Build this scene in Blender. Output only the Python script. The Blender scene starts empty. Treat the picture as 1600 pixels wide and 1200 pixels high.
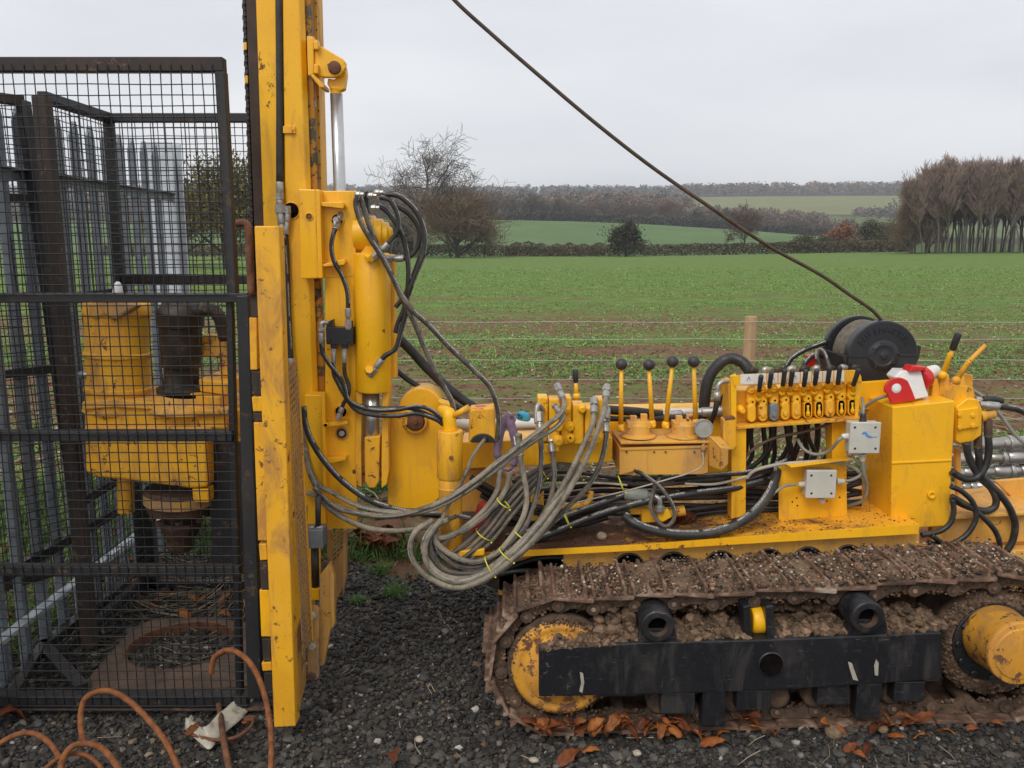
import bpy, bmesh, math, random
import numpy as np
from mathutils import Vector, Matrix
PI = math.pi
rnd = random.Random(7)
scene = bpy.context.scene
COL = scene.collection

# ------------------------------------------------------------ camera, sky, sun
PITCH = math.radians(9.4)
EYE = 1.6
FPX = 1300.0
cd = bpy.data.cameras.new("camera")
cam = bpy.data.objects.new("camera", cd)
COL.objects.link(cam)
cam.location = (0, 0, EYE)
cam.rotation_euler = (PI / 2 - PITCH, 0, 0)
cd.sensor_width = 36
cd.lens = 36 * FPX / 1600
cd.clip_start = 0.05
cd.clip_end = 6000
scene.camera = cam

SUN_EL, SUN_AZ = math.radians(48), math.radians(205)   # azimuth clockwise from +Y (north)
world = bpy.data.worlds.new("World")
scene.world = world
world.use_nodes = True
wn, wl = world.node_tree.nodes, world.node_tree.links
bg = wn["Background"]
sky = wn.new("ShaderNodeTexSky")
sky.sky_type = 'NISHITA'
sky.sun_disc = False
sky.sun_elevation = SUN_EL
sky.sun_rotation = SUN_AZ
sky.air_density = 1.0
sky.dust_density = 4.0
# an even layer of cloud over that sky: grey, faintly mottled
wtc = wn.new("ShaderNodeTexCoord")
wmap = wn.new("ShaderNodeMapping"); wmap.inputs['Scale'].default_value = (1.0, 1.0, 4.0)
wnoise = wn.new("ShaderNodeTexNoise"); wnoise.inputs['Scale'].default_value = 1.9
wnoise.inputs['Detail'].default_value = 5; wnoise.inputs['Roughness'].default_value = 0.45
wramp = wn.new("ShaderNodeValToRGB")
wramp.color_ramp.elements[0].position = 0.30; wramp.color_ramp.elements[0].color = (6.3, 6.5, 6.95, 1)
wramp.color_ramp.elements[1].position = 0.72; wramp.color_ramp.elements[1].color = (8.3, 8.35, 8.5, 1)
wmix = wn.new("ShaderNodeMixRGB"); wmix.inputs[0].default_value = 0.93
wl.new(wtc.outputs['Generated'], wmap.inputs['Vector'])
wl.new(wmap.outputs['Vector'], wnoise.inputs['Vector'])
wl.new(wnoise.outputs['Fac'], wramp.inputs[0])
wl.new(sky.outputs[0], wmix.inputs[1]); wl.new(wramp.outputs[0], wmix.inputs[2])
wl.new(wmix.outputs[0], bg.inputs['Color'])
bg.inputs['Strength'].default_value = 0.11

sd = bpy.data.lights.new("sun", 'SUN')
sd.energy = 1.5
sd.angle = math.radians(28)
sd.color = (1.0, 0.985, 0.95)
sun = bpy.data.objects.new("sun", sd)
COL.objects.link(sun)
sv = Vector((math.sin(SUN_AZ) * math.cos(SUN_EL), math.cos(SUN_AZ) * math.cos(SUN_EL), math.sin(SUN_EL)))
sun.rotation_euler = sv.to_track_quat('Z', 'Y').to_euler()
sun.location = (0, -3, 12)
scene.view_settings.view_transform = 'Standard'
scene.view_settings.look = 'None'
scene.view_settings.exposure = 0.14
scene.view_settings.gamma = 1

# ------------------------------------------------------------ measuring helpers
def at(px, py, Y):
    """point in the vertical plane at distance Y seen at photo pixel (px, py)"""
    cx, cy = (px - 800) / FPX, (600 - py) / FPX
    dy = math.cos(PITCH) + cy * math.sin(PITCH)
    dz = -math.sin(PITCH) + cy * math.cos(PITCH)
    t = Y / dy
    return Vector((cx * t, Y, EYE + dz * t))

def on_z(px, py, z=0.0):
    cx, cy = (px - 800) / FPX, (600 - py) / FPX
    dy = math.cos(PITCH) + cy * math.sin(PITCH)
    dz = -math.sin(PITCH) + cy * math.cos(PITCH)
    t = (z - EYE) / dz
    return Vector((cx * t, dy * t, z))

def mpp(Y, py=700):
    """metres per photo pixel there"""
    cy = (600 - py) / FPX
    return Y / (math.cos(PITCH) + cy * math.sin(PITCH)) / FPX

def sstep(a, b, x):
    t = np.clip((x - a) / (b - a), 0, 1)
    return t * t * (3 - 2 * t)

def gz(x, y):
    """height of the near ground"""
    x = np.asarray(x, float); y = np.asarray(y, float)
    near = -0.008 + 0.036 * np.clip(x + 0.3, 0, 3.0) * (1 - sstep(4.2, 9, y))
    und = 0.012 * np.sin(x * 1.7 + 0.6 * y) * np.sin(y * 1.3 + 1) * sstep(2.9, 3.6, y)
    far = 0.75 * sstep(20, 130, y) * sstep(10, 70, x)
    bank = 0.05 * sstep(4.0, 5.2, y)
    return near + und + far + bank

# ------------------------------------------------------------ object helpers
def tag(o, label=None, cat=None, group=None, kind=None):
    if label: o['label'] = label
    if cat: o['category'] = cat
    if group: o['group'] = group
    if kind: o['kind'] = kind
    return o

def empty(name, loc, label=None, cat=None, group=None, rz=0.0):
    o = bpy.data.objects.new(name, None)
    o.empty_display_size = 0.1
    COL.objects.link(o)
    o.location = loc
    o.rotation_euler = (0, 0, rz)
    o.matrix_world = Matrix.Translation(Vector(loc)) @ Matrix.Rotation(rz, 4, 'Z')
    return tag(o, label, cat, group)

WORLD_AT = {}      # object name -> world origin of its frame (no rotations used while building)
def origin_of(o):
    if o is None: return Vector((0, 0, 0))
    if o.name in WORLD_AT: return WORLD_AT[o.name]
    return Vector(o.location)

class MB:
    """collects shapes in world coordinates, then links them as ONE mesh object"""
    def __init__(s):
        s.v = []; s.f = []; s.uv = []; s.sm = []; s.mi = []; s.m = 0
    def face(s, idx, uv=None, smooth=False):
        s.f.append(tuple(idx)); s.uv.append(uv); s.sm.append(smooth); s.mi.append(s.m)
    def box(s, a, b):
        x0, y0, z0 = a; x1, y1, z1 = b
        n = len(s.v)
        s.v += [Vector(p) for p in ((x0,y0,z0),(x1,y0,z0),(x1,y1,z0),(x0,y1,z0),(x0,y0,z1),(x1,y0,z1),(x1,y1,z1),(x0,y1,z1))]
        for q in ((0,3,2,1),(4,5,6,7),(0,1,5,4),(1,2,6,5),(2,3,7,6),(3,0,4,7)):
            s.face([n+i for i in q])
        return s
    def prism(s, pts, d):
        n = len(s.v); k = len(pts); d = Vector(d)
        pts = [Vector(p) for p in pts]
        s.v += pts + [p + d for p in pts]
        s.face([n+i for i in range(k)])
        s.face([n+k+i for i in reversed(range(k))])
        for i in range(k):
            j = (i+1) % k
            s.face([n+i, n+k+i, n+k+j, n+j])
        return s
    def Q(s, poly, Y, dep):
        """prism whose front outline is given by photo pixels at distance Y"""
        return s.prism([at(x, y, Y) for x, y in poly], (0, dep, 0))
    def R(s, x0, y0, x1, y1, Y, dep):
        """upright box: front from pixel box at distance Y"""
        xm0 = at(x0, (y0+y1)/2, Y); xm1 = at(x1, (y0+y1)/2, Y)
        zt = at((x0+x1)/2, y0, Y).z; zb = at((x0+x1)/2, y1, Y).z
        return s.box((xm0.x, Y, zb), (xm1.x, Y+dep, zt))
    def ring(s, c, u, w, r, n, ph=0):
        k = len(s.v)
        s.v += [c + u*(math.cos(ph+2*PI*i/n)*r) + w*(math.sin(ph+2*PI*i/n)*r) for i in range(n)]
        return k
    def lathe(s, p, q, prof, n=24, cap=True):
        """prof: list of (t along p->q, radius)"""
        p = Vector(p); q = Vector(q); ax = (q-p); L = ax.length; ax.normalize()
        u = ax.orthogonal().normalized(); w = ax.cross(u)
        ks = [s.ring(p+ax*(t*L), u, w, r, n) for t, r in prof]
        for a, b in zip(ks, ks[1:]):
            for i in range(n):
                j = (i+1) % n
                s.face([a+i, a+j, b+j, b+i], smooth=(n > 8))
        if cap:
            s.face([ks[0]+i for i in reversed(range(n))]); s.face([ks[-1]+i for i in range(n)])
        return s
    def cyl(s, p, q, r, r2=None, n=20):
        r2 = r if r2 is None else r2
        return s.lathe(p, q, [(0, r), (1, r2)], n)
    def bolt(s, p, d, r, h=None, n=6):
        h = h or r*0.9
        d = Vector(d).normalized()
        return s.lathe(p, Vector(p)+d*h, [(0, r), (0.75, r), (1, r*0.82)], n)
    def ball(s, c, r, nu=16, nv=10, sc=(1,1,1)):
        c = Vector(c); k = len(s.v)
        for j in range(1, nv):
            th = PI*j/nv
            for i in range(nu):
                ph = 2*PI*i/nu
                s.v.append(c + Vector((r*sc[0]*math.sin(th)*math.cos(ph), r*sc[1]*math.sin(th)*math.sin(ph), r*sc[2]*math.cos(th))))
        t = len(s.v); s.v.append(c+Vector((0,0,r*sc[2]))); b = len(s.v); s.v.append(c-Vector((0,0,r*sc[2])))
        for j in range(nv-2):
            for i in range(nu):
                i2 = (i+1) % nu
                s.face([k+j*nu+i, k+(j+1)*nu+i, k+(j+1)*nu+i2, k+j*nu+i2], smooth=True)
        for i in range(nu):
            i2 = (i+1) % nu
            s.face([t, k+i, k+i2], smooth=True)
            s.face([b, k+(nv-2)*nu+i2, k+(nv-2)*nu+i], smooth=True)
        return s
    def tube(s, pts, r, n=10, cap=True, smooth=True):
        """r: number or list"""
        pts = [Vector(p) for p in pts]
        m = len(pts)
        rs = r if isinstance(r, (list, tuple)) else [r]*m
        T = []
        for i in range(m):
            a = pts[max(0, i-1)]; b = pts[min(m-1, i+1)]
            t = (b-a)
            T.append(t.normalized() if t.length > 1e-9 else Vector((0,0,1)))
        u = T[0].cross(Vector((0.13, -1, 0.21)))
        if u.length < 1e-3: u = T[0].orthogonal()
        u.normalize()
        ks = []; d = 0; ds = []
        for i in range(m):
            if i:
                u = (u - T[i]*u.dot(T[i])).normalized()
                d += (pts[i]-pts[i-1]).length
            w = T[i].cross(u)
            ks.append(s.ring(pts[i], u, w, rs[i], n)); ds.append(d)
        for q in range(m-1):
            a, b = ks[q], ks[q+1]
            for i in range(n):
                j = (i+1) % n
                s.face([a+i, a+j, b+j, b+i],
                       uv=((ds[q], i/n), (ds[q], (i+1)/n), (ds[q+1], (i+1)/n), (ds[q+1], i/n)), smooth=smooth)
        if cap:
            s.face([ks[0]+i for i in reversed(range(n))]); s.face([ks[-1]+i for i in range(n)])
        return s
    def bar(s, p, q, w, h=None, up=(0,0,1)):
        """rectangular bar from p to q, width w (sideways) and height h (along up)"""
        h = h or w
        p = Vector(p); q = Vector(q); a = (q-p).normalized()
        up = Vector(up); side = a.cross(up)
        if side.length < 1e-4: up = Vector((0,1,0)); side = a.cross(up)
        side.normalize(); up = side.cross(a).normalized()
        n = len(s.v)
        for c in (p, q):
            for sx, sy in ((-1,-1),(1,-1),(1,1),(-1,1)):
                s.v.append(c + side*(sx*w/2) + up*(sy*h/2))
        for f in ((0,3,2,1),(4,5,6,7),(0,1,5,4),(1,2,6,5),(2,3,7,6),(3,0,4,7)):
            s.face([n+i for i in f])
        return s
    def build(s, name, mat, parent=None, bevel=0.0, seg=2, fix=True, origin=None, kind=None, label=None):
        if origin is None:
            vs = np.array([tuple(v) for v in s.v])
            lo, hi = vs.min(0), vs.max(0)
            c = (lo+hi)/2
            origin = Vector((c[0], c[1], lo[2] if parent is None else c[2]))
        else:
            origin = Vector(origin)
        me = bpy.data.meshes.new(name)
        me.from_pydata([v - origin for v in s.v], [], s.f)
        if any(u is not None for u in s.uv):
            lay = me.uv_layers.new(name='UVMap')
            arr = []
            for f, u in zip(s.f, s.uv):
                arr += [c for t in (u or [(0, 0)]*len(f)) for c in t]
            lay.data.foreach_set('uv', arr)
        me.polygons.foreach_set('use_smooth', s.sm)
        me.polygons.foreach_set('material_index', s.mi)
        if fix:
            bm = bmesh.new(); bm.from_mesh(me)
            bmesh.ops.recalc_face_normals(bm, faces=bm.faces)
            bm.to_mesh(me); bm.free()
        me.update()
        o = bpy.data.objects.new(name, me)
        COL.objects.link(o)
        for m_ in (mat if isinstance(mat, (list, tuple)) else [mat]):
            me.materials.append(m_)
        WORLD_AT[o.name] = origin
        if parent is not None:
            o.parent = parent
            o.location = origin - origin_of(parent)
        else:
            o.location = origin
        if bevel:
            b = o.modifiers.new('bevel', 'BEVEL'); b.width = bevel; b.segments = seg
            b.limit_method = 'ANGLE'; b.angle_limit = math.radians(40)
            b.harden_normals = False
        return tag(o, label, None, None, kind)

def np_object(name, V, F, mat, parent=None, tint=None, smooth=False, kind=None, origin=None):
    """fast mesh from arrays (F: n x k)"""
    V = np.asarray(V, dtype=np.float64)
    if origin is None: origin = Vector((0, 0, 0))
    origin = Vector(origin)
    V = V - np.array(origin)
    F = np.asarray(F, dtype=np.int32)
    me = bpy.data.meshes.new(name)
    me.vertices.add(len(V)); me.vertices.foreach_set('co', V.astype(np.float32).ravel())
    n, k = F.shape
    me.loops.add(n*k); me.loops.foreach_set('vertex_index', F.ravel())
    me.polygons.add(n)
    me.polygons.foreach_set('loop_start', np.arange(0, n*k, k, dtype=np.int32))
    me.polygons.foreach_set('loop_total', np.full(n, k, dtype=np.int32))
    me.polygons.foreach_set('use_smooth', np.full(n, smooth))
    me.update(calc_edges=True)
    if tint is not None:
        t = np.asarray(tint, dtype=np.float32)
        if t.ndim == 1: t = np.stack([t, t, t], 1)
        a = me.color_attributes.new('tint', 'FLOAT_COLOR', 'POINT')
        a.data.foreach_set('color', np.concatenate([t, np.ones((len(t), 1), np.float32)], 1).ravel())
    o = bpy.data.objects.new(name, me)
    COL.objects.link(o)
    me.materials.append(mat)
    WORLD_AT[o.name] = origin
    if parent is not None:
        o.parent = parent; o.location = origin - origin_of(parent)
    else:
        o.location = origin
    return tag(o, kind=kind)

def spline(pts, sub=8):
    """Catmull-Rom through the points"""
    P = [Vector(p) for p in pts]
    if len(P) < 3: return P
    P = [P[0]*2-P[1]] + P + [P[-1]*2-P[-2]]
    out = []
    for i in range(1, len(P)-2):
        a, b, c, d = P[i-1], P[i], P[i+1], P[i+2]
        for k in range(sub):
            t = k/sub
            out.append(0.5*((2*b) + (c-a)*t + (2*a-5*b+4*c-d)*t*t + (3*b-a-3*c+d)*t**3))
    out.append(P[-2])
    return out

def copy_tree(o, parent=None, name=None):
    c = o.copy()
    COL.objects.link(c)
    c.parent = parent
    for ch in list(o.children):
        copy_tree(ch, c)
    return c

# ------------------------------------------------------------ material helpers
def newmat(name):
    m = bpy.data.materials.new(name); m.use_nodes = True
    nt = m.node_tree
    return m, nt.nodes, nt.links, nt.nodes['Principled BSDF']

def coords(N, L, rand=True, kind='Object'):
    tc = N.new('ShaderNodeTexCoord')
    if not rand: return tc.outputs[kind]
    oi = N.new('ShaderNodeObjectInfo')
    mul = N.new('ShaderNodeVectorMath'); mul.operation = 'SCALE'; mul.inputs['Scale'].default_value = 37.0
    comb = N.new('ShaderNodeCombineXYZ')
    for i in range(3): L.new(oi.outputs['Random'], comb.inputs[i])
    L.new(comb.outputs[0], mul.inputs[0])
    add = N.new('ShaderNodeVectorMath'); add.operation = 'ADD'
    L.new(tc.outputs[kind], add.inputs[0]); L.new(mul.outputs[0], add.inputs[1])
    return add.outputs[0]

def noise(N, L, vec, scale, detail=4, rough=0.55, dist=0.0):
    n = N.new('ShaderNodeTexNoise')
    n.inputs['Scale'].default_value = scale; n.inputs['Detail'].default_value = detail
    n.inputs['Roughness'].default_value = rough; n.inputs['Distortion'].default_value = dist
    L.new(vec, n.inputs['Vector'])
    return n.outputs['Fac']

def ramp(N, L, fac, stops, interp='LINEAR'):
    r = N.new('ShaderNodeValToRGB'); r.color_ramp.interpolation = interp
    e = r.color_ramp.elements
    while len(e) < len(stops): e.new(0.5)
    for i, (p, c) in enumerate(stops):
        e[i].position = p
        e[i].color = (c, c, c, 1) if isinstance(c, (int, float)) else (*c, 1)
    L.new(fac, r.inputs[0])
    return r.outputs[0]

def mix(N, L, f, a, b, mode='MIX'):
    m = N.new('ShaderNodeMixRGB'); m.blend_type = mode
    for i, v in ((0, f), (1, a), (2, b)):
        if isinstance(v, (int, float)): m.inputs[i].default_value = v if i == 0 else (v, v, v, 1)
        elif isinstance(v, tuple): m.inputs[i].default_value = (*v, 1)
        else: L.new(v, m.inputs[i])
    return m.outputs[0]

def bump(N, L, h, strength, dist=0.002, prev=None):
    b = N.new('ShaderNodeBump'); b.inputs['Strength'].default_value = strength
    b.inputs['Distance'].default_value = dist
    L.new(h, b.inputs['Height'])
    if prev is not None: L.new(prev, b.inputs['Normal'])
    return b.outputs[0]

def stretch(N, L, vec, sc):
    m = N.new('ShaderNodeMapping'); m.inputs['Scale'].default_value = sc
    L.new(vec, m.inputs['Vector'])
    return m.outputs[0]

def paint(name, base, dark, chip, chip_at=0.66, dirt=(0.10, 0.065, 0.035), dirt_at=0.62, dirt_amt=0.55,
          rough=0.42, sc=1.0, peel=0.25, spec=0.5, scratch=None):
    """worn gloss paint: slow tone change, specks and chips to bare/rusty metal, washed-on dirt"""
    m, N, L, B = newmat(name)
    v = coords(N, L)
    t1 = noise(N, L, v, 3.2*sc, 5, 0.6)
    c = mix(N, L, ramp(N, L, t1, [(0.35, 0.0), (0.7, 1.0)]), base, dark)
    # dirt runs and stains
    vs = stretch(N, L, v, (1.0, 1.0, 0.35))
    d1 = noise(N, L, vs, 9*sc, 8, 0.72, 0.6)
    dm = ramp(N, L, d1, [(dirt_at-0.06, 0.0), (dirt_at+0.10, dirt_amt)])
    c = mix(N, L, dm, c, dirt)
    # sun-faded, chalky areas and thin oily runs
    fd = ramp(N, L, noise(N, L, v, 1.7*sc, 6, 0.7, 0.4), [(0.50, 0.0), (0.68, 0.20)])
    c = mix(N, L, fd, c, tuple(min(1.0, 0.85*q+0.09) for q in base) if max(base) > 0.2 else tuple(q*1.8+0.01 for q in base))
    rn = ramp(N, L, noise(N, L, stretch(N, L, v, (1.0, 1.0, 0.05)), 34*sc, 5, 0.7), [(0.56, 0.0), (0.70, 0.38)])
    rn = mix(N, L, 1.0, rn, ramp(N, L, t1, [(0.42, 0.0), (0.6, 1.0)]), 'MULTIPLY')
    c = mix(N, L, rn, c, dirt)
    # fine dust speckle
    d2 = noise(N, L, v, 160*sc, 3, 0.6)
    c = mix(N, L, ramp(N, L, d2, [(0.60, 0.0), (0.74, 0.35)]), c, dirt)
    # chips
    k1 = noise(N, L, v, 26*sc, 6, 0.75, 0.3)
    k2 = noise(N, L, v, 5*sc, 3, 0.5)
    k = N.new('ShaderNodeMath'); k.operation = 'MULTIPLY_ADD'
    L.new(k2, k.inputs[0]); k.inputs[1].default_value = 0.35; L.new(k1, k.inputs[2])
    km = ramp(N, L, k.outputs[0], [(chip_at+0.155, 0.0), (chip_at+0.185, 1.0)])
    c = mix(N, L, km, c, chip)
    if scratch:
        s1 = noise(N, L, stretch(N, L, v, (2.2, 9, 34)), 5.0, 7, 0.8, 1.2)
        s2 = noise(N, L, stretch(N, L, v, (30, 9, 2.5)), 3.0, 6, 0.8, 1.5)
        for s_, lo in ((s1, 0.635), (s2, 0.655)):
            c = mix(N, L, ramp(N, L, s_, [(lo, 0.0), (lo+0.012, 0.75), (lo+0.03, 0.9)]), c, scratch)
    L.new(c, B.inputs['Base Color'])
    r = mix(N, L, dm, rough, 0.85)
    r = mix(N, L, km, r, 0.8)
    L.new(r, B.inputs['Roughness'])
    b = bump(N, L, noise(N, L, v, 45*sc, 4, 0.6), peel, 0.0015)
    b = bump(N, L, km, -0.35, 0.001, b)
    L.new(b, B.inputs['Normal'])
    B.inputs['Specular IOR Level'].default_value = spec
    return m

def plain(name, stops, scale=10, rough=0.6, metal=0.0, bmp=0.2, bdist=0.002, detail=6, bscale=None, spec=0.5, rr=None, st=None, rand=True):
    m, N, L, B = newmat(name)
    v = coords(N, L, rand)
    if st: v = stretch(N, L, v, st)
    f = noise(N, L, v, scale, detail, 0.65, 0.2)
    L.new(ramp(N, L, f, stops), B.inputs['Base Color'])
    B.inputs['Metallic'].default_value = metal
    B.inputs['Specular IOR Level'].default_value = spec
    if rr: L.new(ramp(N, L, noise(N, L, v, scale*2.3, 4), [(0.3, rr[0]), (0.7, rr[1])]), B.inputs['Roughness'])
    else: B.inputs['Roughness'].default_value = rough
    if bmp: L.new(bump(N, L, noise(N, L, v, bscale or scale*4, 5), bmp, bdist), B.inputs['Normal'])
    return m

def tinted(name, stops, scale=6, rough=0.8, bmp=0.3, bdist=0.003, trans=0.0, spec=0.3, bscale=60):
    """like plain, multiplied by each piece's own tint"""
    m, N, L, B = newmat(name)
    v = coords(N, L, False)
    f = noise(N, L, v, scale, 5, 0.6)
    c = ramp(N, L, f, stops)
    a = N.new('ShaderNodeVertexColor'); a.layer_name = 'tint'
    c = mix(N, L, 1.0, c, a.outputs['Color'], 'MULTIPLY')
    L.new(c, B.inputs['Base Color'])
    B.inputs['Roughness'].default_value = rough
    B.inputs['Specular IOR Level'].default_value = spec
    if bmp: L.new(bump(N, L, noise(N, L, v, bscale, 4), bmp, bdist), B.inputs['Normal'])
    if trans:
        out = N['Material Output']
        tr = N.new('ShaderNodeBsdfTranslucent'); L.new(c, tr.inputs['Color'])
        ms = N.new('ShaderNodeMixShader'); ms.inputs[0].default_value = trans
        L.new(B.outputs[0], ms.inputs[1]); L.new(tr.outputs[0], ms.inputs[2]); L.new(ms.outputs[0], out.inputs['Surface'])
    return m
# ------------------------------------------------------------ materials
YEL = (0.93, 0.485, 0.008)
YELD = (0.84, 0.405, 0.008)
RUST = (0.16, 0.055, 0.02)
M = {}
M['yellow'] = paint('yellow_paint', YEL, YELD, RUST, chip_at=0.685, dirt=(0.30, 0.14, 0.04), dirt_at=0.60, dirt_amt=0.5, rough=0.36)
M['yellow_worn'] = paint('worn_yellow_paint', (0.87, 0.44, 0.012), (0.76, 0.35, 0.016), (0.17, 0.07, 0.03), chip_at=0.63,
                         dirt=(0.34, 0.16, 0.06), dirt_at=0.54, dirt_amt=0.7, rough=0.5)
M['yellow_dusty'] = paint('dusty_yellow_paint', (0.76, 0.38, 0.045), (0.66, 0.33, 0.07), (0.13, 0.05, 0.025), chip_at=0.67,
                          dirt=(0.34, 0.19, 0.09), dirt_at=0.53, dirt_amt=0.7, rough=0.6)
M['yellow_mud'] = paint('muddy_yellow_paint', (0.56, 0.28, 0.035), (0.42, 0.23, 0.08), (0.20, 0.09, 0.045), chip_at=0.64,
                        dirt=(0.30, 0.185, 0.10), dirt_at=0.48, dirt_amt=0.85, rough=0.75)
M['deck'] = paint('deck_paint', (0.62, 0.25, 0.015), (0.50, 0.21, 0.03), (0.10, 0.045, 0.02), chip_at=0.60,
                  dirt=(0.13, 0.06, 0.028), dirt_at=0.48, dirt_amt=0.85, rough=0.6)
M['black'] = paint('black_paint', (0.007, 0.0075, 0.010), (0.013, 0.013, 0.015), (0.09, 0.07, 0.055), chip_at=0.69,
                   dirt=(0.075, 0.062, 0.05), dirt_at=0.56, dirt_amt=0.5, rough=0.42, scratch=(0.17, 0.165, 0.15))
M['black_clean'] = paint('black_cast_paint', (0.016, 0.017, 0.02), (0.024, 0.024, 0.027), (0.07, 0.06, 0.05), chip_at=0.68,
                   dirt=(0.06, 0.05, 0.04), dirt_at=0.64, dirt_amt=0.35, rough=0.36)
M['cage'] = paint('cage_black_paint', (0.012, 0.012, 0.014), (0.02, 0.02, 0.022), (0.08, 0.05, 0.03), chip_at=0.61,
                  dirt=(0.055, 0.04, 0.028), dirt_at=0.60, dirt_amt=0.5, rough=0.5)
M['cage_rust'] = paint('rusted_cage_paint', (0.032, 0.021, 0.016), (0.018, 0.016, 0.015), (0.13, 0.075, 0.04), chip_at=0.62,
                  dirt=(0.075, 0.042, 0.026), dirt_at=0.52, dirt_amt=0.7, rough=0.7)
M['wire_mesh'] = plain('mesh_wire', [(0.3, (0.010, 0.010, 0.011)), (0.66, (0.018, 0.016, 0.015)), (0.82, (0.07, 0.04, 0.022))], 14, 0.5, bmp=0)
M['rust'] = plain('rust', [(0.3, (0.06, 0.026, 0.015)), (0.5, (0.15, 0.06, 0.028)), (0.75, (0.25, 0.11, 0.05))], 22, 0.85, bmp=0.5)
M['rebar'] = plain('rusty_bar', [(0.3, (0.09, 0.030, 0.012)), (0.5, (0.20, 0.066, 0.018)), (0.75, (0.31, 0.115, 0.034))], 45, 0.85, bmp=0.6)
M['darksteel'] = plain('greasy_steel', [(0.3, (0.018, 0.015, 0.012)), (0.55, (0.05, 0.038, 0.028)), (0.8, (0.13, 0.09, 0.06))], 16, 0.5, 0.3, bmp=0.4)
M['steel'] = plain('zinc_fitting', [(0.3, (0.28, 0.27, 0.25)), (0.7, (0.52, 0.50, 0.46))], 60, 0.4, 0.65, bmp=0.2, rr=(0.28, 0.55))
M['chrome'] = plain('chromed_rod', [(0.3, (0.50, 0.50, 0.50)), (0.7, (0.62, 0.62, 0.61))], 30, 0.28, 0.85, bmp=0.0)
M['galv'] = plain('galvanised_steel', [(0.3, (0.14, 0.16, 0.18)), (0.7, (0.25, 0.28, 0.31))], 18, 0.55, 0.2, bmp=0.1, rr=(0.45, 0.7))
M['galv_bright'] = plain('galvanised_rail', [(0.3, (0.42, 0.46, 0.50)), (0.7, (0.6, 0.63, 0.66))], 18, 0.5, 0.2, bmp=0.1)
M['rubber'] = plain('black_rubber', [(0.35, (0.014, 0.014, 0.014)), (0.7, (0.035, 0.033, 0.03))], 20, 0.5, bmp=0.2, rr=(0.4, 0.7))
M['cable_grey'] = plain('grey_cable', [(0.3, (0.30, 0.26, 0.20)), (0.7, (0.46, 0.42, 0.34))], 25, 0.6, bmp=0.1)
M['cable_green'] = plain('greenish_cable', [(0.3, (0.19, 0.20, 0.16)), (0.7, (0.28, 0.29, 0.24))], 25, 0.5, bmp=0.1)
M['cable_brown'] = plain('brown_cable', [(0.3, (0.06, 0.035, 0.022)), (0.7, (0.14, 0.085, 0.05))], 25, 0.6, bmp=0.1)
M['grey_plastic'] = plain('grey_enclosure', [(0.3, (0.47, 0.45, 0.38)), (0.7, (0.58, 0.56, 0.49))], 8, 0.45, bmp=0.05)
M['white_plastic'] = plain('white_plastic', [(0.3, (0.62, 0.60, 0.56)), (0.7, (0.76, 0.74, 0.71))], 12, 0.35, bmp=0.05)
M['white_worn'] = paint('worn_white_plate', (0.80, 0.76, 0.69), (0.70, 0.65, 0.57), (0.35, 0.13, 0.05), chip_at=0.64, dirt=(0.4, 0.3, 0.2), rough=0.5)
M['red_plastic'] = plain('red_plastic', [(0.3, (0.50, 0.015, 0.015)), (0.7, (0.66, 0.03, 0.025))], 8, 0.35, bmp=0.05)
M['hole'] = plain('hollow_shade_black', [(0.4, (0.004, 0.004, 0.004)), (0.6, (0.01, 0.008, 0.007))], 8, 0.95, bmp=0, spec=0.0)  # near-black colour that paints the shade inside holes onto solid discs
M['mud'] = tinted('dried_mud', [(0.3, (0.62, 0.62, 0.62)), (0.7, (1.25, 1.2, 1.1))], 40, 0.95, 0.6, 0.004, bscale=180)
M['mudplain'] = plain('mud_caked_steel', [(0.28, (0.030, 0.018, 0.012)), (0.5, (0.085, 0.052, 0.033)), (0.62, (0.13, 0.078, 0.045)), (0.8, (0.21, 0.12, 0.07))], 16, 0.85, bmp=0.7, bdist=0.004)
M['shoe'] = plain('mud_caked_shoe', [(0.32, (0.045, 0.026, 0.018)), (0.48, (0.13, 0.072, 0.045)), (0.56, (0.22, 0.13, 0.085)), (0.68, (0.36, 0.28, 0.21))], 11, 0.75, bmp=0.8, bdist=0.004)
M['wood'] = plain('weathered_post', [(0.3, (0.30, 0.185, 0.09)), (0.7, (0.48, 0.32, 0.17))], 30, 0.8, bmp=0.4, st=(1, 1, 0.08))
M['stones'] = tinted('gravel_stone', [(0.3, (0.7, 0.7, 0.7)), (0.7, (1.25, 1.25, 1.25))], 60, 0.7, 0.5, 0.002, spec=0.35, bscale=220)
M['leaf'] = tinted('dry_leaf', [(0.3, (0.7, 0.7, 0.7)), (0.7, (1.25, 1.2, 1.15))], 50, 0.6, 0.4, 0.002, trans=0.15)
M['crop'] = tinted('green_leaf', [(0.3, (0.8, 0.8, 0.8)), (0.7, (1.2, 1.2, 1.15))], 3, 0.55, 0, trans=0.25)
M['straw'] = tinted('straw', [(0.3, (0.8, 0.8, 0.8)), (0.7, (1.2, 1.2, 1.15))], 9, 0.7, 0)
M['twig'] = tinted('bark_and_twig', [(0.3, (0.8, 0.8, 0.8)), (0.7, (1.2, 1.2, 1.2))], 1.5, 0.9, 0)
M['wire'] = plain('fence_wire', [(0.3, (0.50, 0.52, 0.50)), (0.7, (0.68, 0.70, 0.68))], 5, 0.5, 0.3, bmp=0)
M['rope'] = plain('steel_rope', [(0.3, (0.05, 0.034, 0.022)), (0.7, (0.12, 0.085, 0.055))], 30, 0.55, 0.3, bmp=0.3)
M['tie'] = plain('yellow_cable_tie', [(0.3, (0.6, 0.55, 0.03)), (0.7, (0.75, 0.7, 0.06))], 8, 0.4, bmp=0)

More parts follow.
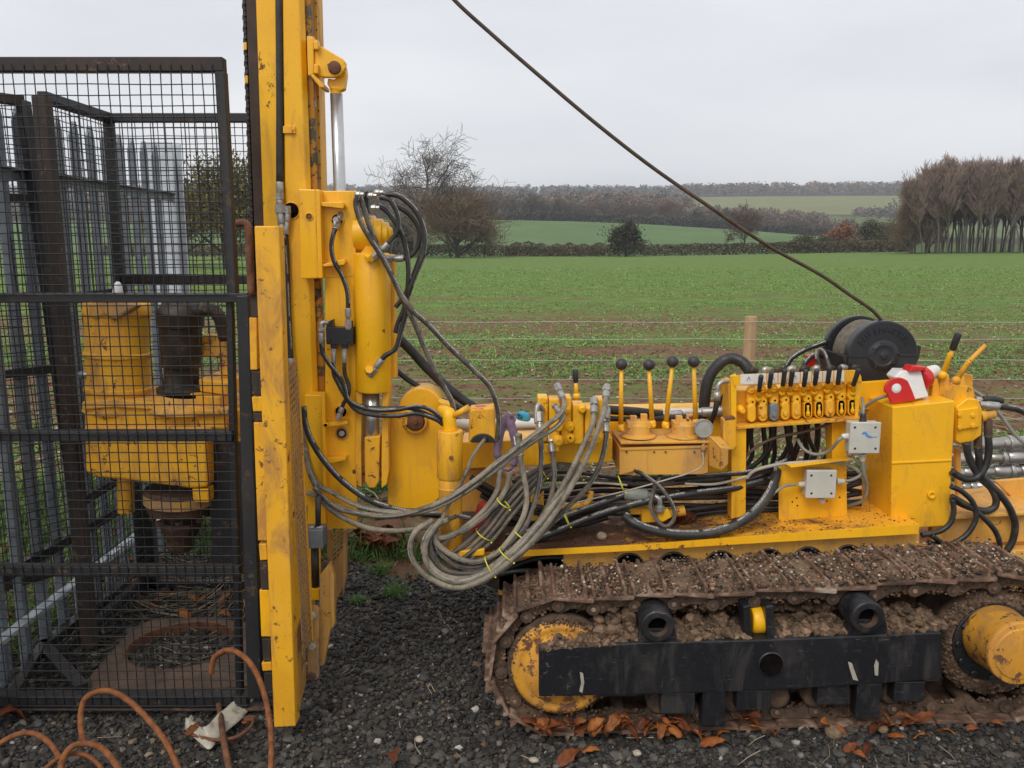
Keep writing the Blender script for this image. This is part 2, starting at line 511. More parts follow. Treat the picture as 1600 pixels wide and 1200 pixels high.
def hose_mat(name, c0, c1, mud, mud_at, printed=True):
    """rubber hose: mud film, and a broken line of white lettering along it"""
    m, N, L, B = newmat(name)
    v = coords(N, L)
    c = ramp(N, L, noise(N, L, v, 14, 5), [(0.35, c0), (0.7, c1)])
    uv = N.new('ShaderNodeUVMap')
    sp = N.new('ShaderNodeSeparateXYZ'); L.new(uv.outputs[0], sp.inputs[0])
    if printed:
        # lettering band between v=.60 and .66, cut into strokes along the length
        band = ramp(N, L, sp.outputs[1], [(0.0, 0.0), (0.555, 0.0), (0.565, 1.0), (0.665, 1.0), (0.675, 0.0)])
        st = stretch(N, L, uv.outputs[0], (330, 18, 1))
        a = ramp(N, L, noise(N, L, st, 1.0, 2, 0.6), [(0.47, 0.0), (0.53, 1.0)])
        wd = ramp(N, L, noise(N, L, stretch(N, L, uv.outputs[0], (16, 0.01, 1)), 1.0, 1, 0.4), [(0.42, 0.0), (0.45, 1.0)])
        w = mix(N, L, 1.0, band, a, 'MULTIPLY'); w = mix(N, L, 1.0, w, wd, 'MULTIPLY')
        w = mix(N, L, 1.0, w, 0.9, 'MULTIPLY')
        c = mix(N, L, w, c, (0.55, 0.53, 0.48))
    mm = ramp(N, L, noise(N, L, v, 11, 8, 0.75, 0.5), [(mud_at-0.10, 0.0), (mud_at+0.12, 0.92)])
    c = mix(N, L, mm, c, mud)
    L.new(c, B.inputs['Base Color'])
    L.new(mix(N, L, mm, 0.42, 0.85), B.inputs['Roughness'])
    L.new(bump(N, L, noise(N, L, v, 90, 5), 0.25, 0.001), B.inputs['Normal'])
    return m
M['hose'] = hose_mat('black_hose', (0.014, 0.014, 0.014), (0.032, 0.03, 0.028), (0.10, 0.075, 0.05), 0.64)
M['hose_plain'] = hose_mat('plain_black_hose', (0.014, 0.014, 0.014), (0.03, 0.028, 0.026), (0.09, 0.065, 0.045), 0.60, False)
M['hose_mud'] = hose_mat('mud_filmed_hose', (0.055, 0.047, 0.036), (0.12, 0.10, 0.072), (0.31, 0.26, 0.185), 0.48)
M['hose_mid'] = hose_mat('dusty_hose', (0.028, 0.025, 0.021), (0.062, 0.052, 0.041), (0.20, 0.155, 0.105), 0.56)

def ground_mats():
    # gravel yard
    m, N, L, B = newmat('gravel')
    v = coords(N, L, False)
    vo = N.new('ShaderNodeTexVoronoi'); vo.inputs['Scale'].default_value = 75
    L.new(v, vo.inputs['Vector'])
    c = ramp(N, L, vo.outputs['Color'], [(0.1, (0.018, 0.016, 0.015)), (0.5, (0.045, 0.040, 0.036)), (0.9, (0.085, 0.078, 0.07))])
    c = mix(N, L, ramp(N, L, noise(N, L, v, 2.0, 5), [(0.5, 0.0), (0.75, 0.6)]), c, (0.045, 0.03, 0.02))
    L.new(c, B.inputs['Base Color']); B.inputs['Roughness'].default_value = 0.8
    L.new(bump(N, L, vo.outputs['Distance'], -0.9, 0.012), B.inputs['Normal'])
    M['gravel'] = m
    # field: soil showing between rows of a young crop
    m, N, L, B = newmat('field_soil_and_crop')
    v = coords(N, L, False)
    soil = ramp(N, L, noise(N, L, v, 6, 8, 0.7), [(0.3, (0.11, 0.058, 0.034)), (0.55, (0.20, 0.11, 0.066)), (0.8, (0.36, 0.25, 0.16))])
    green = ramp(N, L, noise(N, L, v, 1.1, 8, 0.75), [(0.3, (0.080, 0.120, 0.026)), (0.55, (0.138, 0.210, 0.048)), (0.8, (0.22, 0.30, 0.09))])
    sp = N.new('ShaderNodeSeparateXYZ'); L.new(v, sp.inputs[0])
    # bands across the field and ragged patches
    b1 = noise(N, L, stretch(N, L, v, (0.035, 0.33, 0.3)), 1.0, 4, 0.6, 0.4)
    b2 = noise(N, L, stretch(N, L, v, (0.8, 1.6, 1)), 1.6, 8, 0.78)
    cov = N.new('ShaderNodeMath'); cov.operation = 'MULTIPLY_ADD'; L.new(b1, cov.inputs[0]); cov.inputs[1].default_value = 0.75; L.new(b2, cov.inputs[2])
    ys = ramp(N, L, sp.outputs[1], [(0.0, 0.0), (1.0, 1.0)])
    mr = N.new('ShaderNodeMapRange'); L.new(sp.outputs[1], mr.inputs[0])
    mr.inputs[1].default_value = 4; mr.inputs[2].default_value = 45; mr.inputs[3].default_value = -0.15; mr.inputs[4].default_value = 0.20
    ad = N.new('ShaderNodeMath'); ad.operation = 'ADD'; L.new(cov.outputs[0], ad.inputs[0]); L.new(mr.outputs[0], ad.inputs[1])
    cm = ramp(N, L, ad.outputs[0], [(0.76, 0.0), (0.92, 1.0)])
    c = mix(N, L, cm, soil, green)
    L.new(c, B.inputs['Base Color']); B.inputs['Roughness'].default_value = 0.95; B.inputs['Specular IOR Level'].default_value = 0.15
    L.new(bump(N, L, noise(N, L, v, 9, 8, 0.75), 0.8, 0.05), B.inputs['Normal'])
    M['field'] = m
    # far land, coloured by what grows on each parcel
    m, N, L, B = newmat('far_land')
    v = coords(N, L, False)
    a = N.new('ShaderNodeVertexColor'); a.layer_name = 'tint'
    n1 = ramp(N, L, noise(N, L, v, 0.05, 6, 0.6), [(0.3, 0.85), (0.7, 1.15)])
    L.new(mix(N, L, 1.0, a.outputs['Color'], n1, 'MULTIPLY'), B.inputs['Base Color'])
    B.inputs['Roughness'].default_value = 1.0; B.inputs['Specular IOR Level'].default_value = 0.0
    M['far'] = m
ground_mats()

# ------------------------------------------------------------ ground sheets
def grid_sheet(name, xs_fn, ys, zf, mat, nx, tintf=None):
    V = []; T = []
    for y in ys:
        x0, x1 = xs_fn(y)
        xs = np.linspace(x0, x1, nx)
        z = zf(xs, np.full(nx, y))
        V.append(np.stack([xs, np.full(nx, y), z], 1))
        if tintf is not None: T.append(tintf(xs, np.full(nx, y)))
    V = np.concatenate(V)
    ny = len(ys)
    i, j = np.meshgrid(np.arange(nx-1), np.arange(ny-1))
    a = (j*nx+i).ravel()
    F = np.stack([a, a+1, a+nx+1, a+nx], 1)
    o = np_object(name, V, F, mat, tint=(np.concatenate(T) if tintf is not None else None), smooth=True)
    tag(o, kind='structure')
    return o

ys = np.concatenate([np.linspace(-12, 2, 10), np.linspace(2.2, 10, 60), np.geomspace(10.3, 135, 60)])
grid_sheet('field', lambda y: (-14-1.2*max(y, 8), 14+1.2*max(y, 8)), ys, lambda x, y: gz(x, y) - 0.012, M['field'], 161)

# far land -----------------------------------------------------
HP = np.array([-700, -200, 400, 650, 800, 900, 1000, 1150, 1300, 1400, 1600, 1900, 2400], float)
HY = [135, 170, 270, 330, 450, 620, 700, 900, 1300, 2100, 3200]
HT = np.array([
 [401, 401, 401, 400, 400, 400, 399, 398, 396, 395, 392, 392, 392],
 [404, 404, 404, 404, 404, 404, 403, 401, 398, 397, 395, 395, 395],
 [352, 352, 350, 348, 347, 349, 353, 364, 375, 382, 386, 386, 386],
 [347, 347, 345, 343, 344, 346, 350, 359, 371, 379, 382, 382, 382],
 [337, 337, 337, 337, 337, 337, 338, 343, 357, 366, 370, 370, 370],
 [328, 328, 328, 328, 328, 328, 329, 333, 340, 341, 345, 345, 345],
 [324, 324, 324, 324, 324, 324, 325, 329, 322, 316, 322, 322, 322],
 [308, 308, 308, 309, 309, 309, 309, 307, 306, 306, 308, 308, 308],
 [304, 304, 304, 304, 304, 304, 304, 303, 299, 298, 298, 298, 298],
 [301, 301, 301, 301, 301, 301, 301, 301, 299, 298, 298, 298, 298],
 [310]*13], float)
def far_z(x, y):
    x = np.asarray(x, float); y = np.asarray(y, float)
    px = 800 + 1317*x/y
    ly = np.log(y); lY = np.log(np.array(HY, float))
    cols = np.stack([np.interp(px, HP, HT[k]) for k in range(len(HY))], 0)
    k = np.clip(np.searchsorted(lY, ly) - 1, 0, len(HY)-2)
    t = np.clip((ly-lY[k])/(lY[k+1]-lY[k]), 0, 1)
    t = t*t*(3-2*t)
    idx = np.arange(x.size)
    py = cols[k, idx]*(1-t)+cols[k+1, idx]*t
    ang = -PITCH + np.arctan((600-py)/FPX)
    z = EYE + y*np.tan(ang)
    return z
def far_tint(x, y):
    px = 800 + 1317*x/y
    T = np.zeros((x.size, 3)) + np.array([0.055, 0.042, 0.028])
    def put(mask, c): T[mask] = c
    put(y < 335, (0.12, 0.18, 0.08))
    put((y < 335) & (px > 1290), (0.085, 0.12, 0.045))
    put((y > 400) & (y < 640) & (px > 1270), (0.13, 0.16, 0.06))
    put((y > 640) & (y < 900) & (px > 1000) & (px < 1400), (0.19, 0.20, 0.085))
    put((y > 640) & (y < 900) & (px <= 1000), (0.10, 0.10, 0.05))
    return T
ysf = np.concatenate([[135, 140, 150, 160], np.linspace(170, 340, 18), np.linspace(355, 640, 20), np.linspace(650, 905, 18), np.linspace(940, 1300, 10), np.linspace(1400, 3200, 12)])
def zfar(x, y):
    z = far_z(x, y)
    if y[0] <= 135.01: z = gz(x, y) - 0.012
    return z
grid_sheet('hills', lambda y: (-1.14*y, 1.25*y), ysf, zfar, M['far'], 181, far_tint)

# gravel yard, with a ragged edge towards the fence
def yard_edge(x): return 4.15 + 0.16*math.sin(2.3*x) + 0.09*math.sin(6.1*x+1) + 0.05*math.sin(15*x)
xs = np.linspace(-2.2, 9, 160); rows = 26
V = []
for r in range(rows):
    t = r/(rows-1)
    yy = np.array([-6 + (yard_edge(x)+6)*(t**0.35) for x in xs])
    V.append(np.stack([xs, yy, gz(xs, yy) - 0.008], 1))
V = np.concatenate(V); nx = len(xs)
i, j = np.meshgrid(np.arange(nx-1), np.arange(rows-1)); a = (j*nx+i).ravel()
tag(np_object('gravel_yard', V, np.stack([a, a+1, a+nx+1, a+nx], 1), M['gravel'], smooth=True), kind='structure')

# ------------------------------------------------------------ scatters (numpy)
def ico(sub=1):
    bm = bmesh.new(); bmesh.ops.create_icosphere(bm, subdivisions=sub, radius=1)
    V = np.array([v.co[:] for v in bm.verts]); F = np.array([[l.vert.index for l in f.loops] for f in bm.faces])
    bm.free(); return V, F
def rot_mats(rg, n, full=True):
    a = rg.uniform(0, 2*PI, n); b = rg.uniform(0, 2*PI if full else 0.5, n); c = rg.uniform(0, 2*PI, n)
    def R(ax, t):
        c_, s_ = np.cos(t), np.sin(t); Z = np.zeros(n); O = np.ones(n)
        if ax == 2: m = [c_, -s_, Z, s_, c_, Z, Z, Z, O]
        if ax == 0: m = [O, Z, Z, Z, c_, -s_, Z, s_, c_]
        return np.stack(m, 1).reshape(n, 3, 3)
    return R(2, a) @ R(0, b) @ R(2, c)
def stones(name, P, S, tint, mat, seed=1, sub=1, flat=0.75, parent=None, kind='stuff', rough=0.22, origin=None):
    rg = np.random.default_rng(seed)
    bv, bf = ico(sub)
    n = len(P)
    nv = len(bv)
    var = [bv*(1+rg.uniform(-rough, rough, (nv, 1)))*rg.uniform(0.75, 1.2, (1, 3)) for _ in range(14)]
    W = np.stack([var[k] for k in rg.integers(0, 14, n)])             # n,nv,3
    R = rot_mats(rg, n)
    W = np.einsum('nij,nvj->nvi', R, W)*np.asarray(S)[:, None, None]
    W[:, :, 2] *= flat
    W += np.asarray(P)[:, None, :]
    F = (bf[None] + (np.arange(n)*nv)[:, None, None]).reshape(-1, 3)
    T = np.repeat(np.asarray(tint), nv, 0)
    return np_object(name, W.reshape(-1, 3), F, mat, parent, T, False, kind, origin)

rg = np.random.default_rng(11)
def ysamp(n, a, b, p=1.6):
    """more samples near the camera"""
    u = rg.uniform(0, 1, n)
    return a + (b-a)*u**p

# gravel stones: dense where the yard is seen close
N_ = 84000
y = ysamp(N_, 2.05, 4.35, 1.25)
x = rg.uniform(-1, 1, N_)*(0.72*y+0.15)
e = np.array([yard_edge(v) for v in x])
k = (y < e + rg.normal(0, 0.08, N_)) & (x > -2.0)
x, y = x[k], y[k]
s = np.clip(rg.lognormal(math.log(0.0057), 0.48, len(x)), 0.0025, 0.021)
P = np.stack([x, y, gz(x, y) - 0.008 + s*0.35 + rg.uniform(0, 0.004, len(x))], 1)
g = rg.lognormal(math.log(0.037), 0.55, len(x))
hue = rg.uniform(0, 1, len(x))
T = np.stack([g*(1.06+0.16*hue), g*(1.0+0.02*hue), g*(0.92-0.12*hue)], 1)
tan_ = rg.uniform(0, 1, len(x)) > 0.93
T[tan_] = T[tan_]*np.array([2.0, 1.55, 1.15])
pale = rg.uniform(0, 1, len(x)) > 0.989
T[pale] = np.stack([rg.uniform(0.25, 0.45, pale.sum())]*3, 1)*np.array([1, 0.93, 0.82])
stones('gravel', P, s, T, M['stones'], 3, 1, 0.72, rough=0.30)

# ------------------------------------------------------------ leaf clumps
def blades(name, C, H, W, tint, seed, per=7, spread=1.0, droop=0.5, mat=None, kind='stuff', upright=0.6, parent=None):
    """clumps of bent leaves: each leaf two quads (base narrow, tip narrow)"""
    rg = np.random.default_rng(seed)
    n = len(C)*per
    C = np.repeat(C, per, 0); H = np.repeat(H, per)*rg.uniform(0.6, 1.25, n); Wd = np.repeat(W, per)*rg.uniform(0.7, 1.3, n)
    a = rg.uniform(0, 2*PI, n); el = np.clip(rg.normal(upright, 0.3, n), 0.08, 1.45)
    d = np.stack([np.cos(a)*np.cos(el), np.sin(a)*np.cos(el), np.sin(el)], 1)
    s = np.stack([-np.sin(a), np.cos(a), np.zeros(n)], 1)
    base = C + rg.normal(0, 1, (n, 3))*np.array([1, 1, 0.02])*(H*0.25*spread)[:, None]
    mid = base + d*(H*0.55)[:, None]
    d2 = d.copy(); d2[:, 2] -= droop; d2 /= np.linalg.norm(d2, axis=1)[:, None]
    tip = mid + d2*(H*0.45)[:, None]
    w = Wd[:, None]
    V = np.stack([base-s*w*0.25, base+s*w*0.25, mid+s*w*0.5, mid-s*w*0.5, tip+s*w*0.12, tip-s*w*0.12], 1).reshape(-1, 3)
    o = np.arange(n)*6
    F = np.concatenate([np.stack([o, o+1, o+2, o+3], 1), np.stack([o+3, o+2, o+4, o+5], 1)])
    T = np.repeat(np.repeat(tint, per, 0)*rg.uniform(0.75, 1.25, (n, 1)), 6, 0)
    return np_object(name, V, F, mat or M['crop'], parent, T, False, kind)

def vnoise(x, y, seed=0):
    rs = np.random.default_rng(seed); o = np.zeros_like(x)
    for k in range(6):
        a = rs.uniform(0, 2*PI); f = 0.25*1.8**k; ph = rs.uniform(0, 2*PI, 2)
        o += np.sin((x*math.cos(a)+y*math.sin(a))*f*2+ph[0])*np.sin((-x*math.sin(a)+y*math.cos(a))*f*2.3+ph[1])/1.35**k
    return o
def crop_zone(name, n, y0, y1, h, w, seed, p=1.4, per=6, thr=-0.4, col=(0.075, 0.155, 0.04)):
    r = np.random.default_rng(seed)
    y = y0+(y1-y0)*r.uniform(0, 1, n)**p
    x = r.uniform(-1, 1, n)*(0.70*y+0.6)
    band = np.sin(y*1.15+0.4*np.sin(x*0.15)+1.2) + 0.8*np.sin(y*0.37+2.0)
    q = vnoise(x*1.3, y*1.5, 4)*0.8 + band*0.7
    k = q > thr + r.normal(0, 0.35, n)
    x, y = x[k], y[k]
    C = np.stack([x, y, gz(x, y)-0.012], 1)
    m = len(x)
    T = np.array(col)[None]*r.uniform(0.7, 1.35, (m, 1))*np.array([1, 1, 1])
    T[:, 0] *= r.uniform(0.8, 1.35, m)
    return blades(name, C, h*r.uniform(0.6, 1.4, m)*(1+0.03*(y-y0)), w*r.uniform(0.7, 1.3, m)*(1+0.03*(y-y0)), T, seed+1, per)
crop_zone('young_crop', 30000, 5.2, 14, 0.042, 0.013, 21, 1.4, 6, 0.15, (0.17, 0.30, 0.075))
crop_zone('young_crop', 52000, 13, 60, 0.040, 0.016, 22, 1.5, 4, -0.5, (0.20, 0.35, 0.085))

# grass verge under the wire fence and by the yard edge
def grass(name, n, y0, y1, x0, x1, h, w, seed, col, per=9, thr=None, up=1.1):
    r = np.random.default_rng(seed)
    y = r.uniform(y0, y1, n); x = r.uniform(x0, x1, n)
    if thr is not None:
        k = vnoise(x*2.2, y*3, seed) > thr; x, y = x[k], y[k]
    e = np.array([yard_edge(v) for v in x]); k = (y > e-0.05) | (x < -1.95); x, y = x[k], y[k]
    m = len(x)
    C = np.stack([x, y, gz(x, y)-0.012], 1)
    T = np.array(col)[None]*r.uniform(0.65, 1.35, (m, 1)); T[:, 0] *= r.uniform(0.8, 1.5, m)
    return blades(name, C, h*r.uniform(0.5, 1.5, m), np.full(m, w), T, seed+1, per, 1.0, 0.7, None, 'stuff', up)
grass('grass_verge', 5200, 4.1, 5.4, -3.6, 4.6, 0.085, 0.006, 31, (0.075, 0.15, 0.035), 9, -0.6)
grass('grass_verge', 2600, 4.1, 5.4, -3.6, 4.6, 0.05, 0.022, 33, (0.065, 0.13, 0.04), 6, -0.2, 0.5)
grass('grass_verge', 3800, 2.2, 5.0, -4.2, -1.98, 0.13, 0.008, 35, (0.085, 0.15, 0.035), 9, None)

# dead stalks, straw and twigs
def sticks(name, C, Lg, R, tint, seed, mat, flat=0.12):
    r = np.random.default_rng(seed); n = len(C)
    a = r.uniform(0, 2*PI, n); el = r.normal(0, flat, n)
    d = np.stack([np.cos(a)*np.cos(el), np.sin(a)*np.cos(el), np.sin(el)], 1)
    s = np.stack([-np.sin(a), np.cos(a), np.zeros(n)], 1); u = np.cross(d, s)
    A = C - d*Lg[:, None]/2; Bm = C + s*(Lg*r.normal(0, 0.07, n))[:, None]; E = C + d*Lg[:, None]/2
    V = []
    for Pt, sc in ((A, 1), (Bm, 0.9), (E, 0.6)):
        for k in range(3):
            V.append(Pt + (s*math.cos(2*PI*k/3)+u*math.sin(2*PI*k/3))*(R*sc)[:, None])
    V = np.stack(V, 1).reshape(-1, 3)
    o = np.arange(n)*9; F = []
    for b in (0, 3):
        for k in range(3):
            F.append(np.stack([o+b+k, o+b+(k+1) % 3, o+b+3+(k+1) % 3, o+b+3+k], 1))
    return np_object(name, V, np.concatenate(F), mat, None, np.repeat(tint, 9, 0), False, 'stuff')
def stick_zone(name, n, x0, x1, y0, y1, lg, rad, seed, col, z=0.0, flat=0.12):
    r = np.random.default_rng(seed)
    x = r.uniform(x0, x1, n); y = r.uniform(y0, y1, n)
    C = np.stack([x, y, gz(x, y)+0.006+z*r.uniform(0, 1, n)], 1)
    T = np.array(col)[None]*r.uniform(0.5, 1.4, (n, 1))
    return sticks(name, C, lg*r.uniform(0.4, 1.5, n), np.full(n, rad)*r.uniform(0.6, 1.3, n), T, seed, M['straw'], flat)
stick_zone('dead_stalks', 620, -2.2, -0.9, 3.38, 4.0, 0.15, 0.0018, 41, (0.24, 0.19, 0.12), 0.07, 0.4)
stick_zone('dead_stalks', 130, -1.7, -0.9, 2.95, 3.38, 0.09, 0.0018, 44, (0.20, 0.16, 0.11), 0.01, 0.15)
stick_zone('dead_stalks', 1100, -4, 5, 4.5, 7.6, 0.13, 0.003, 42, (0.42, 0.33, 0.21), 0.02, 0.2)
stick_zone('loose_straw', 150, -1.4, 2.2, 2.2, 4.1, 0.07, 0.0015, 43, (0.36, 0.29, 0.2), 0.004, 0.05)
# pale flints in the ploughed field
n = 2600; r_ = np.random.default_rng(51)
y = 5.4 + 60*r_.uniform(0, 1, n)**2.2; x = r_.uniform(-1, 1, n)*(0.7*y+0.5)
stones('field_flints', np.stack([x, y, gz(x, y)+0.004], 1), r_.uniform(0.006, 0.018, n)*(1+0.03*y), np.array([(0.42, 0.36, 0.29)])*r_.uniform(0.5, 1.2, (n, 1)), M['stones'], 52, 1, 0.6)
# soil clods
n = 9000
y = 4.7 + 9*r_.uniform(0, 1, n)**1.5; x = r_.uniform(-1, 1, n)*(0.7*y+0.5)
stones('soil_clods', np.stack([x, y, gz(x, y)-0.01], 1), r_.uniform(0.007, 0.026, n), np.array([(0.14, 0.075, 0.042)])*r_.uniform(0.6, 1.5, (n, 1)), M['mud'], 53, 1, 0.7)

# ------------------------------------------------------------ trees
def tree_arrays(seed, H, trunk_frac, nlimb, spread, levels=4, r0=None, kids=(5, 5, 4), up=0.25, fork=0.75, lean=0.05, wob=0.16, twig=0.014, start=0.9, lenf=0.62, pct=1.0):
    r = random.Random(seed)
    segs = []; tips = []
    r0 = r0 or H*0.022
    def grow(p, d, L, rad, lvl):
        n = 5 if lvl == 0 else (4 if lvl < 3 else 3)
        pts = [p]; rr = [rad]
        for k in range(n):
            j = Vector((r.gauss(0, 1), r.gauss(0, 1), r.gauss(0, 1)))*wob*(0.5 if lvl == 0 else 1.0)
            d = (d + j + Vector((0, 0, up*(0.4 if lvl > 0 else 0.1)))).normalized()
            p = p + d*(L/n); pts.append(p); rr.append(max(twig, rad*(1-(k+1)/n*(0.45 if lvl == 0 else 0.6))))
        for a in range(n): segs.append((pts[a], pts[a+1], rr[a], rr[a+1], lvl))
        if lvl >= levels:
            tips.append(pts[-1]); return
        cnt = nlimb if lvl == 0 else kids[min(lvl-1, len(kids)-1)]
        for c in range(cnt):
            t = (trunk_frac if lvl == 0 else 0.3) + (1-(trunk_frac if lvl == 0 else 0.3))*((c+r.random()*0.8)/cnt)
            t = min(t, 0.999); q = t*n; i = int(q); fpt = pts[i].lerp(pts[i+1], q-i)
            dd = (pts[i+1]-pts[i]).normalized()
            ax = dd.orthogonal().normalized()
            ax.rotate(Matrix.Rotation(r.uniform(0, 2*PI), 3, dd))
            ang = spread*r.uniform(0.6, 1.25)*(1.0 if lvl else 1.1-0.5*t)
            nd = (dd*math.cos(ang)+ax*math.sin(ang)).normalized()
            nl = L*(fork if lvl == 0 else lenf)*r.uniform(0.7, 1.15)*(1.15-0.45*(t if lvl == 0 else 0.3))
            grow(fpt, nd, nl, rr[i]*r.uniform(0.42, 0.62), lvl+1)
    grow(Vector((0, 0, 0)), Vector((r.gauss(0, lean), r.gauss(0, lean), 1)).normalized(), H*start*(0.62), r0, 0)
    zs_ = sorted(s[1].z for s in segs if s[4] >= levels-1); top = zs_[min(len(zs_)-1, int(len(zs_)*pct))]
    sc = H/top
    A = np.array([tuple(s[0]*sc) for s in segs]); Bp = np.array([tuple(s[1]*sc) for s in segs])
    ra = np.array([s[2] for s in segs]); rb = np.array([s[3] for s in segs]); lv = np.array([s[4] for s in segs])
    return A, Bp, ra, rb, lv, np.array([tuple(t*sc) for t in tips])
def seg_mesh(A, Bp, ra, rb, n=3):
    d = Bp-A; d /= np.linalg.norm(d, axis=1)[:, None]+1e-9
    ref = np.where(np.abs(d[:, 2:3]) > 0.9, np.array([[1.0, 0, 0]]), np.array([[0, 0, 1.0]]))
    u = np.cross(d, ref); u /= np.linalg.norm(u, axis=1)[:, None]; w = np.cross(d, u)
    V = []
    for Pt, rr in ((A, ra), (Bp, rb)):
        for k in range(n):
            a = 2*PI*k/n
            V.append(Pt + (u*math.cos(a)+w*math.sin(a))*rr[:, None])
    V = np.stack(V, 1).reshape(-1, 3)
    o = np.arange(len(A))*2*n
    F = np.concatenate([np.stack([o+k, o+(k+1) % n, o+n+(k+1) % n, o+n+k], 1) for k in range(n)])
    return V, F
def leaf_cards(Cn, size, r, tint):
    n = len(Cn)
    R = rot_mats(r, n)
    q = np.array([[-1, -0.6, 0], [1, -0.6, 0.2], [1, 0.6, 0], [-1, 0.6, -0.2]])*0.5
    V = np.einsum('nij,vj->nvi', R, q)*np.asarray(size)[:, None, None] + Cn[:, None]
    F = (np.arange(n)*4)[:, None]+np.arange(4)[None]
    return V.reshape(-1, 3), F, np.repeat(tint, 4, 0)
class Tree:
    """a kind of tree: trunk and crown meshes, made once, copied where it grows"""
    def __init__(s, name, label, cat, seed, bark=(0.075, 0.062, 0.048), twigc=(0.10, 0.072, 0.052), leaves=None, leafcol=None, leafsize=0.12, leafn=0, **kw):
        s.name, s.label, s.cat = name, label, cat
        A, Bp, ra, rb, lv, tips = tree_arrays(seed, **kw)
        big = lv <= 1
        V, F = seg_mesh(A[big], Bp[big], ra[big], rb[big], 6)
        root = empty(name, (0, 0, 0), label, cat)
        s.trunk = np_object('trunk', V, F, M['twig'], root, np.tile(np.array(bark), (len(V), 1)), True)
        V, F = seg_mesh(A[~big], Bp[~big], ra[~big], rb[~big], 3)
        rr = np.random.default_rng(seed)
        T = np.repeat(np.array(twigc)[None]*rr.uniform(0.7, 1.3, ((~big).sum(), 1)), 6, 0)
        if leafn:
            base = tips[rr.integers(0, len(tips), leafn)] + rr.normal(0, 0.35, (leafn, 3))
            lc = np.array(leafcol)[None]*rr.uniform(0.55, 1.4, (leafn, 1))
            V2, F2, T2 = leaf_cards(base, rr.uniform(0.5, 1.4, leafn)*leafsize, rr, lc)
            F = np.concatenate([F, F2+len(V)]); V = np.concatenate([V, V2]); T = np.concatenate([T, T2])
        s.crown = np_object('crown', V, F, M['twig'], root, T, False)
        s.root = root; s.used = False
    def put(s, px, Y, scale=1.0, rz=0.0, label=None, group=None, z=None, wide=1.0, name=None):
        x = (px-800)/1317*Y
        if z is None:
            z = float(gz(np.array([x]), np.array([Y]))[0]) if Y <= 135 else float(far_z(np.array([x]), np.array([Y]))[0])
        if s.used: o = copy_tree(s.root)
        else: o = s.root; s.used = True
        o.location = (x, Y, z-0.05*scale); o.rotation_euler = (0, 0, rz); o.scale = (scale*wide, scale*wide, scale)
        if label: o['label'] = label
        if group: o['group'] = group
        return o

oak = Tree('bare_oak', 'tall bare oak with a wide open crown, behind the hedge beside the mast', 'tree', 17, H=15.0, trunk_frac=0.28, nlimb=12, spread=1.2, levels=4, kids=(6, 6, 5), r0=0.50, fork=1.05, up=0.06, pct=0.96, wob=0.2, twig=0.026, bark=(0.095, 0.082, 0.065), twigc=(0.12, 0.098, 0.076))
oak.put(650, 118, 0.97, 2.4, wide=1.0)
dead = Tree('half_dead_tree', 'small straggly half dead tree rising between the oak and the bushy willow', 'tree', 9, H=13.0, trunk_frac=0.45, nlimb=7, spread=0.8, levels=3, kids=(4, 4), r0=0.22, up=0.3, wob=0.22, twig=0.03, bark=(0.08, 0.066, 0.05), twigc=(0.085, 0.068, 0.052))
dead.put(704, 124, 1.0, 2.0)
willow = Tree('bushy_bare_tree', 'broad bushy bare tree with dense brown twigs, just left of the open field view', 'tree', 5, H=9.6, trunk_frac=0.06, nlimb=18, spread=1.0, levels=4, kids=(7, 7, 6), r0=0.28, fork=1.0, up=0.30, wob=0.14, twig=0.020, bark=(0.09, 0.072, 0.052), twigc=(0.17, 0.115, 0.072), start=0.7, lenf=0.68)
willow.put(715, 117, 1.12, 0.0, wide=1.3)
t = willow.put(1424, 113, 0.92, 2.0, 'bushy low branched tree closing the left edge of the beech grove', wide=0.8)
t = willow.put(1452, 120, 1.05, 4.0, 'bushy tree half hidden among the first beeches of the grove', wide=0.7)
young = Tree('young_bare_tree', 'thin young bare tree standing right of the bushy willow behind the hedge', 'tree', 15, H=5.2, trunk_frac=0.12, nlimb=8, spread=0.7, levels=3, kids=(5, 5), r0=0.10, up=0.35, wob=0.18, twig=0.022, bark=(0.06, 0.05, 0.038), twigc=(0.09, 0.07, 0.05))
young.put(757, 119, 1.0, 0.0)

# belt of hedgerow trees across the middle distance
belt = [Tree('hedgerow_tree', 'x', 'tree', 60+i, H=10.0, trunk_frac=0.12, nlimb=11, spread=0.9, levels=4, kids=(5, 5, 4), r0=0.25, fork=0.9, up=0.2, wob=0.18, twig=0.05, bark=(0.08, 0.066, 0.052), twigc=tuple(1.35*q for q in c), leafcol=tuple(1.3*q for q in lc), leafn=ln*2, leafsize=0.22, start=0.8)
        for i, (c, lc, ln) in enumerate([((0.085, 0.06, 0.045), (0.11, 0.075, 0.04), 900), ((0.08, 0.062, 0.045), (0.09, 0.085, 0.035), 1300),
                                         ((0.10, 0.062, 0.042), (0.17, 0.075, 0.03), 1500), ((0.07, 0.055, 0.042), (0.045, 0.055, 0.025), 1600)])]
r2 = random.Random(4)
ORD = ['first', 'second', 'third', 'fourth', 'fifth', 'sixth', 'seventh', 'eighth', 'ninth', 'tenth', 'eleventh', 'twelfth', 'thirteenth', 'fourteenth', 'fifteenth', 'sixteenth', 'seventeenth', 'eighteenth', 'nineteenth', 'twentieth']
def ordw(i):
    return ORD[i] if i < 20 else ['twenty', 'thirty', 'forty'][(i+1)//10-2] + '-' + (ORD[(i+1) % 10-1] if (i+1) % 10 else 'tenth')
bi = 0
bx = 770
desc = {0: 'bare brown tree', 1: 'olive brown tree', 2: 'russet leaved tree', 3: 'dark ivy clad tree'}
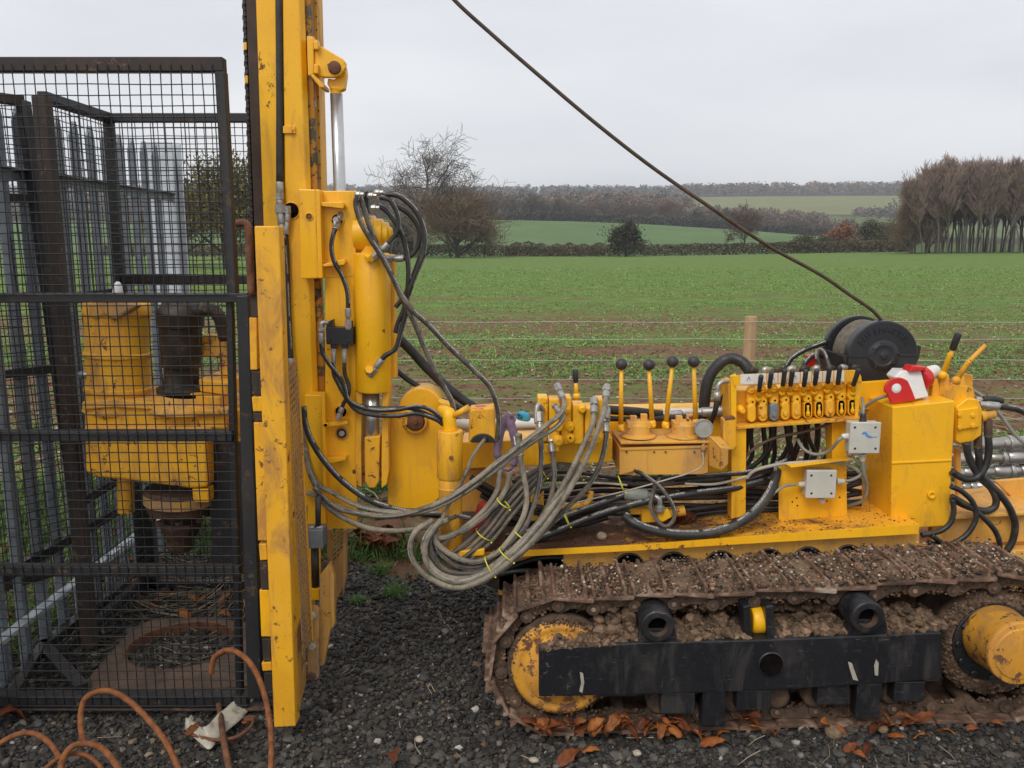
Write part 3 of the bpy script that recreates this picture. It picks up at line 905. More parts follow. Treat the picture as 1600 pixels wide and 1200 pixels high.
while bx < 1440:
    k = r2.choice([0, 0, 1, 1, 2, 3])
    Yb = r2.uniform(338, 395)
    sc = r2.uniform(0.75, 1.2)*(1.0 if bx < 1060 else 0.72)
    belt[k].put(bx, Yb, sc, r2.uniform(0, 6), desc[k]+', '+ordw(bi)+' from the left in the hedgerow belt beyond the far field', 'trees in the distant hedgerow belt', wide=1.15)
    bx += r2.uniform(13, 26); bi += 1
for bi, bx in enumerate((200, 255, 300, 350, 470, 540, 590, 640, 690, 735)):
    belt[r2.choice([0, 1, 2])].put(bx+r2.uniform(-9, 9), r2.uniform(330, 380), r2.uniform(0.8, 1.15), r2.uniform(0, 6), 'leafless skyline tree, '+ordw(bi)+' from the left between palisade post and willow', 'trees in the hedgerow belt behind the mast', wide=1.15)

# single trees nearer than the belt
ivy = Tree('ivy_clad_bush', 'dense dark ivy clad bush standing alone on the hedge, centre of the view', 'bush', 71, H=5.4, trunk_frac=0.05, nlimb=14, spread=0.95, levels=3, kids=(6, 5), r0=0.15, fork=0.85, up=0.15, wob=0.2, twig=0.03, bark=(0.05, 0.04, 0.03), twigc=(0.06, 0.045, 0.03), leafcol=(0.055, 0.048, 0.026), leafn=5200, leafsize=0.22, start=0.75)
ivy.put(978, 126, 1.0, 0.4, wide=1.15)
t = copy_tree(belt[0].root); t.location = at(1163, 384, 175); t.scale = (0.85, 0.85, 0.92); tag(t, 'bare round headed tree standing alone below the cable, right of centre', 'tree')
t['group'] = None
del t['group']
orange = Tree('orange_leaved_tree', 'small orange leaved tree left of the beech grove', 'tree', 77, H=6.0, trunk_frac=0.1, nlimb=12, spread=0.95, levels=3, kids=(6, 5), r0=0.13, fork=0.8, up=0.2, wob=0.2, twig=0.03, twigc=(0.12, 0.06, 0.035), leafcol=(0.27, 0.105, 0.042), leafn=3000, leafsize=0.24, start=0.75)
orange.put(1319, 148, 0.92, 0.2, wide=1.1)
bush = Tree('round_bush', 'x', 'bush', 78, H=4.0, trunk_frac=0.05, nlimb=14, spread=1.0, levels=3, kids=(6, 5), r0=0.1, fork=0.9, up=0.15, wob=0.2, twig=0.028, twigc=(0.085, 0.062, 0.042), leafcol=(0.085, 0.085, 0.03), leafn=3600, leafsize=0.2, start=0.7)
for px, Y, sc, wd, lb in ((1378, 150, 1.5, 1.1, 'yellow green bush, the tallest between orange tree and beech grove'), (1297, 142, 0.75, 1.4, 'low dark bush at the foot of the orange tree, left side'),
                          (1343, 143, 0.6, 1.3, 'low bush between the orange tree and the yellow green bush'), (1248, 140, 0.85, 1.1, 'small olive bush on the hedge left of the orange tree'),
                          (1395, 138, 0.9, 1.3, 'dark bush right against the beech grove'), (620, 128, 1.5, 1.0, 'russet bush under the oak beside the mast')):
    bush.put(px, Y, sc, px*0.7, lb, wide=wd)
# tawny tree seen through the cage
tawny = Tree('tawny_leaved_tree', 'tawny yellow leaved tree seen through the cage mesh beside the mast', 'tree', 81, H=9.5, trunk_frac=0.1, nlimb=14, spread=0.9, levels=4, kids=(5, 5, 4), r0=0.3, fork=0.85, up=0.22, wob=0.18, twig=0.02, twigc=(0.10, 0.08, 0.05), leafcol=(0.17, 0.135, 0.04), leafn=9000, leafsize=0.20, start=0.8)
tawny.put(352, 58, 0.86, 1.0, wide=0.8)
t = tawny.put(285, 66, 0.75, 4.0, 'lower tawny tree seen through the cage, left of the taller one', wide=0.9)

# beech grove on the right
beech = [Tree('bare_beech', 'x', 'tree', 90+i, H=12.6, trunk_frac=0.40, nlimb=24, spread=0.42, levels=4, kids=(7, 6, 5), r0=0.10, fork=0.42, up=0.55, wob=0.12, twig=0.017, bark=(0.115, 0.10, 0.08), twigc=(0.24, 0.17, 0.135), start=1.0, lean=0.015) for i in range(4)]
r3 = random.Random(12)
nb = 0
for row, (Yr, cnt) in enumerate(((112, 30), (118, 28), (125, 28))):
    for i in range(cnt):
        px = 1441 + (i+r3.uniform(-0.45, 0.45))*(255/cnt) + row*3
        sc = 0.86 if px < 1455 else r3.uniform(0.93, 1.06)
        beech[r3.randrange(4)].put(px, Yr+r3.uniform(-2, 2), sc*(1.0+0.02*row), r3.uniform(0, 6), 'slim bare beech, '+ordw(i)+' from the left in the '+['front', 'middle', 'back'][row]+' row of the grove', 'bare beeches in the grove on the right', wide=1.15)
for px, sc in ((1422, 0.72), (1430, 0.8)):
    beech[1].put(px, 116, sc, px, 'leaning outer beech at the left edge of the grove' if sc < 0.75 else 'second outer beech from the left edge of the grove', None, wide=1.5)

# hedges: long clipped hedge on the far side of the field
def hedge(name, label, px0, px1, Y, h, wdt, n, cols, seed, size=0.16, zoff=0.0, top=0.10):
    r = np.random.default_rng(seed)
    x0, x1 = (px0-800)/1317*Y, (px1-800)/1317*Y
    x = r.uniform(x0, x1, n); y = Y+r.uniform(-wdt/2, wdt/2, n)
    hh = h*(1+top*np.sin(x*0.7)*np.sin(x*0.23+1)+top*0.5*np.sin(x*2.9))
    z = (gz(x, y) if Y <= 135 else far_z(x, y)) + zoff + hh*r.uniform(0, 1, n)**0.8
    cl = np.array(cols)[r.integers(0, len(cols), n)]*r.uniform(0.6, 1.35, (n, 1))
    cl = cl*(1+0.25*np.sin(x*0.11+seed))[:, None]
    org = Vector(((x0+x1)/2, Y, float(gz(np.array([(x0+x1)/2]), np.array([Y]))[0]) if Y <= 135 else 0))
    V, F, T = leaf_cards(np.stack([x, y, z], 1), r.uniform(0.5, 1.5, n)*size, r, cl)
    o = np_object(name, V, F, M['twig'], None, T, False, None, org)
    return tag(o, label, 'hedge')
hedge('clipped_hedge', 'long low clipped brown hedge along the far edge of the field', 150, 1425, 131, 1.75, 1.6, 42000, [(0.17, 0.115, 0.072), (0.13, 0.105, 0.06), (0.09, 0.10, 0.045)], 101, 0.20, 0.0, 0.05)
hedge('bramble_hedge', 'ragged dark bramble strip just behind the clipped hedge, left of the ivy bush', 790, 945, 134.5, 1.95, 1.2, 5500, [(0.09, 0.07, 0.052), (0.075, 0.075, 0.045)], 102, 0.22, 0, 0.16)
hedge('hedgerow', 'dark hedgerow at the foot of the middle distance trees', 700, 1290, 334, 3.0, 3.0, 12000, [(0.055, 0.05, 0.03), (0.05, 0.055, 0.03)], 103, 0.7)

# far woods: nobody could count these
def wood(name, bands, seed):
    r = np.random.default_rng(seed); VV = []; FF = []; TT = []; off = 0
    for (p0, p1, Y0, Y1, n, h, w, cols, per, leaf) in bands:
        per = int(per*2.6); leaf = leaf*0.55
        px = r.uniform(p0, p1, n); Y = r.uniform(Y0, Y1, n); x = (px-800)/1317*Y
        z = far_z(x, Y); hs = h*r.uniform(0.75, 1.25, n); cc = np.array(cols)[r.integers(0, len(cols), n)]
        C = np.repeat(np.stack([x, Y, z], 1), per, 0)
        d = r.normal(0, 1, (n*per, 3)); d /= np.linalg.norm(d, axis=1)[:, None]
        hr = np.repeat(hs, per)
        C = C + d*np.stack([hr*w, hr*w, hr*0.42], 1)*(r.uniform(0.4, 1, n*per)[:, None]) + np.stack([0*hr, 0*hr, hr*0.55], 1)
        V, F, T = leaf_cards(C, leaf*r.uniform(0.5, 1.4, n*per), r, np.repeat(cc, per, 0)*r.uniform(0.7, 1.3, (n*per, 1)))
        VV.append(V); FF.append(F+off); TT.append(T); off += len(V)
    return np_object(name, np.concatenate(VV), np.concatenate(FF), M['twig'], None, np.concatenate(TT), False, 'stuff')
BR = [(0.18, 0.125, 0.085), (0.15, 0.11, 0.078), (0.20, 0.125, 0.08), (0.14, 0.11, 0.075)]
EV = [(0.028, 0.04, 0.028), (0.035, 0.045, 0.03)]
wood('distant_woodland', [
    (-500, 1100, 1350, 1900, 900, 15, 0.40, EV+BR[:1], 14, 6.0),
    (1060, 2200, 950, 1150, 900, 14, 0.42, BR, 18, 4.5),
    (-500, 1060, 960, 1250, 700, 11, 0.45, BR[:2]+EV, 14, 5.0),
    (760, 1080, 450, 640, 260, 12, 0.5, BR+EV[:1], 26, 2.4),
    (1080, 1290, 430, 560, 150, 5.5, 0.5, BR, 30, 2.0),
    (1330, 1600, 560, 640, 70, 8, 0.5, BR+EV, 30, 2.8),
    (1400, 1800, 560, 900, 200, 13, 0.5, BR, 26, 3.0),
    (1150, 1420, 345, 400, 70, 5.5, 0.5, BR+[(0.11, 0.09, 0.045)], 46, 1.3),
    (-300, 760, 400, 640, 300, 12, 0.5, BR, 20, 2.8)], 111)

# ------------------------------------------------------------ wire fence at the field edge
WF = empty('wire_fence', (0.0, 4.9, 0.04), 'low stock fence of thin galvanised wires between the gravel yard and the field', 'fence')
pp = at(1175, 495, 4.9)
def fence_post(x, ztop, seed):
    r = random.Random(seed); mb = MB()
    pts = [(x+r.uniform(-.003, .003), 4.93, -0.1), (x, 4.93, 0.6), (x+0.004, 4.93, ztop)]
    mb.tube(pts, [0.040, 0.038, 0.036], 14)
    mb.build('post', M['wood'], WF, 0.004)
fence_post(pp.x, pp.z, 1)
fence_post(pp.x+3.3, pp.z, 2)
fence_post(-1.93, 1.16, 3)
for py in (503, 530, 563, 593, 622, 655):
    z = at(1100, py, 4.885).z
    mb = MB(); n = 26
    mb.tube([(-1.9+7.2*i/n, 4.885, z+0.003*math.sin(i*1.7+py)) for i in range(n+1)], 0.0013, 5)
    mb.build('wire', M['wire'], WF)

# palisade along the left side of the yard
PF = empty('palisade_fence', (-1.85, 3.4, 0), 'tall galvanised palisade fence running back along the left side, outside the cage', 'fence')
XP = -1.86
n = 17
for i in range(n):
    yy = 2.3 + i*0.135
    mb = MB(); w = 0.034
    prof = [(-w, 0), (-w*0.55, -0.016), (-w*0.2, -0.016), (0, -0.004), (w*0.2, -0.016), (w*0.55, -0.016), (w, 0)]
    top = 2.12
    k0 = len(mb.v)
    for z, s in ((0.02, 1), (top-0.06, 1), (top, 0.15)):
        for a, b in prof: mb.v.append(Vector((XP-b*1.0, yy+a*s, z)))
        for a, b in reversed(prof): mb.v.append(Vector((XP-b*1.0-0.003, yy+a*s, z)))
    m_ = 2*len(prof)
    for L_ in range(2):
        for q in range(m_):
            q2 = (q+1) % m_
            mb.face((k0+L_*m_+q, k0+L_*m_+q2, k0+(L_+1)*m_+q2, k0+(L_+1)*m_+q))
    mb.build('pale', M['galv'], PF)
for z, mt in ((0.20, 'galv_bright'), (1.86, 'galv')):
    mb = MB()
    mb.box((XP+0.018, 2.0, z-0.022), (XP+0.024, 4.62, z+0.022)); mb.box((XP+0.024, 2.0, z+0.018), (XP+0.06, 4.62, z+0.023))
    mb.build('rail', M[mt], PF)
# heavy rolled post where the palisade ends
mb = MB(); x0, x1 = at(234, 300, 4.62).x, at(275, 300, 4.62).x
zt = at(255, 222, 4.62).z
mb.box((x0, 4.60, 0), (x1, 4.612, zt)); mb.box((x0, 4.72, 0), (x1, 4.732, zt)); mb.box(((x0+x1)/2-0.005, 4.612, 0), ((x0+x1)/2+0.005, 4.72, zt-0.002))
mb.build('post', M['galv_bright'], PF, 0.002)
# ============================================================ THE DRILLING RIG
RIG = empty('drilling_rig', (0.75, 3.0, 0.02), 'yellow crawler drilling rig with upright mast, muddy black framed track and looping hydraulic hoses', 'drilling rig')
FWD = Vector((0, -1, 0))

def along(pxs, Y):
    return [at(p[0], p[1], p[2] if len(p) > 2 else Y) for p in pxs]

# ---------------------------------------------------------------- crawler track
TY0, TY1 = 2.50, 2.77
c1 = Vector((0.166, 0, 0.256)); r1 = 0.235
c2 = Vector((1.585, 0, 0.318)); r2_ = 0.250
def track_path():
    d = c2-c1; L = d.length; ang = math.atan2(d.z, d.x)
    off = math.asin((r2_-r1)/L)
    pts = []
    # top tangent left->right, round the sprocket, bottom back, round the idler
    a_top = ang + PI/2 + off; a_bot = ang - PI/2 - off
    def P(c, r, a): return Vector((c.x+r*math.cos(a), 0, c.z+r*math.sin(a)))
    n = 160
    for i in range(n):
        t = i/n; p = P(c1, r1, a_top).lerp(P(c2, r2_, a_top), t)
        p.z -= 0.010*math.sin(PI*t)+0.004*math.sin(7*PI*t); pts.append(p)
    for i in range(n): pts.append(P(c2, r2_, a_top + (a_bot-a_top)*i/n))
    for i in range(n):
        t = i/n; p = P(c2, r2_, a_bot).lerp(P(c1, r1, a_bot), t); pts.append(p)
    for i in range(n): pts.append(P(c1, r1, a_bot + (a_top-2*PI-a_bot)*i/n))
    return pts
TP = track_path()
cum = [0]
for a, b in zip(TP, TP[1:]+TP[:1]): cum.append(cum[-1]+(b-a).length)
def tp(s):
    s = s % cum[-1]
    import bisect
    i = bisect.bisect_right(cum, s)-1; i = min(i, len(TP)-1)
    a, b = TP[i], TP[(i+1) % len(TP)]
    t = (s-cum[i])/max(1e-9, (b-a).length)
    return a.lerp(b, t), (b-a).normalized()
NSH = 34
pitch = cum[-1]/NSH

# the black side frame is the body of the track
mb = MB()
mb.Q([(842, 1014), (1000, 1004), (1180, 1000), (1472, 988), (1472, 1062), (1200, 1080), (1000, 1086), (842, 1089)], 2.455, 0.06)
TRK = mb.build('crawler_track', M['black'], RIG, 0.005, origin=(0.875, 2.67, 0.28))
mb = MB()       # black disc painting the shade of a port in the side frame
p = at(1205, 1038, 2.452)
mb.cyl(p, p+Vector((0, 0.006, 0)), 0.037, n=28)
mb.build('port_shade', M['hole'], TRK)
mb = MB(); mb.lathe(p+Vector((0, -0.003, 0)), p+Vector((0, 0.006, 0)), [(0, 0.037), (0, 0.041), (1, 0.042)], 28, cap=False)
mb.build('port_rim', M['black'], TRK)
# bare paint scars
for q in ([(1325, 1034), (1331, 1036), (1336, 1050), (1341, 1064), (1333, 1062), (1328, 1046)], [(1369, 1030), (1373, 1036), (1372, 1056), (1367, 1055), (1366, 1040)],
          [(906, 1050), (911, 1052), (913, 1066), (910, 1083), (905, 1080), (908, 1068)]):
    mb = MB(); mb.prism([at(x, y, 2.4535) for x, y in q], (0, 0.001, 0)); mb.build('paint_scar', M['cable_grey'], TRK)
# inner frame and hidden web
mb = MB()
mb.Q([(930, 1015), (1180, 960), (1450, 955), (1470, 1065), (1200, 1085), (930, 1090)], 2.60, 0.14)
mb.build('inner_frame', M['mudplain'], TRK, 0.006)
# blocks under the side frame (roller carriers)
for x0, y0, x1, y1 in ((1033, 1086, 1086, 1116), (1097, 1083, 1134, 1135), (1151, 1082, 1205, 1110), (1277, 1072, 1327, 1102), (1338, 1071, 1377, 1123), (1397, 1068, 1445, 1097)):
    mb = MB(); mb.R(x0, y0-3, x1, y1, 2.465, 0.05)
    mb.build('roller_bracket', M['black'], TRK, 0.004)
for x, y in ((1030, 1100), (1148, 1098), (1275, 1090), (1395, 1085), (1216, 1092), (1335, 1088)):
    mb = MB(); p = at(x, y, 2.515); mb.lathe(p, p+Vector((0, 0.16, 0)), [(0, 0.030), (0.04, 0.040), (1, 0.040)], 22)
    mb.build('roller', M['mudplain'], TRK)
# lifting tubes
for x, y, yb in ((1028, 980, 1006), (1357, 966, 992)):
    mb = MB(); p = at(x, y, 2.435); q = p+Vector((0, 0.17, 0))
    mb.lathe(p, q, [(0.0, 0.031), (0.0, 0.050), (0.04, 0.054), (0.95, 0.054), (1, 0.04)], 28, cap=False)
    a = at(x-30, y+8, 2.46); b = at(x+30, yb+3, 2.46)
    mb.prism([at(x-27, y+2, 2.462), at(x+27, y+2, 2.462), at(x+33, yb+4, 2.462), at(x-33, yb+4, 2.462)], (0, 0.05, 0))
    o = mb.build('lifting_tube', M['black'], TRK, 0.003)
    mb = MB(); mb.cyl(p+Vector((0, 0.035, 0)), p+Vector((0, 0.05, 0)), 0.033, n=28); mb.build('bore_shade', M['hole'], TRK)  # black disc paints the shade down the bore
    mb = MB(); mb.lathe(p+Vector((0, -0.0005, 0)), p+Vector((0, 0.036, 0)), [(0, 0.032), (1, 0.031)], 28, cap=False); mb.build('tube_lining', M['mudplain'], TRK)
# yellow top roller between two black ears
mb = MB(); a, b = at(1172, 968, 2.53), at(1196, 968, 2.53)
mb.lathe(a, b, [(0, 0.040), (0.2, 0.044), (0.8, 0.044), (1, 0.040)], 26); mb.build('top_roller', M['yellow'], TRK)
for x0, x1 in ((1161, 1173), (1196, 1210)):
    mb = MB(); mb.Q([(x0, 948), (x1-1, 946), (x1+3, 1003), (x0+3, 1004)], 2.475, 0.07); mb.build('roller_ear', M['black'], TRK, 0.004)
# idler wheel
mb = MB(); p = Vector((0.158, 2.492, 0.253))
mb.lathe(p, p+Vector((0, 0.22, 0)), [(0, 0.0), (0.0, 0.118), (0.05, 0.128), (0.02, 0.136), (0.04, 0.156), (0.12, 0.160), (0.14, 0.172), (0.3, 0.172), (0.32, 0.158), (0.68, 0.158), (0.7, 0.172), (1.0, 0.168)], 56)
M['wheel'] = paint('scuffed_wheel_paint', (0.78, 0.36, 0.012), (0.55, 0.24, 0.03), (0.15, 0.065, 0.03), chip_at=0.565, dirt=(0.26, 0.13, 0.055), dirt_at=0.50, dirt_amt=0.65, rough=0.55)
o = mb.build('idler_wheel', [M['wheel'], M['mudplain']], TRK)
for f in o.data.polygons:
    if (f.center + o.location + TRK.location + RIG.location).y > 2.4965+0.02: f.material_index = 1
# drive sprocket and motor
sc_ = at(1560, 1002, 2.56)
mb = MB(); mb.lathe((c2.x-0.01, 2.53, c2.z), (c2.x-0.01, 2.74, c2.z), [(0, 0.10), (0.02, 0.165), (0.2, 0.185), (0.35, 0.185), (0.4, 0.15), (0.7, 0.15), (0.72, 0.185), (1, 0.18)], 48)
mb.build('sprocket_drum', M['mudplain'], TRK)
mb = MB(); hc = Vector((c2.x-0.022, 2.525, c2.z+0.012))
mb.lathe(hc, hc+Vector((0, 0.02, 0)), [(0, 0.0), (0, 0.132), (1, 0.136)], 40)
for i in range(12):
    a = 2*PI*i/12; mb.bolt(hc+Vector((math.cos(a)*0.118, 0, math.sin(a)*0.118)), (0, -1, 0), 0.011)
mb.build('sprocket_flange', M['black'], TRK, 0.002)
mb = MB(); hb = at(1549, 990, 2.53); hf = at(1583, 1008, 2.385)
hf.z = hb.z + 0.004; hf.x = hb.x + 0.006
mb.lathe(hb, hf, [(0, 0.098), (0.15, 0.104), (0.86, 0.097), (0.9, 0.101), (1.0, 0.099), (1.0, 0.082), (1.03, 0.080), (1.03, 0.0)], 48)
mb.bolt(hf+Vector((0.045, -0.002, 0.055)), (0, -1, 0), 0.013, 0.008)
mb.build('drive_hub', M['wheel'], TRK, 0.0015)

# shoes and chain links
rs = random.Random(5)
def frame_at(s):
    p, t = tp(s)
    nrm = Vector((-t.z, 0, t.x))
    return p, t, nrm
for i in range(NSH):
    s = (i+0.35)*pitch
    p, t, nrm = frame_at(s)
    # outward for clockwise path seen from the front: top run goes +x, outward is +z
    h = pitch*0.54
    mb = MB()
    j = rs.uniform(-0.006, 0.006)
    y0, y1 = TY0+j, TY1+j
    def PT(a, b, y): return Vector((p.x, y, p.z)) + t*a + nrm*b
    prof = [(-h, -0.004), (h*0.86, -0.014), (h*0.94, -0.008), (h*0.90, 0.003), (h*0.62, 0.001), (h*0.60, 0.030), (h*0.46, 0.031), (h*0.42, 0.003), (-h*0.1, 0.003), (-h*0.14, 0.017), (-h*0.30, 0.018), (-h*0.34, 0.003), (-h*0.80, 0.004), (-h*0.84, 0.018), (-h*0.96, 0.018), (-h, 0.006)]
    mb.prism([PT(a, b, y0) for a, b in prof], (0, y1-y0, 0))
    mb.build('track_shoe', M['shoe'], TRK, 0.003)
    mb = MB()
    for yy in (TY0+0.035, TY0+0.175):
        L1 = [(-h*0.92, -0.050), (-h*0.6, -0.066), (-h*0.1, -0.046), (h*0.5, -0.046), (h*0.95, -0.062), (h*1.15, -0.045), (h*1.05, -0.022), (h*0.7, -0.010), (-h*0.75, -0.010), (-h*0.98, -0.028)]
        mb.prism([PT(a, b, yy) for a, b in L1], (0, 0.022, 0))
        q = PT(h*0.93, -0.043, yy-0.012)
        mb.lathe(q, q+Vector((0, 0.03 if yy > TY0+0.1 else 0.155, 0)), [(0, 0.010), (0, 0.021), (1, 0.023)], 14); mb.m = 1; mb.bolt(q, (0, -1, 0), 0.009, 0.004); mb.m = 0
        for a in (-0.35, 0.3): mb.bolt(PT(h*a, -0.014, yy+0.028), -nrm, 0.010)
    mb.build('chain_link', [M['mudplain'], M['shoe']], TRK, 0.002)

def caked(name, s0, s1, y0, y1, h0, h1, seed):
    r = np.random.default_rng(seed); ns = int((s1-s0)/0.007); ny = int((y1-y0)/0.007)
    V = np.zeros((ns, ny, 3)); fld = r.uniform(0, 1, (ns+8, ny+8))
    for k in (1, 2, 4): pass
    sm = sum(fld[a:a+ns, b:b+ny] for a in range(3) for b in range(3))/9
    sm2 = np.zeros((ns, ny)); cr = r.uniform(0, 1, (ns//6+3, ny//6+3))
    for i in range(ns):
        for j in range(ny):
            a, b = i/6, j/6; ia, ib = int(a), int(b); fa, fb = a-ia, b-ib
            sm2[i, j] = (cr[ia, ib]*(1-fa)+cr[ia+1, ib]*fa)*(1-fb)+(cr[ia, ib+1]*(1-fa)+cr[ia+1, ib+1]*fa)*fb
    for i in range(ns):
        s = s0+(s1-s0)*i/(ns-1); p, t, nrm = frame_at(s); env = min(1, i/20)
        ph = ((s/pitch-0.35+0.5) % 1.0); seam = 0.12 if abs(ph-0.93) < 0.06 else 1.0
        for j in range(ny):
            e = min(1, (j+0.2)/4, (ny-1-j+0.2)/4)
            h = (h0+(h1-h0)*(0.5*sm[i, j]*2-0.25+0.75*sm2[i, j]))*env*e*seam
            V[i, j] = (p.x+nrm.x*h, y0+(y1-y0)*j/(ny-1)+0.004*math.sin(i*0.9), p.z+nrm.z*h)
    a, b = np.meshgrid(np.arange(ny-1), np.arange(ns-1)); q = (b*ny+a).ravel()
    F = np.stack([q, q+1, q+ny+1, q+ny], 1)
    T = np.ones((ns*ny, 3))*0.13*np.array([1, 0.68, 0.46])*(0.55+0.9*sm2.ravel()[:, None])
    return np_object(name, V.reshape(-1, 3), F, M['mud'], TRK, T, True, 'stuff', origin_of(TRK))
caked('caked_mud', 0.16, (c2-c1).length+0.25, TY0+0.012, TY1-0.006, 0.003, 0.024, 31)
# earth caked on the track: on shoes, and heaps lying on the frame inside the loop
def lumps(name, boxes, seed, parent, mat, kindtag='stuff', cols=((0.13, 0.085, 0.055),), sub=1):
    r = np.random.default_rng(seed); Ps = []; Ss = []; Cs = []
    for (f, n, s0, s1) in boxes:
        for _ in range(n):
            Ps.append(f(r)); Ss.append(r.uniform(s0, s1))
            Cs.append(np.array(cols[r.integers(0, len(cols))])*r.uniform(0.5, 1.5))
    return stones(name, np.array(Ps), np.array(Ss), np.array(Cs), mat, seed, sub, 0.8, parent, kindtag, 0.28, origin_of(parent))
def on_top(s0, s1, hh=0.006):
    def f(r):
        s = r.uniform(s0, s1); p, t, nrm = frame_at(s)
        k = r.uniform(0, 1)
        q = Vector((p.x, TY0+0.004+(TY1-TY0)*k, p.z)) + nrm*(0.004+abs(r.normal(0, hh)))
        return (q.x, q.y, q.z+(0.006 if s > 0.3 else 0.0))
    return f
top_len = (c2-c1).length
Lc = cum[-1]
cols_m = ((0.30, 0.20, 0.13), (0.13, 0.085, 0.055), (0.17, 0.115, 0.075), (0.095, 0.07, 0.052), (0.05, 0.047, 0.044), (0.21, 0.13, 0.08), (0.15, 0.095, 0.06))
lumps('track_mud', [(on_top(0.10, top_len+0.2, 0.006), 5200, 0.002, 0.006), (on_top(0.45, top_len+0.2, 0.006), 240, 0.006, 0.012), (on_top(-0.25, 0.12, 0.003), 900, 0.002, 0.005)], 7, TRK, M['mud'], cols=cols_m)
lumps('track_grit', [(on_top(0.0, top_len+0.2, 0.016), 700, 0.0025, 0.006)], 8, TRK, M['stones'], cols=((0.4, 0.35, 0.28), (0.03, 0.03, 0.03), (0.28, 0.13, 0.07)))
def heap(px0, px1, yfun, Y0, Y1, amp):
    def f(r):
        u = r.uniform(0, 1); px = px0+(px1-px0)*u
        Y = r.uniform(Y0, Y1)
        h = amp*math.sin(PI*min(1, max(0, u)))**0.6*(0.55+0.45*math.sin(u*19+px0))
        p = at(px, yfun(px), 2.48)
        return (p.x, Y, p.z + 0.008 + h*r.uniform(0, 1)*(0.5+0.5*(Y-Y0)/(Y1-Y0)))
    return f
bar_top = lambda px: np.interp(px, [842, 1000, 1180, 1472], [1014, 1004, 1000, 988])
mudc = ((0.15, 0.098, 0.062), (0.20, 0.13, 0.085), (0.11, 0.072, 0.048))
lumps('mud_heap', [(heap(845, 960, bar_top, 2.46, 2.50, 0.035), 420, 0.005, 0.013),
                   (heap(930, 1005, bar_top, 2.48, 2.60, 0.13), 520, 0.009, 0.022),
                   (heap(1050, 1165, bar_top, 2.47, 2.60, 0.065), 620, 0.006, 0.019),
                   (heap(1205, 1330, bar_top, 2.47, 2.60, 0.050), 560, 0.006, 0.017),
                   (heap(1380, 1480, bar_top, 2.47, 2.62, 0.060), 460, 0.006, 0.018),
                   (heap(1210, 1330, lambda p: 978, 2.58, 2.66, 0.04), 260, 0.006, 0.016),
                   (heap(1045, 1160, lambda p: 985, 2.60, 2.70, 0.05), 260, 0.006, 0.018)], 9, TRK, M['mud'], cols=mudc)
def ann(r):
    a = r.uniform(0, 2*PI); R = r.uniform(0.125, 0.185)
    return (c2.x-0.01+R*math.cos(a), 2.535+0.03*max(0, (R-0.165)/0.02)+r.uniform(-0.002, 0.006), c2.z+R*math.sin(a))
def idl(r):
    a = r.uniform(0.15*PI, 0.62*PI) if r.uniform() < 0.6 else r.uniform(0, 2*PI); R = 0.158+r.uniform(-0.006, 0.012)
    return (0.158+R*math.cos(a), 2.497+r.uniform(0, 0.02), 0.253+R*math.sin(a))
def linkmud(r):
    s = r.uniform(0, Lc); p, t, nrm = frame_at(s); q = Vector((p.x, 0, p.z))-nrm*r.uniform(0.012, 0.06)
    return (q.x, 2.512+r.uniform(0.02, 0.045), q.z)
lumps('drive_mud', [(ann, 1500, 0.003, 0.008), (idl, 420, 0.002, 0.006), (linkmud, 2200, 0.003, 0.009)], 19, TRK, M['mud'], cols=((0.13, 0.08, 0.05), (0.18, 0.115, 0.07), (0.09, 0.055, 0.035)))
# the other track, on the far side
far = TRK.copy(); COL.objects.link(far); far.parent = RIG; far.location = TRK.location + Vector((0, 0.98, 0))
for ch in list(TRK.children):
    if ch.name.split('.')[0] in ('track_shoe', 'inner_frame', 'idler_wheel', 'sprocket_drum'):
        copy_tree(ch, far)

# ---------------------------------------------------------------- chassis and deck
mb = MB()
mb.Q([(880, 866), (1100, 850), (1437, 832), (1437, 895), (880, 905)], 2.81, 0.03)
mb.box((-0.05, 2.86, 0.20), (1.9, 3.42, 0.52))
CH = mb.build('chassis', M['yellow_dusty'], RIG, 0.004)
for x, y in ((983, 889), (1052, 887), (1125, 885), (1200, 882), (1262, 879), (1325, 876)):
    p = at(x, y, 2.808); mb = MB(); mb.cyl(p, p+Vector((0, 0.006, 0)), 0.055, n=32); mb.build('opening_shade', M['hole'], CH)  # solid black discs stand for the shade in the frame openings
    mb = MB(); mb.lathe(p+Vector((0, -0.004, 0)), p+Vector((0, 0.008, 0)), [(0, 0.055), (0, 0.060), (1, 0.060)], 32, cap=False); mb.build('opening_rim', M['darksteel'], CH)
mb = MB(); mb.Q([(755, 880), (880, 868), (884, 915), (812, 935), (760, 915)], 2.86, 0.5); mb.build('dark_end_plate', M['darksteel'], CH, 0.004)
for k, (pts, r) in enumerate([([(700, 925, 2.9), (790, 895, 2.84), (880, 890, 2.84), (960, 880, 2.845), (1010, 868, 2.85)], 0.010), ([(740, 915, 2.88), (830, 875, 2.85), (900, 871, 2.84), (950, 862, 2.85)], 0.009),
                              ([(1115, 875, 2.845), (1160, 860, 2.845), (1240, 856, 2.845)], 0.006), ([(1380, 860, 2.845), (1420, 850, 2.845), (1450, 868, 2.84), (1490, 885, 2.83)], 0.008),
                              ([(1370, 845, 2.845), (1400, 855, 2.845), (1440, 880, 2.83)], 0.007)]):
    mb = MB(); mb.tube(spline(along(pts, 2.85), 8), r, 10); mb.build('hose', M['hose_plain'], CH)

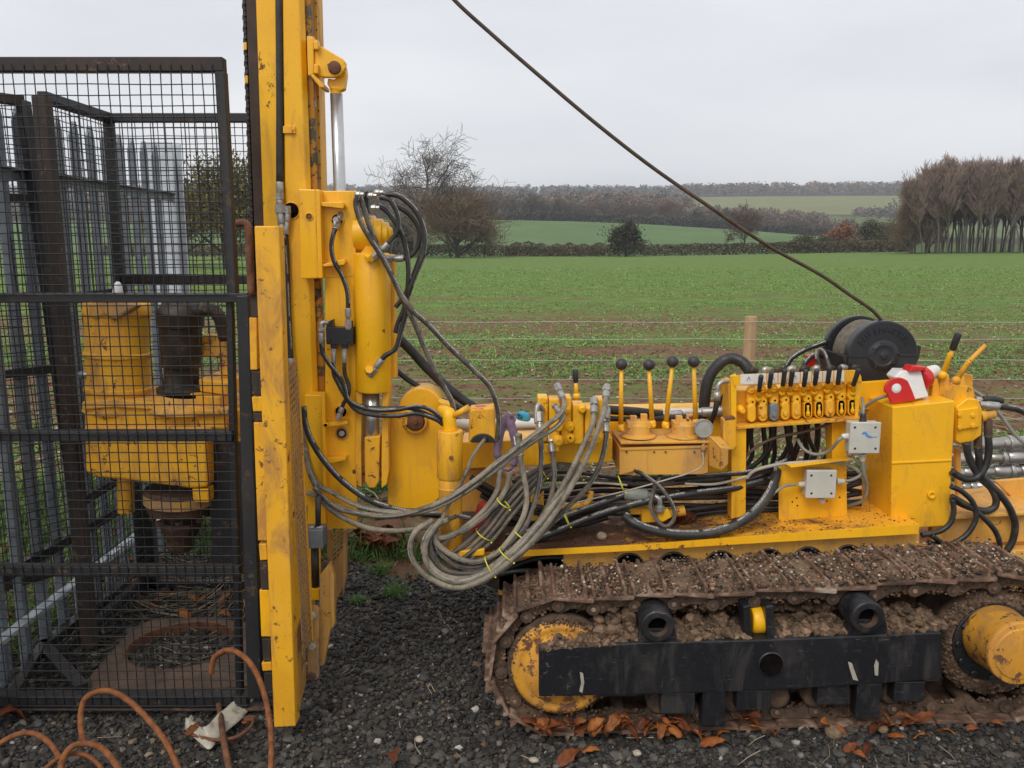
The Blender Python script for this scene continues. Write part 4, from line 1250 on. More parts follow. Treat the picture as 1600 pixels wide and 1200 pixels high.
# deck: folded plate, lip in front
lipT = [(690, 868), (1000, 852), (1160, 840), (1437, 820)]
mb = MB()
f = [at(x, y, 2.78) for x, y in lipT]
b = [Vector((p.x, 3.55, p.z)) for p in f]
for i in range(len(f)-1):
    a0, a1 = f[i], f[i+1]; c0, c1_ = b[i], b[i+1]; dz = Vector((0, 0, -0.008))
    k = len(mb.v); mb.v += [a0, a1, c1_, c0, a0+dz, a1+dz, c1_+dz, c0+dz]
    for q in ((0, 1, 2, 3), (7, 6, 5, 4), (0, 4, 5, 1), (1, 5, 6, 2), (2, 6, 7, 3), (3, 7, 4, 0)): mb.face([k+i_ for i_ in q])
def deck_material():
    m, N, L, B = newmat('rusty_deck_paint')
    v = coords(N, L, False); sp = N.new('ShaderNodeSeparateXYZ'); L.new(v, sp.inputs[0])
    n1 = noise(N, L, v, 5, 8, 0.75, 0.3)
    mr = N.new('ShaderNodeMapRange'); L.new(sp.outputs[0], mr.inputs[0]); mr.inputs[1].default_value = -0.9; mr.inputs[2].default_value = 0.85
    mr.inputs[3].default_value = 0.32; mr.inputs[4].default_value = -0.14
    ad = N.new('ShaderNodeMath'); ad.operation = 'ADD'; L.new(n1, ad.inputs[0]); L.new(mr.outputs[0], ad.inputs[1])
    k = ramp(N, L, ad.outputs[0], [(0.44, 0.0), (0.60, 1.0)])
    rust = ramp(N, L, noise(N, L, v, 24, 7, 0.75), [(0.3, (0.035, 0.016, 0.010)), (0.55, (0.10, 0.042, 0.020)), (0.8, (0.24, 0.11, 0.045))])
    c = mix(N, L, k, (0.84, 0.38, 0.02), rust)
    sp2 = ramp(N, L, noise(N, L, v, 70, 5, 0.75), [(0.58, 0.0), (0.64, 0.85)])
    c = mix(N, L, sp2, c, (0.10, 0.045, 0.02))
    L.new(c, B.inputs['Base Color']); L.new(mix(N, L, k, 0.45, 0.9), B.inputs['Roughness'])
    L.new(bump(N, L, noise(N, L, v, 60, 6), 0.5, 0.003), B.inputs['Normal'])
    return m
DECK = mb.build('deck', deck_material(), RIG)
mb = MB()
lipB = [(690, 876), (1000, 860), (1160, 850), (1435, 834)]
for (x0, y0), (x1, y1), (X0, Y0), (X1, Y1) in zip(lipT, lipT[1:], lipB, lipB[1:]):
    mb.prism([at(x0, y0-1, 2.774), at(x1, y1-1, 2.774), at(X1, Y1, 2.774), at(X0, Y0, 2.774)], (0, 0.0055, 0))
mb.build('deck_lip', M['yellow'], DECK)
def deck_z(x):   # height of the deck surface at world x
    xs_ = [p.x for p in f]; zs_ = [p.z for p in f]
    return float(np.interp(x, xs_, zs_))
def deck_pt(px, Y):
    x = (px-800)*Y/1300
    for _ in range(6):
        z = deck_z(x); cyv = None
        # refine x for that pixel column
        t = (Y*math.cos(PITCH)+(EYE-z)*math.sin(PITCH))/FPX
        x = (px-800)*t
    return Vector((x, Y, deck_z(x)))
r = np.random.default_rng(3)
Pd = []; 
for _ in range(1500):
    px = r.uniform(760, 1160) if r.uniform() < 0.75 else r.uniform(1160, 1430); q = deck_pt(px, r.uniform(2.79, 3.2)); Pd.append((q.x, q.y, q.z+0.001))
stones('deck_grit', np.array(Pd), r.uniform(0.0012, 0.004, 1500), np.array([(0.09, 0.045, 0.025)])*r.uniform(0.4, 2.0, (1500, 1)), M['mud'], 4, 1, 0.6, DECK, 'stuff', 0.25, origin_of(DECK))

# big power box
zb = deck_z(at(1430, 820, 2.87).x)+0.002
mb = MB(); mb.Q([(1395, 636), (1493, 626), (1483, 822), (1392, 828)], 2.87, 0.26)
BOX = mb.build('control_cabinet', M['yellow'], RIG, 0.005, 3)
mb = MB(); mb.Q([(1393.5, 722), (1487, 718), (1486.8, 721), (1393.5, 725.5)], 2.866, 0.006); mb.build('weld_seam', M['yellow'], BOX, 0.002)
mb = MB(); p = at(1455, 773, 2.868); mb.lathe(p, p+Vector((0, -0.008, 0)), [(0, 0.0145), (1, 0.0135), (1, 0.008), (0.3, 0.007), (0.3, 0)], 20); mb.build('drain_boss', M['yellow'], BOX, 0.001)

# ---------------------------------------------------------------- valve bank
VB_Y = 2.96
def vx(u, y):    # photo px along the sloping bank; u 0..1
    return 1143+u*200
mb = MB(); mb.Q([(1150, 666), (1346, 652), (1346, 657), (1150, 671)], 2.93, 0.16)
VALVE = mb.build('valve_bank', M['yellow_worn'], RIG, 0.002)
mb = MB(); mb.Q([(1150, 610), (1338, 598), (1340, 654), (1150, 664)], 3.0, 0.11); mb.build('valve_body', M['yellow'], VALVE, 0.004)
mb = MB(); mb.Q([(1138, 600), (1151, 597), (1151, 668), (1140, 662)], 2.975, 0.13); mb.build('end_block', M['yellow_worn'], VALVE, 0.004)
# end plates
mb = MB(); mb.Q([(1142, 588), (1151, 585), (1151, 668), (1143, 668)], 2.95, 0.02); mb.build('end_plate', M['yellow'], VALVE, 0.002)
mb = MB(); mb.Q([(1337, 582), (1346, 588), (1347, 600), (1341, 652), (1336, 653)], 2.95, 0.02); mb.build('end_plate', M['yellow'], VALVE, 0.002)
# name-plate strip: yellow carrier, white labels between the levers
mb = MB(); a = [(1144, 588), (1338, 578), (1345, 585), (1346, 596), (1146, 605)]
mb.Q([(1144, 587), (1336, 578), (1344, 584), (1347, 596), (1147, 603)], 2.945, 0.004); mb.build('label_carrier', M['yellow'], VALVE, 0.001)
def strip_y(px, top=True): return np.interp(px, [1144, 1346], [585.5, 577.5] if top else [601.5, 595.5])
wl = [(1157, 1182)] + [(1182+i*17.4, 1182+i*17.4+15.2) for i in range(8)]
for x0, x1 in wl:
    mb = MB(); mb.Q([(x0, strip_y(x0)), (x1, strip_y(x1)), (x1, strip_y(x1, 0)), (x0, strip_y(x0, 0))], 2.9425, 0.002)
    for sx in (x0+3, x1-3):
        mb.bolt(at(sx, strip_y(sx, 0)-3, 2.9425), (0, -1, 0), 0.0025, 0.0015)
    LBL = mb.build('lever_label', M['white_worn'], VALVE, 0.0005)
    mb = MB(); xm = (x0+x1)/2; ym = (strip_y(xm)+strip_y(xm, 0))/2
    mb.bar(at(xm-2.5, ym+3, 2.9415), at(xm+0.5, ym-4, 2.9415), 0.001, 0.0012); mb.bar(at(xm+0.5, ym-4, 2.9415), at(xm+3, ym+2, 2.9415), 0.001, 0.0012); mb.build('label_mark', M['rubber'], LBL)
# ten sections with spool caps, and a lever each
sec = [1175, 1192.5, 1210, 1227.5, 1245, 1262.5, 1280, 1297.5, 1315, 1332]
lev = [(1188, 585, 609), (1204, 580, 603), (1225, 576, 600), (1237, 577, 600), (1258, 577, 601), (1275, 576, 599), (1295, 572, 596), (1311, 571, 598), (1338, 575, 600)]
for i, sx in enumerate(sec):
    dy = -(sx-1175)*0.062
    mb = MB()
    mb.Q([(sx-7.6, 611+dy), (sx+7.2, 610+dy), (sx+7.2, 655+dy), (sx-7.6, 656+dy)], 2.975, 0.03)
    c_ = at(sx, 629+dy, 2.955); mb.lathe(c_+Vector((0, 0.03, 0)), c_, [(0, 0.0165), (0.8, 0.0155), (1, 0.0135)], 20)
    c_ = at(sx-1, 609+dy, 2.965); mb.lathe(c_+Vector((0, 0.02, -0.012)), c_+Vector((0, -0.004, 0.008)), [(0, 0.014), (0.7, 0.016), (0.72, 0.012), (1, 0.011)], 16)
    S = mb.build('valve_section', M['yellow'], VALVE, 0.003)
    mb = MB(); q = at(sx+1, 628+dy, 2.9545); mb.cyl(q, q+Vector((0, -0.001, 0)), 0.0035, n=12); mb.build('pin_hole_shade', M['hole'], S)  # solid dot coloured black for the shade in a pin hole
    yc = 646+dy
    if i in (6, 7, 9, 5):
        if i == 7:
            pass
    opened = i in (5, 6, 8, 9)
    # oval end cap: closed and rounded, or open showing its spring
    prof = []
    for k in range(24):
        a = 2*PI*k/24; prof.append((sx+6.6*math.cos(a), yc+math.sin(a)*6.6+(7.5 if math.sin(a) > 0 else -7.5)))
    mb = MB(); mb.Q(prof, 2.948 if not opened else 2.958, 0.03)
    cap = mb.build('spool_cap', M['galv'] if i == 2 else (M['yellow_worn'] if i in (1, 3, 4, 7) else M['yellow']), S, 0.006 if not opened else 0.002, 3)
    if opened:
        inner = [(sx+(x_-sx)*0.74, yc+(y_-yc)*0.84) for x_, y_ in prof]
        mb = MB(); mb.Q(inner, 2.9565, 0.001); mb.build('cavity_shade', M['hole'], S)  # flat black sheet puts the cavity's shade into colour
        mb = MB(); q = at(sx, yc+6, 2.954)
        mb.lathe(at(sx, yc+10, 2.953), at(sx, yc-7, 2.953), [(0, 0.0065), (0.35, 0.0075), (0.5, 0.004), (0.8, 0.0035), (1, 0.005)], 12); mb.build('spool_end', M['yellow'], S)
    elif i:
        mb = MB(); q = at(sx, yc+4, 2.947); mb.lathe(q, q+Vector((0, -0.006, 0)), [(0, 0.0095), (0.6, 0.009), (1, 0.006)], 16); mb.build('cap_boss', cap.data.materials[0], S)
for i, (lx, yt, yb_) in enumerate(lev):
    mb = MB(); base = at(lx-3 if i < 8 else lx-6, yb_+14, 2.955); top = at(lx, yt+16, 2.92)
    mb.tube([base, base.lerp(top, 0.5), top], [0.0085, 0.0075, 0.0065], 10); mb.ball(base, 0.0115, 12, 8)
    Lv = mb.build('lever', M['yellow'], VALVE)
    g0 = at(lx-2 if i < 8 else lx-5, yb_+3, 2.925); g1 = at(lx+1.5 if i < 8 else lx+4, yt+1, 2.905)
    mb = MB(); mb.lathe(g0, g1, [(0, 0.006), (0.05, 0.0082), (0.5, 0.0086), (0.9, 0.0092), (1.0, 0.0065)], 14); mb.build('grip', M['rubber'], Lv)
# row of steel hose ends behind the labels
for i in range(9):
    x_ = 1172+i*20; y_ = 577-(x_-1172)*0.03
    mb = MB(); a = at(x_, y_+10, 3.06); b_ = at(x_+3, y_+1, 3.05); c_ = at(x_+10, y_+2, 3.06)
    mb.tube(spline([a, b_, c_], 5), 0.011, 10); mb.lathe(at(x_, y_+14, 3.06), at(x_, y_+5, 3.06), [(0, 0.014), (1, 0.014)], 6)
    mb.build('hose_end', M['steel'] if i % 2 else M['darksteel'], VALVE)
mb = MB(); q = at(1158, 641, 2.955); mb.lathe(q+Vector((0, 0.04, 0)), q+Vector((0.004, -0.012, 0)), [(0, 0.016), (0.5, 0.016), (0.55, 0.011), (1, 0.009)], 14); mb.build('relief_valve', M['yellow'], VALVE)
# legs of the valve stand
mb = MB(); mb.Q([(1143, 667), (1166, 666), (1165, 806), (1143, 810)], 2.945, 0.006)
mb.Q([(1143, 667), (1147, 667), (1147, 810), (1143, 811)], 2.951, 0.06)
for y_ in (712, 735, 770): mb.bolt(at(1156, y_, 2.945), (0, -1, 0), 0.003, 0.001)
mb.build('stand_leg', M['yellow'], VALVE, 0.0015)
mb = MB(); mb.Q([(1305, 656), (1323, 655), (1323, 812), (1305, 812)], 2.975, 0.006); mb.Q([(1300, 657), (1305, 656), (1305, 812), (1300, 812)], 2.975, 0.06); mb.build('stand_leg', M['yellow'], VALVE, 0.0015)
mb = MB(); mb.Q([(1130, 655), (1150, 652), (1151, 702), (1131, 705)], 2.90, 0.045)
mb.build('square_tube', M['yellow_worn'], VALVE, 0.004)
mb = MB(); mb.Q([(1133, 654), (1149, 652), (1149, 655), (1133, 657)], 2.898, 0.04); mb.build('tube_mouth', M['rust'], VALVE, 0.001)

# cable plate with the lower grey junction box
mb = MB(); mb.Q([(1216, 724), (1322, 716), (1324, 808), (1316, 810), (1220, 815), (1217, 811)], 2.925, 0.004)
mb.prism([at(1224, 723, 2.92), at(1325, 716, 2.92), at(1335, 718, 2.86)+Vector((0, 0, 0)), at(1236, 731, 2.86)], (0, 0, 0.003))
PLATE = mb.build('junction_plate', M['yellow'], RIG, 0.0012)
for x_, y_ in ((1238, 784), (1245, 778), (1292, 783), (1312, 777), (1246, 790)):
    mb = MB(); mb.bolt(at(x_, y_, 2.9245), (0, -1, 0), 0.0032, 0.0012, 10); mb.build('rivet', M['darksteel'], PLATE)
def jbox(px0, py0, px1, py1, Y, parent):
    mb = MB(); mb.R(px0, py0, px1, py1, Y+0.012, 0.050)
    J = mb.build('junction_box', M['grey_plastic'], parent, 0.005, 3)
    mb = MB(); mb.R(px0-1, py0-1, px1+1, py1+1, Y, 0.014); mb.build('box_lid', M['grey_plastic'], J, 0.004, 3)
    for sx, sy in ((px0+7, py0+7), (px1-7, py0+7), (px0+7, py1-7), (px1-7, py1-7)):
        mb = MB(); q = at(sx, sy, Y-0.0006); mb.cyl(q, q+Vector((0, 0.002, 0)), 0.0042, n=14); mb.build('lid_screw', M['darksteel'], J)
    return J
J1 = jbox(1261, 736, 1306, 778, 2.86, PLATE)
J2 = jbox(1329, 661, 1375, 708, 2.83, RIG)
mb = MB(); mb.tube(spline(along([(1347, 678), (1352, 676), (1356, 681), (1364, 683), (1371, 682)], 2.8285), 5), [0.002]*2+[0.004]*12+[0.0012]*7, 6); o = mb.build('blue_pen_mark', plain('blue_ink', [(0.3, (0.06, 0.20, 0.5)), (0.7, (0.12, 0.32, 0.62))], 20, 0.6, bmp=0), J2)
o.scale = (1, 0.15, 1)
def gland(p, d, par, mat='grey_plastic', r=0.011, L=0.03):
    d = Vector(d).normalized(); mb = MB(); mb.lathe(p, p+d*L, [(0, r*1.15), (0.3, r*1.15), (0.32, r*0.95), (0.5, r), (0.85, r*0.9), (1, r*0.6)], 10); mb.build('cable_gland', M[mat], par, 0.0008)
gland(at(1260, 757, 2.895), (-1, 0, 0), J1); gland(at(1307, 752, 2.895), (1, 0, 0), J1); gland(at(1284, 779, 2.895), (0, 0, -1), J1, L=0.018)
gland(at(1328, 682, 2.865), (-1, 0, 0), J2, 'white_plastic'); gland(at(1348, 709, 2.865), (0, 0, -1), J2); gland(at(1348, 659, 2.865), (0, 0, 1), J2, 'rubber')
# ============================================================ MAST, CYLINDER, BOOM
def quadcol(name, left, right, y0, y1, Y, dep, mat, parent, bevel=0.003):
    """upright strip: left/right are (x at y0, x at y1)"""
    mb = MB(); mb.Q([(left[0], y0), (right[0], y0), (right[1], y1), (left[1], y1)], Y, dep)
    return mb.build(name, mat, parent, bevel)
TOP = -130
def ex(x0, y0, x1, y1, y):  # linear x at y through two points
    return x0+(x1-x0)*(y-y0)/(y1-y0)
# main mast box: two faces with a groove between, built as one profile
MY = 2.86
lx = lambda y: ex(400, 0, 412, 350, y); g0 = lambda y: ex(431, 0, 436, 350, y); g1 = lambda y: ex(442, 0, 446, 350, y); rx = lambda y: ex(468, 0, 480, 350, y)
yb = 800
def prof_at(y):
    return [at(lx(y), y, MY), at(g0(y), y, MY), at(g0(y)+1, y, MY+0.03), at(g1(y), y, MY+0.03), at(g1(y), y, MY), at(rx(y)-1, y, MY),
            at(rx(y)+8, y, MY+0.02), at(rx(y)+8, y, MY+0.16), at(lx(y), y, MY+0.16)]
mb = MB(); A = prof_at(TOP); Bq = prof_at(yb)
k = len(mb.v); mb.v += A+Bq; n = len(A)
for i in range(n): j = (i+1) % n; mb.face([k+i, k+j, k+n+j, k+n+i])
mb.face([k+i for i in range(n)]); mb.face([k+n+i for i in reversed(range(n))])
MAST = mb.build('mast', M['yellow'], RIG, 0.003)
quadcol('oily_slide', (ex(468, 0, 481, 350, TOP), 490), (ex(484, 0, 492, 350, TOP), 508), TOP, 615, MY+0.03, 0.03, paint('oily_steel_rail', (0.10, 0.075, 0.025), (0.05, 0.04, 0.02), (0.4, 0.17, 0.01), chip_at=0.5, dirt=(0.02, 0.017, 0.012), dirt_at=0.5, dirt_amt=0.8, rough=0.3), MAST)
quadcol('rear_rail', (ex(484, 0, 493, 300, TOP), ex(484, 0, 493, 300, 330)), (ex(495, 0, 503, 300, TOP), ex(495, 0, 503, 300, 330)), TOP, 330, MY+0.09, 0.09, M['yellow_worn'], MAST)
# bolts along the rear rail edge
mb = MB()
for y_ in range(-100, 290, 21): mb.bolt(at(ex(494, 0, 501, 300, y_), y_, MY+0.089), (0, -1, 0), 0.003, 0.002)
mb.build('rail_bolts', M['rust'], MAST, kind='stuff')
# left side: dark rail and feed chain
quadcol('guide_rail', (ex(384, 0, 397, 350, TOP), ex(384, 0, 397, 350, 560)), (ex(401, 0, 413, 350, TOP), ex(401, 0, 413, 350, 560)), TOP, 560, MY+0.02, 0.12, plain('rusted_rail', [(0.3, (0.035, 0.024, 0.018)), (0.7, (0.075, 0.045, 0.032))], 14, 0.8, bmp=0.4), MAST)
mb = MB(); y_ = TOP; i = 0
while y_ < 620:
    x_ = ex(381, 0, 393, 350, y_)
    hgt = 9.0
    mb.Q([(x_-2.4-(i % 2), y_), (x_+2.6, y_), (x_+2.6, y_+hgt*0.9), (x_-2.4-(i % 2), y_+hgt*0.9)], MY+0.03+(0.004 if i % 2 else 0), 0.022 if i % 2 else 0.03)
    q = at(x_, y_, MY+0.027); mb.cyl(q, q+Vector((0, 0.04, 0)), 0.0055, n=8)
    y_ += hgt; i += 1
mb.build('feed_chain', M['darksteel'], MAST, 0.001)
for y_ in (66, 118): 
    mb = MB(); x_ = ex(381, 0, 393, 350, y_); mb.Q([(x_-3, y_), (x_+2, y_), (x_+2, y_+12), (x_-3, y_+12)], MY+0.024, 0.01); mb.build('painted_link', M['yellow_worn'], MAST, 0.001)
# clip with a bolt on the mast face
mb = MB(); mb.Q([(442, 197), (461, 197), (461, 208), (442, 208)], MY-0.008, 0.01); mb.Q([(453, 197), (456, 197), (456, 208), (453, 208)], MY-0.014, 0.008); mb.bolt(at(457.5, 202, MY-0.008), (0, -1, 0), 0.006, 0.004); mb.build('hose_clip', M['yellow'], MAST, 0.001)
# port in the mast face, its inner shade a black disc, with hose couplings
p = at(455, 329, MY-0.002); mb = MB(); mb.lathe(p+Vector((0, 0.004, 0)), p, [(0, 0.0), (0, 0.026), (1, 0.026), (1, 0)], 28); mb.build('mast_port_shade', M['hole'], MAST)
mb = MB(); mb.lathe(p+Vector((0, -0.002, 0)), p+Vector((0, 0.004, 0)), [(0, 0.026), (0, 0.030), (1, 0.030)], 28, cap=False); mb.build('port_rim', M['yellow_worn'], MAST)

# hose with fittings: a long one running down the groove
def fitting(pts, r, par, name='hose_fitting', mat='steel', n=6):
    """crimped ferrule and hexagon nut along the direction pts[0]->pts[1] (hose end -> port)"""
    a, b = Vector(pts[0]), Vector(pts[1])
    mb = MB(); mb.lathe(a, b, [(0, r*1.15), (0.02, r*1.38), (0.42, r*1.38), (0.44, r*0.9), (0.52, r*0.9)], 14)
    m_ = a.lerp(b, 0.52); mb.lathe(m_, b, [(0, r*1.15), (0.05, r*1.55), (0.85, r*1.55), (1.0, r*1.25)], 6)
    return mb.build(name, M[mat], par, 0.0006)
def hose(pts, r, mat='hose', Y=2.8, par=None, sub=8, n=12, name='hose', ends=(0, 0), fit='steel', label=None):
    P = spline(along(pts, Y), sub)
    mb = MB(); mb.tube(P, r, n)
    o = mb.build(name, M[mat], par or RIG, label=label)
    L = 0.055 if r > 0.007 else 0.035
    if ends[0]: d = (P[0]-P[2]).normalized(); fitting((P[0]-d*L*0.35, P[0]+d*L), r, o, mat=fit)
    if ends[1]: d = (P[-1]-P[-3]).normalized(); fitting((P[-1]-d*L*0.35, P[-1]+d*L), r, o, mat=fit)
    return o
hose([(434, -120, MY+0.004), (436, 0, MY+0.004), (437, 150, MY+0.004), (437, 286, MY-0.004)], 0.0118, 'rubber', par=MAST, n=14)
mb = MB()
for (x0, y0, x1, y1, r_, n_) in ((437, 284, 437, 302, 0.0125, 16), (437, 302, 437, 312, 0.0155, 6), (437, 312, 437, 320, 0.0125, 12), (437, 320, 438, 333, 0.0185, 6), (438, 333, 440, 350, 0.013, 16), (449, 322, 450, 334, 0.0125, 6), (450, 334, 449, 347, 0.0105, 12), (440, 350, 442, 368, 0.011, 14), (449, 347, 447, 366, 0.0095, 12)):
    mb.cyl(at(x0, y0, MY-0.018), at(x1, y1, MY-0.018), r_, n=n_)
mb.build('coupling', M['steel'], MAST, 0.0008)
hose([(442, 366), (444, 390), (447, 430), (449, 480), (452, 530), (455, 568)], 0.0095, 'hose', MY-0.02, MAST, ends=(0, 1))
hose([(447, 366), (449, 400), (451, 470), (455, 560), (458, 640)], 0.0075, 'hose_plain', MY-0.012, MAST)

# ---- slide carriage, upper and lower, with the plate behind joining them
CY = 2.80
mb = MB(); mb.Q([(508, 430), (553, 430), (556, 600), (558, 827), (508, 826), (508, 600)], CY+0.045, 0.02)
mb.Q([(500, 298), (557, 298), (555, 432), (503, 435)], CY+0.043, 0.022)
CAR = mb.build('slide_plate', M['yellow'], RIG, 0.003)
mb = MB(); mb.Q([(466, 295), (500, 296), (504, 435), (470, 436)], CY, 0.07); mb.build('upper_carriage', M['yellow'], CAR, 0.004)
mb = MB(); mb.Q([(491, 296), (493, 296), (497, 434), (495, 434)], CY-0.0015, 0.003); mb.build('weld_seam', M['yellow_worn'], CAR, 0.001)
mb = MB(); mb.Q([(475, 617), (506, 617), (509, 826), (478, 828)], CY, 0.07); mb.build('lower_carriage', M['yellow'], CAR, 0.004)
mb = MB(); mb.Q([(502, 615), (508, 612), (509, 826), (505, 827)], CY-0.01, 0.02); mb.build('carriage_edge', M['yellow'], CAR, 0.002)
for q in ([(501, 316), (535, 316), (538, 321), (536, 326), (502, 322)], [(504, 413), (538, 405), (540, 409), (537, 414), (504, 417)], [(508, 661), (542, 658), (543, 663), (508, 668)], [(508, 716), (540, 714), (540, 719), (509, 726)]):
    mb = MB(); mb.Q(q, CY+0.008, 0.04); mb.build('gusset', M['yellow'], CAR, 0.002)
def port(x, y, Y, r, par, ring='yellow', inner='hole'):
    p = at(x, y, Y); mb = MB(); mb.lathe(p+Vector((0, 0.006, 0)), p+Vector((0, 0.0, 0)), [(0, 0), (0, r), (1, r), (1, 0)], 24); mb.build('port_disc', M[inner], par)  # solid disc; the default inner colour paints a hole's shade
    mb = MB(); mb.lathe(p+Vector((0, -0.003, 0)), p+Vector((0, 0.006, 0)), [(0, r*0.98), (0, r*1.22), (1, r*1.25)], 24, cap=False); mb.build('port_rim', M[ring], par)
port(527, 344, CY+0.04, 0.019, CAR); port(533, 643, CY+0.04, 0.020, CAR); port(534, 677, CY+0.04, 0.018, CAR, 'yellow_mud', 'mudplain'); port(509, 664, CY-0.012, 0.006, CAR)
port(483, 338, CY-0.002, 0.010, CAR, 'yellow_worn', 'rust')
# bolt in the round seat
mb = MB(); mb.bolt(at(534, 677, CY+0.036), (0, -1, 0), 0.011, 0.006); mb.build('seat_bolt', M['steel'], CAR)
# short pressure line from the upper port to the black valve block
hose([(526, 352, CY+0.02), (521, 366, CY), (518, 385, CY), (522, 408, CY), (535, 432, CY), (543, 458, CY), (544, 490, CY)], 0.0078, 'hose', CY, CAR, ends=(1, 1))
mb = MB(); q = at(527, 344, CY+0.035); mb.bolt(q, (0, -1, 0), 0.012, 0.03); mb.tube(spline([q+Vector((0, -0.02, 0)), q+Vector((-0.002, -0.03, -0.012)), at(524, 358, CY+0.01)], 5), 0.006, 10); mb.build('elbow_fitting', M['steel'], CAR)
mb = MB(); mb.Q([(509, 512), (551, 512), (551, 539), (510, 538)], CY-0.005, 0.05); mb.Q([(512, 503), (520, 499), (521, 512), (509, 513)], CY, 0.03); mb.Q([(540, 502), (549, 502), (549, 513), (540, 513)], CY, 0.03)
for q in ((514, 533), (545, 533)): mb.bolt(at(q[0], q[1], CY-0.005), (0, -1, 0), 0.006, 0.004)
mb.Q([(516, 538), (526, 538), (525, 546), (517, 546)], CY, 0.02); mb.Q([(533, 538), (543, 538), (542, 546), (534, 546)], CY, 0.02)
mb.build('valve_block', M['black_clean'], CAR, 0.003)
mb = MB(); mb.tube(spline([at(512, 504, CY), at(503, 505, CY-0.01), at(502, 515, CY-0.01)], 5), 0.008, 10); mb.bolt(at(502, 512, CY-0.01), (0, 0, -1), 0.012, 0.014); mb.cyl(at(502, 520, CY-0.01), at(502, 537, CY-0.01), 0.0095, n=14); mb.build('elbow_fitting', M['steel'], CAR, 0.0005)
for x_ in (521.5, 538):
    mb = MB(); mb.bolt(at(x_, 545, CY), (0, 0, -1), 0.009, 0.014); mb.cyl(at(x_, 550, CY), at(x_, 566, CY), 0.0085, n=14); mb.build('hose_fitting', M['steel'], CAR, 0.0005)
hose([(502, 536), (504, 550), (514, 568), (530, 588), (539, 606), (543, 622), (556, 633), (585, 641), (620, 640), (650, 635), (672, 640), (692, 655)], 0.0075, 'hose', CY-0.02)
hose([(521, 566), (522, 585), (530, 602), (540, 620), (556, 640), (580, 648), (620, 650), (650, 646), (680, 655), (693, 664)], 0.0075, 'hose', CY-0.01)
hose([(538, 566), (539, 585), (545, 602), (544, 618), (537, 630), (533, 641)], 0.007, 'hose_plain', CY, CAR, ends=(0, 1))
hose([(540, 622), (560, 634), (600, 638), (640, 638), (670, 648), (690, 660)], 0.007, 'hose_plain', CY)

# clevis and cylinder
CZ = 2.86
mb = MB(); mb.Q([(479, 56), (490, 57), (490, 118), (481, 118)], CZ-0.03, 0.09); mb.Q([(485, 118), (491, 116), (506, 132), (506, 137), (500, 137)], CZ-0.03, 0.09)
mb.Q([(490, 64), (497, 62), (497, 77), (490, 77)], CZ-0.04, 0.03); mb.Q([(490, 100), (497, 100), (497, 115), (490, 115)], CZ-0.04, 0.03)
CLV = mb.build('clevis_bracket', M['yellow'], RIG, 0.003)
mb = MB()
mb.Q([(491, 70), (502, 72), (536, 92), (540, 98), (540, 106), (531, 118), (520, 121), (502, 120), (491, 116)], CZ-0.02, 0.022)
mb.build('clevis_cheek', M['yellow'], CLV, 0.004)
mb = MB(); mb.Q([(493, 72), (504, 74), (537, 95), (541, 104), (531, 120), (504, 121), (493, 117)], CZ+0.045, 0.02); mb.build('clevis_cheek', M['yellow'], CLV, 0.003)
p = at(522, 105, CZ-0.028); mb = MB(); mb.lathe(p, p+Vector((0, 0.1, 0)), [(0, 0), (0, 0.018), (0.02, 0.021), (0.9, 0.021), (1, 0.0)], 24)
mb.Q([(511, 100), (514, 99), (517, 110), (514, 111)], CZ-0.032, 0.004); mb.build('pivot_pin', M['rust'], CLV, 0.001)
mb = MB(); mb.Q([(512, 122), (522, 124), (540, 104), (541, 116), (538, 139), (531, 142), (516, 140), (511, 131)], CZ+0.005, 0.036)
mb.lathe(at(525, 138, CZ+0.022), at(525, 149, CZ+0.022), [(0, 0.023), (0.4, 0.018), (1, 0.0195)], 22)
mb.build('rod_eye', M['yellow'], RIG, 0.004)
mb = MB(); mb.tube([at(525.5, 147, CZ+0.022), at(531, 300, CZ+0.022), at(535, 420, CZ+0.022)], 0.0205, 28); mb.build('feed_rod', M['chrome'], RIG)
# trunnion boss behind the plate
mb = MB(); a = at(555, 366, CZ+0.02); b = at(613, 366, CZ+0.02)
mb.lathe(a, b, [(0, 0.058), (0.32, 0.058), (0.34, 0.062), (0.55, 0.062), (0.56, 0.052), (0.75, 0.052), (0.76, 0.040), (0.9, 0.040), (0.91, 0.026), (1, 0.022)], 32)
mb.build('trunnion_boss', M['yellow'], RIG, 0.001)
mb = MB(); mb.Q([(572, 384), (596, 388), (596, 400), (560, 400)], CZ-0.03, 0.03); mb.build('trunnion_web', M['yellow'], RIG, 0.003)
# fat cylinder
XC = 581.0
mb = MB()
mb.lathe(at(XC, 395, CZ), at(584, 611, CZ), [(0, 0.055), (0.012, 0.0615), (0.105, 0.0615), (0.11, 0.0625), (0.67, 0.0625), (0.675, 0.0618), (0.985, 0.0618), (1, 0.058)], 48)
CYL = mb.build('tilt_cylinder', M['yellow'], RIG, 0.001)
mb = MB(); mb.Q([(604, 397), (616, 398), (619, 590), (607, 594)], CZ+0.02, 0.05); mb.build('cylinder_saddle', M['yellow'], CYL, 0.004)
mb = MB(); mb.lathe(at(574, 402, CZ-0.065), at(580, 404, CZ-0.085), [(0, 0.013), (1, 0.013)], 6); mb.lathe(at(576, 580, CZ-0.055), at(577, 577, CZ-0.085), [(0, 0.0145), (1, 0.0145)], 6); mb.build('banjo_bolt', M['yellow'], CYL, 0.001)
mb = MB(); mb.tube([at(581.5, 609, CZ), at(580.5, 700, CZ)], 0.0265, 30); mb.build('cylinder_rod', M['chrome'], CYL)
mb = MB(); mb.Q([(569, 683), (594, 681), (593, 700), (592, 752), (586, 763), (576, 763), (570, 752)], CZ-0.03, 0.055); mb.build('rod_eye', M['yellow_worn'], CYL, 0.005)
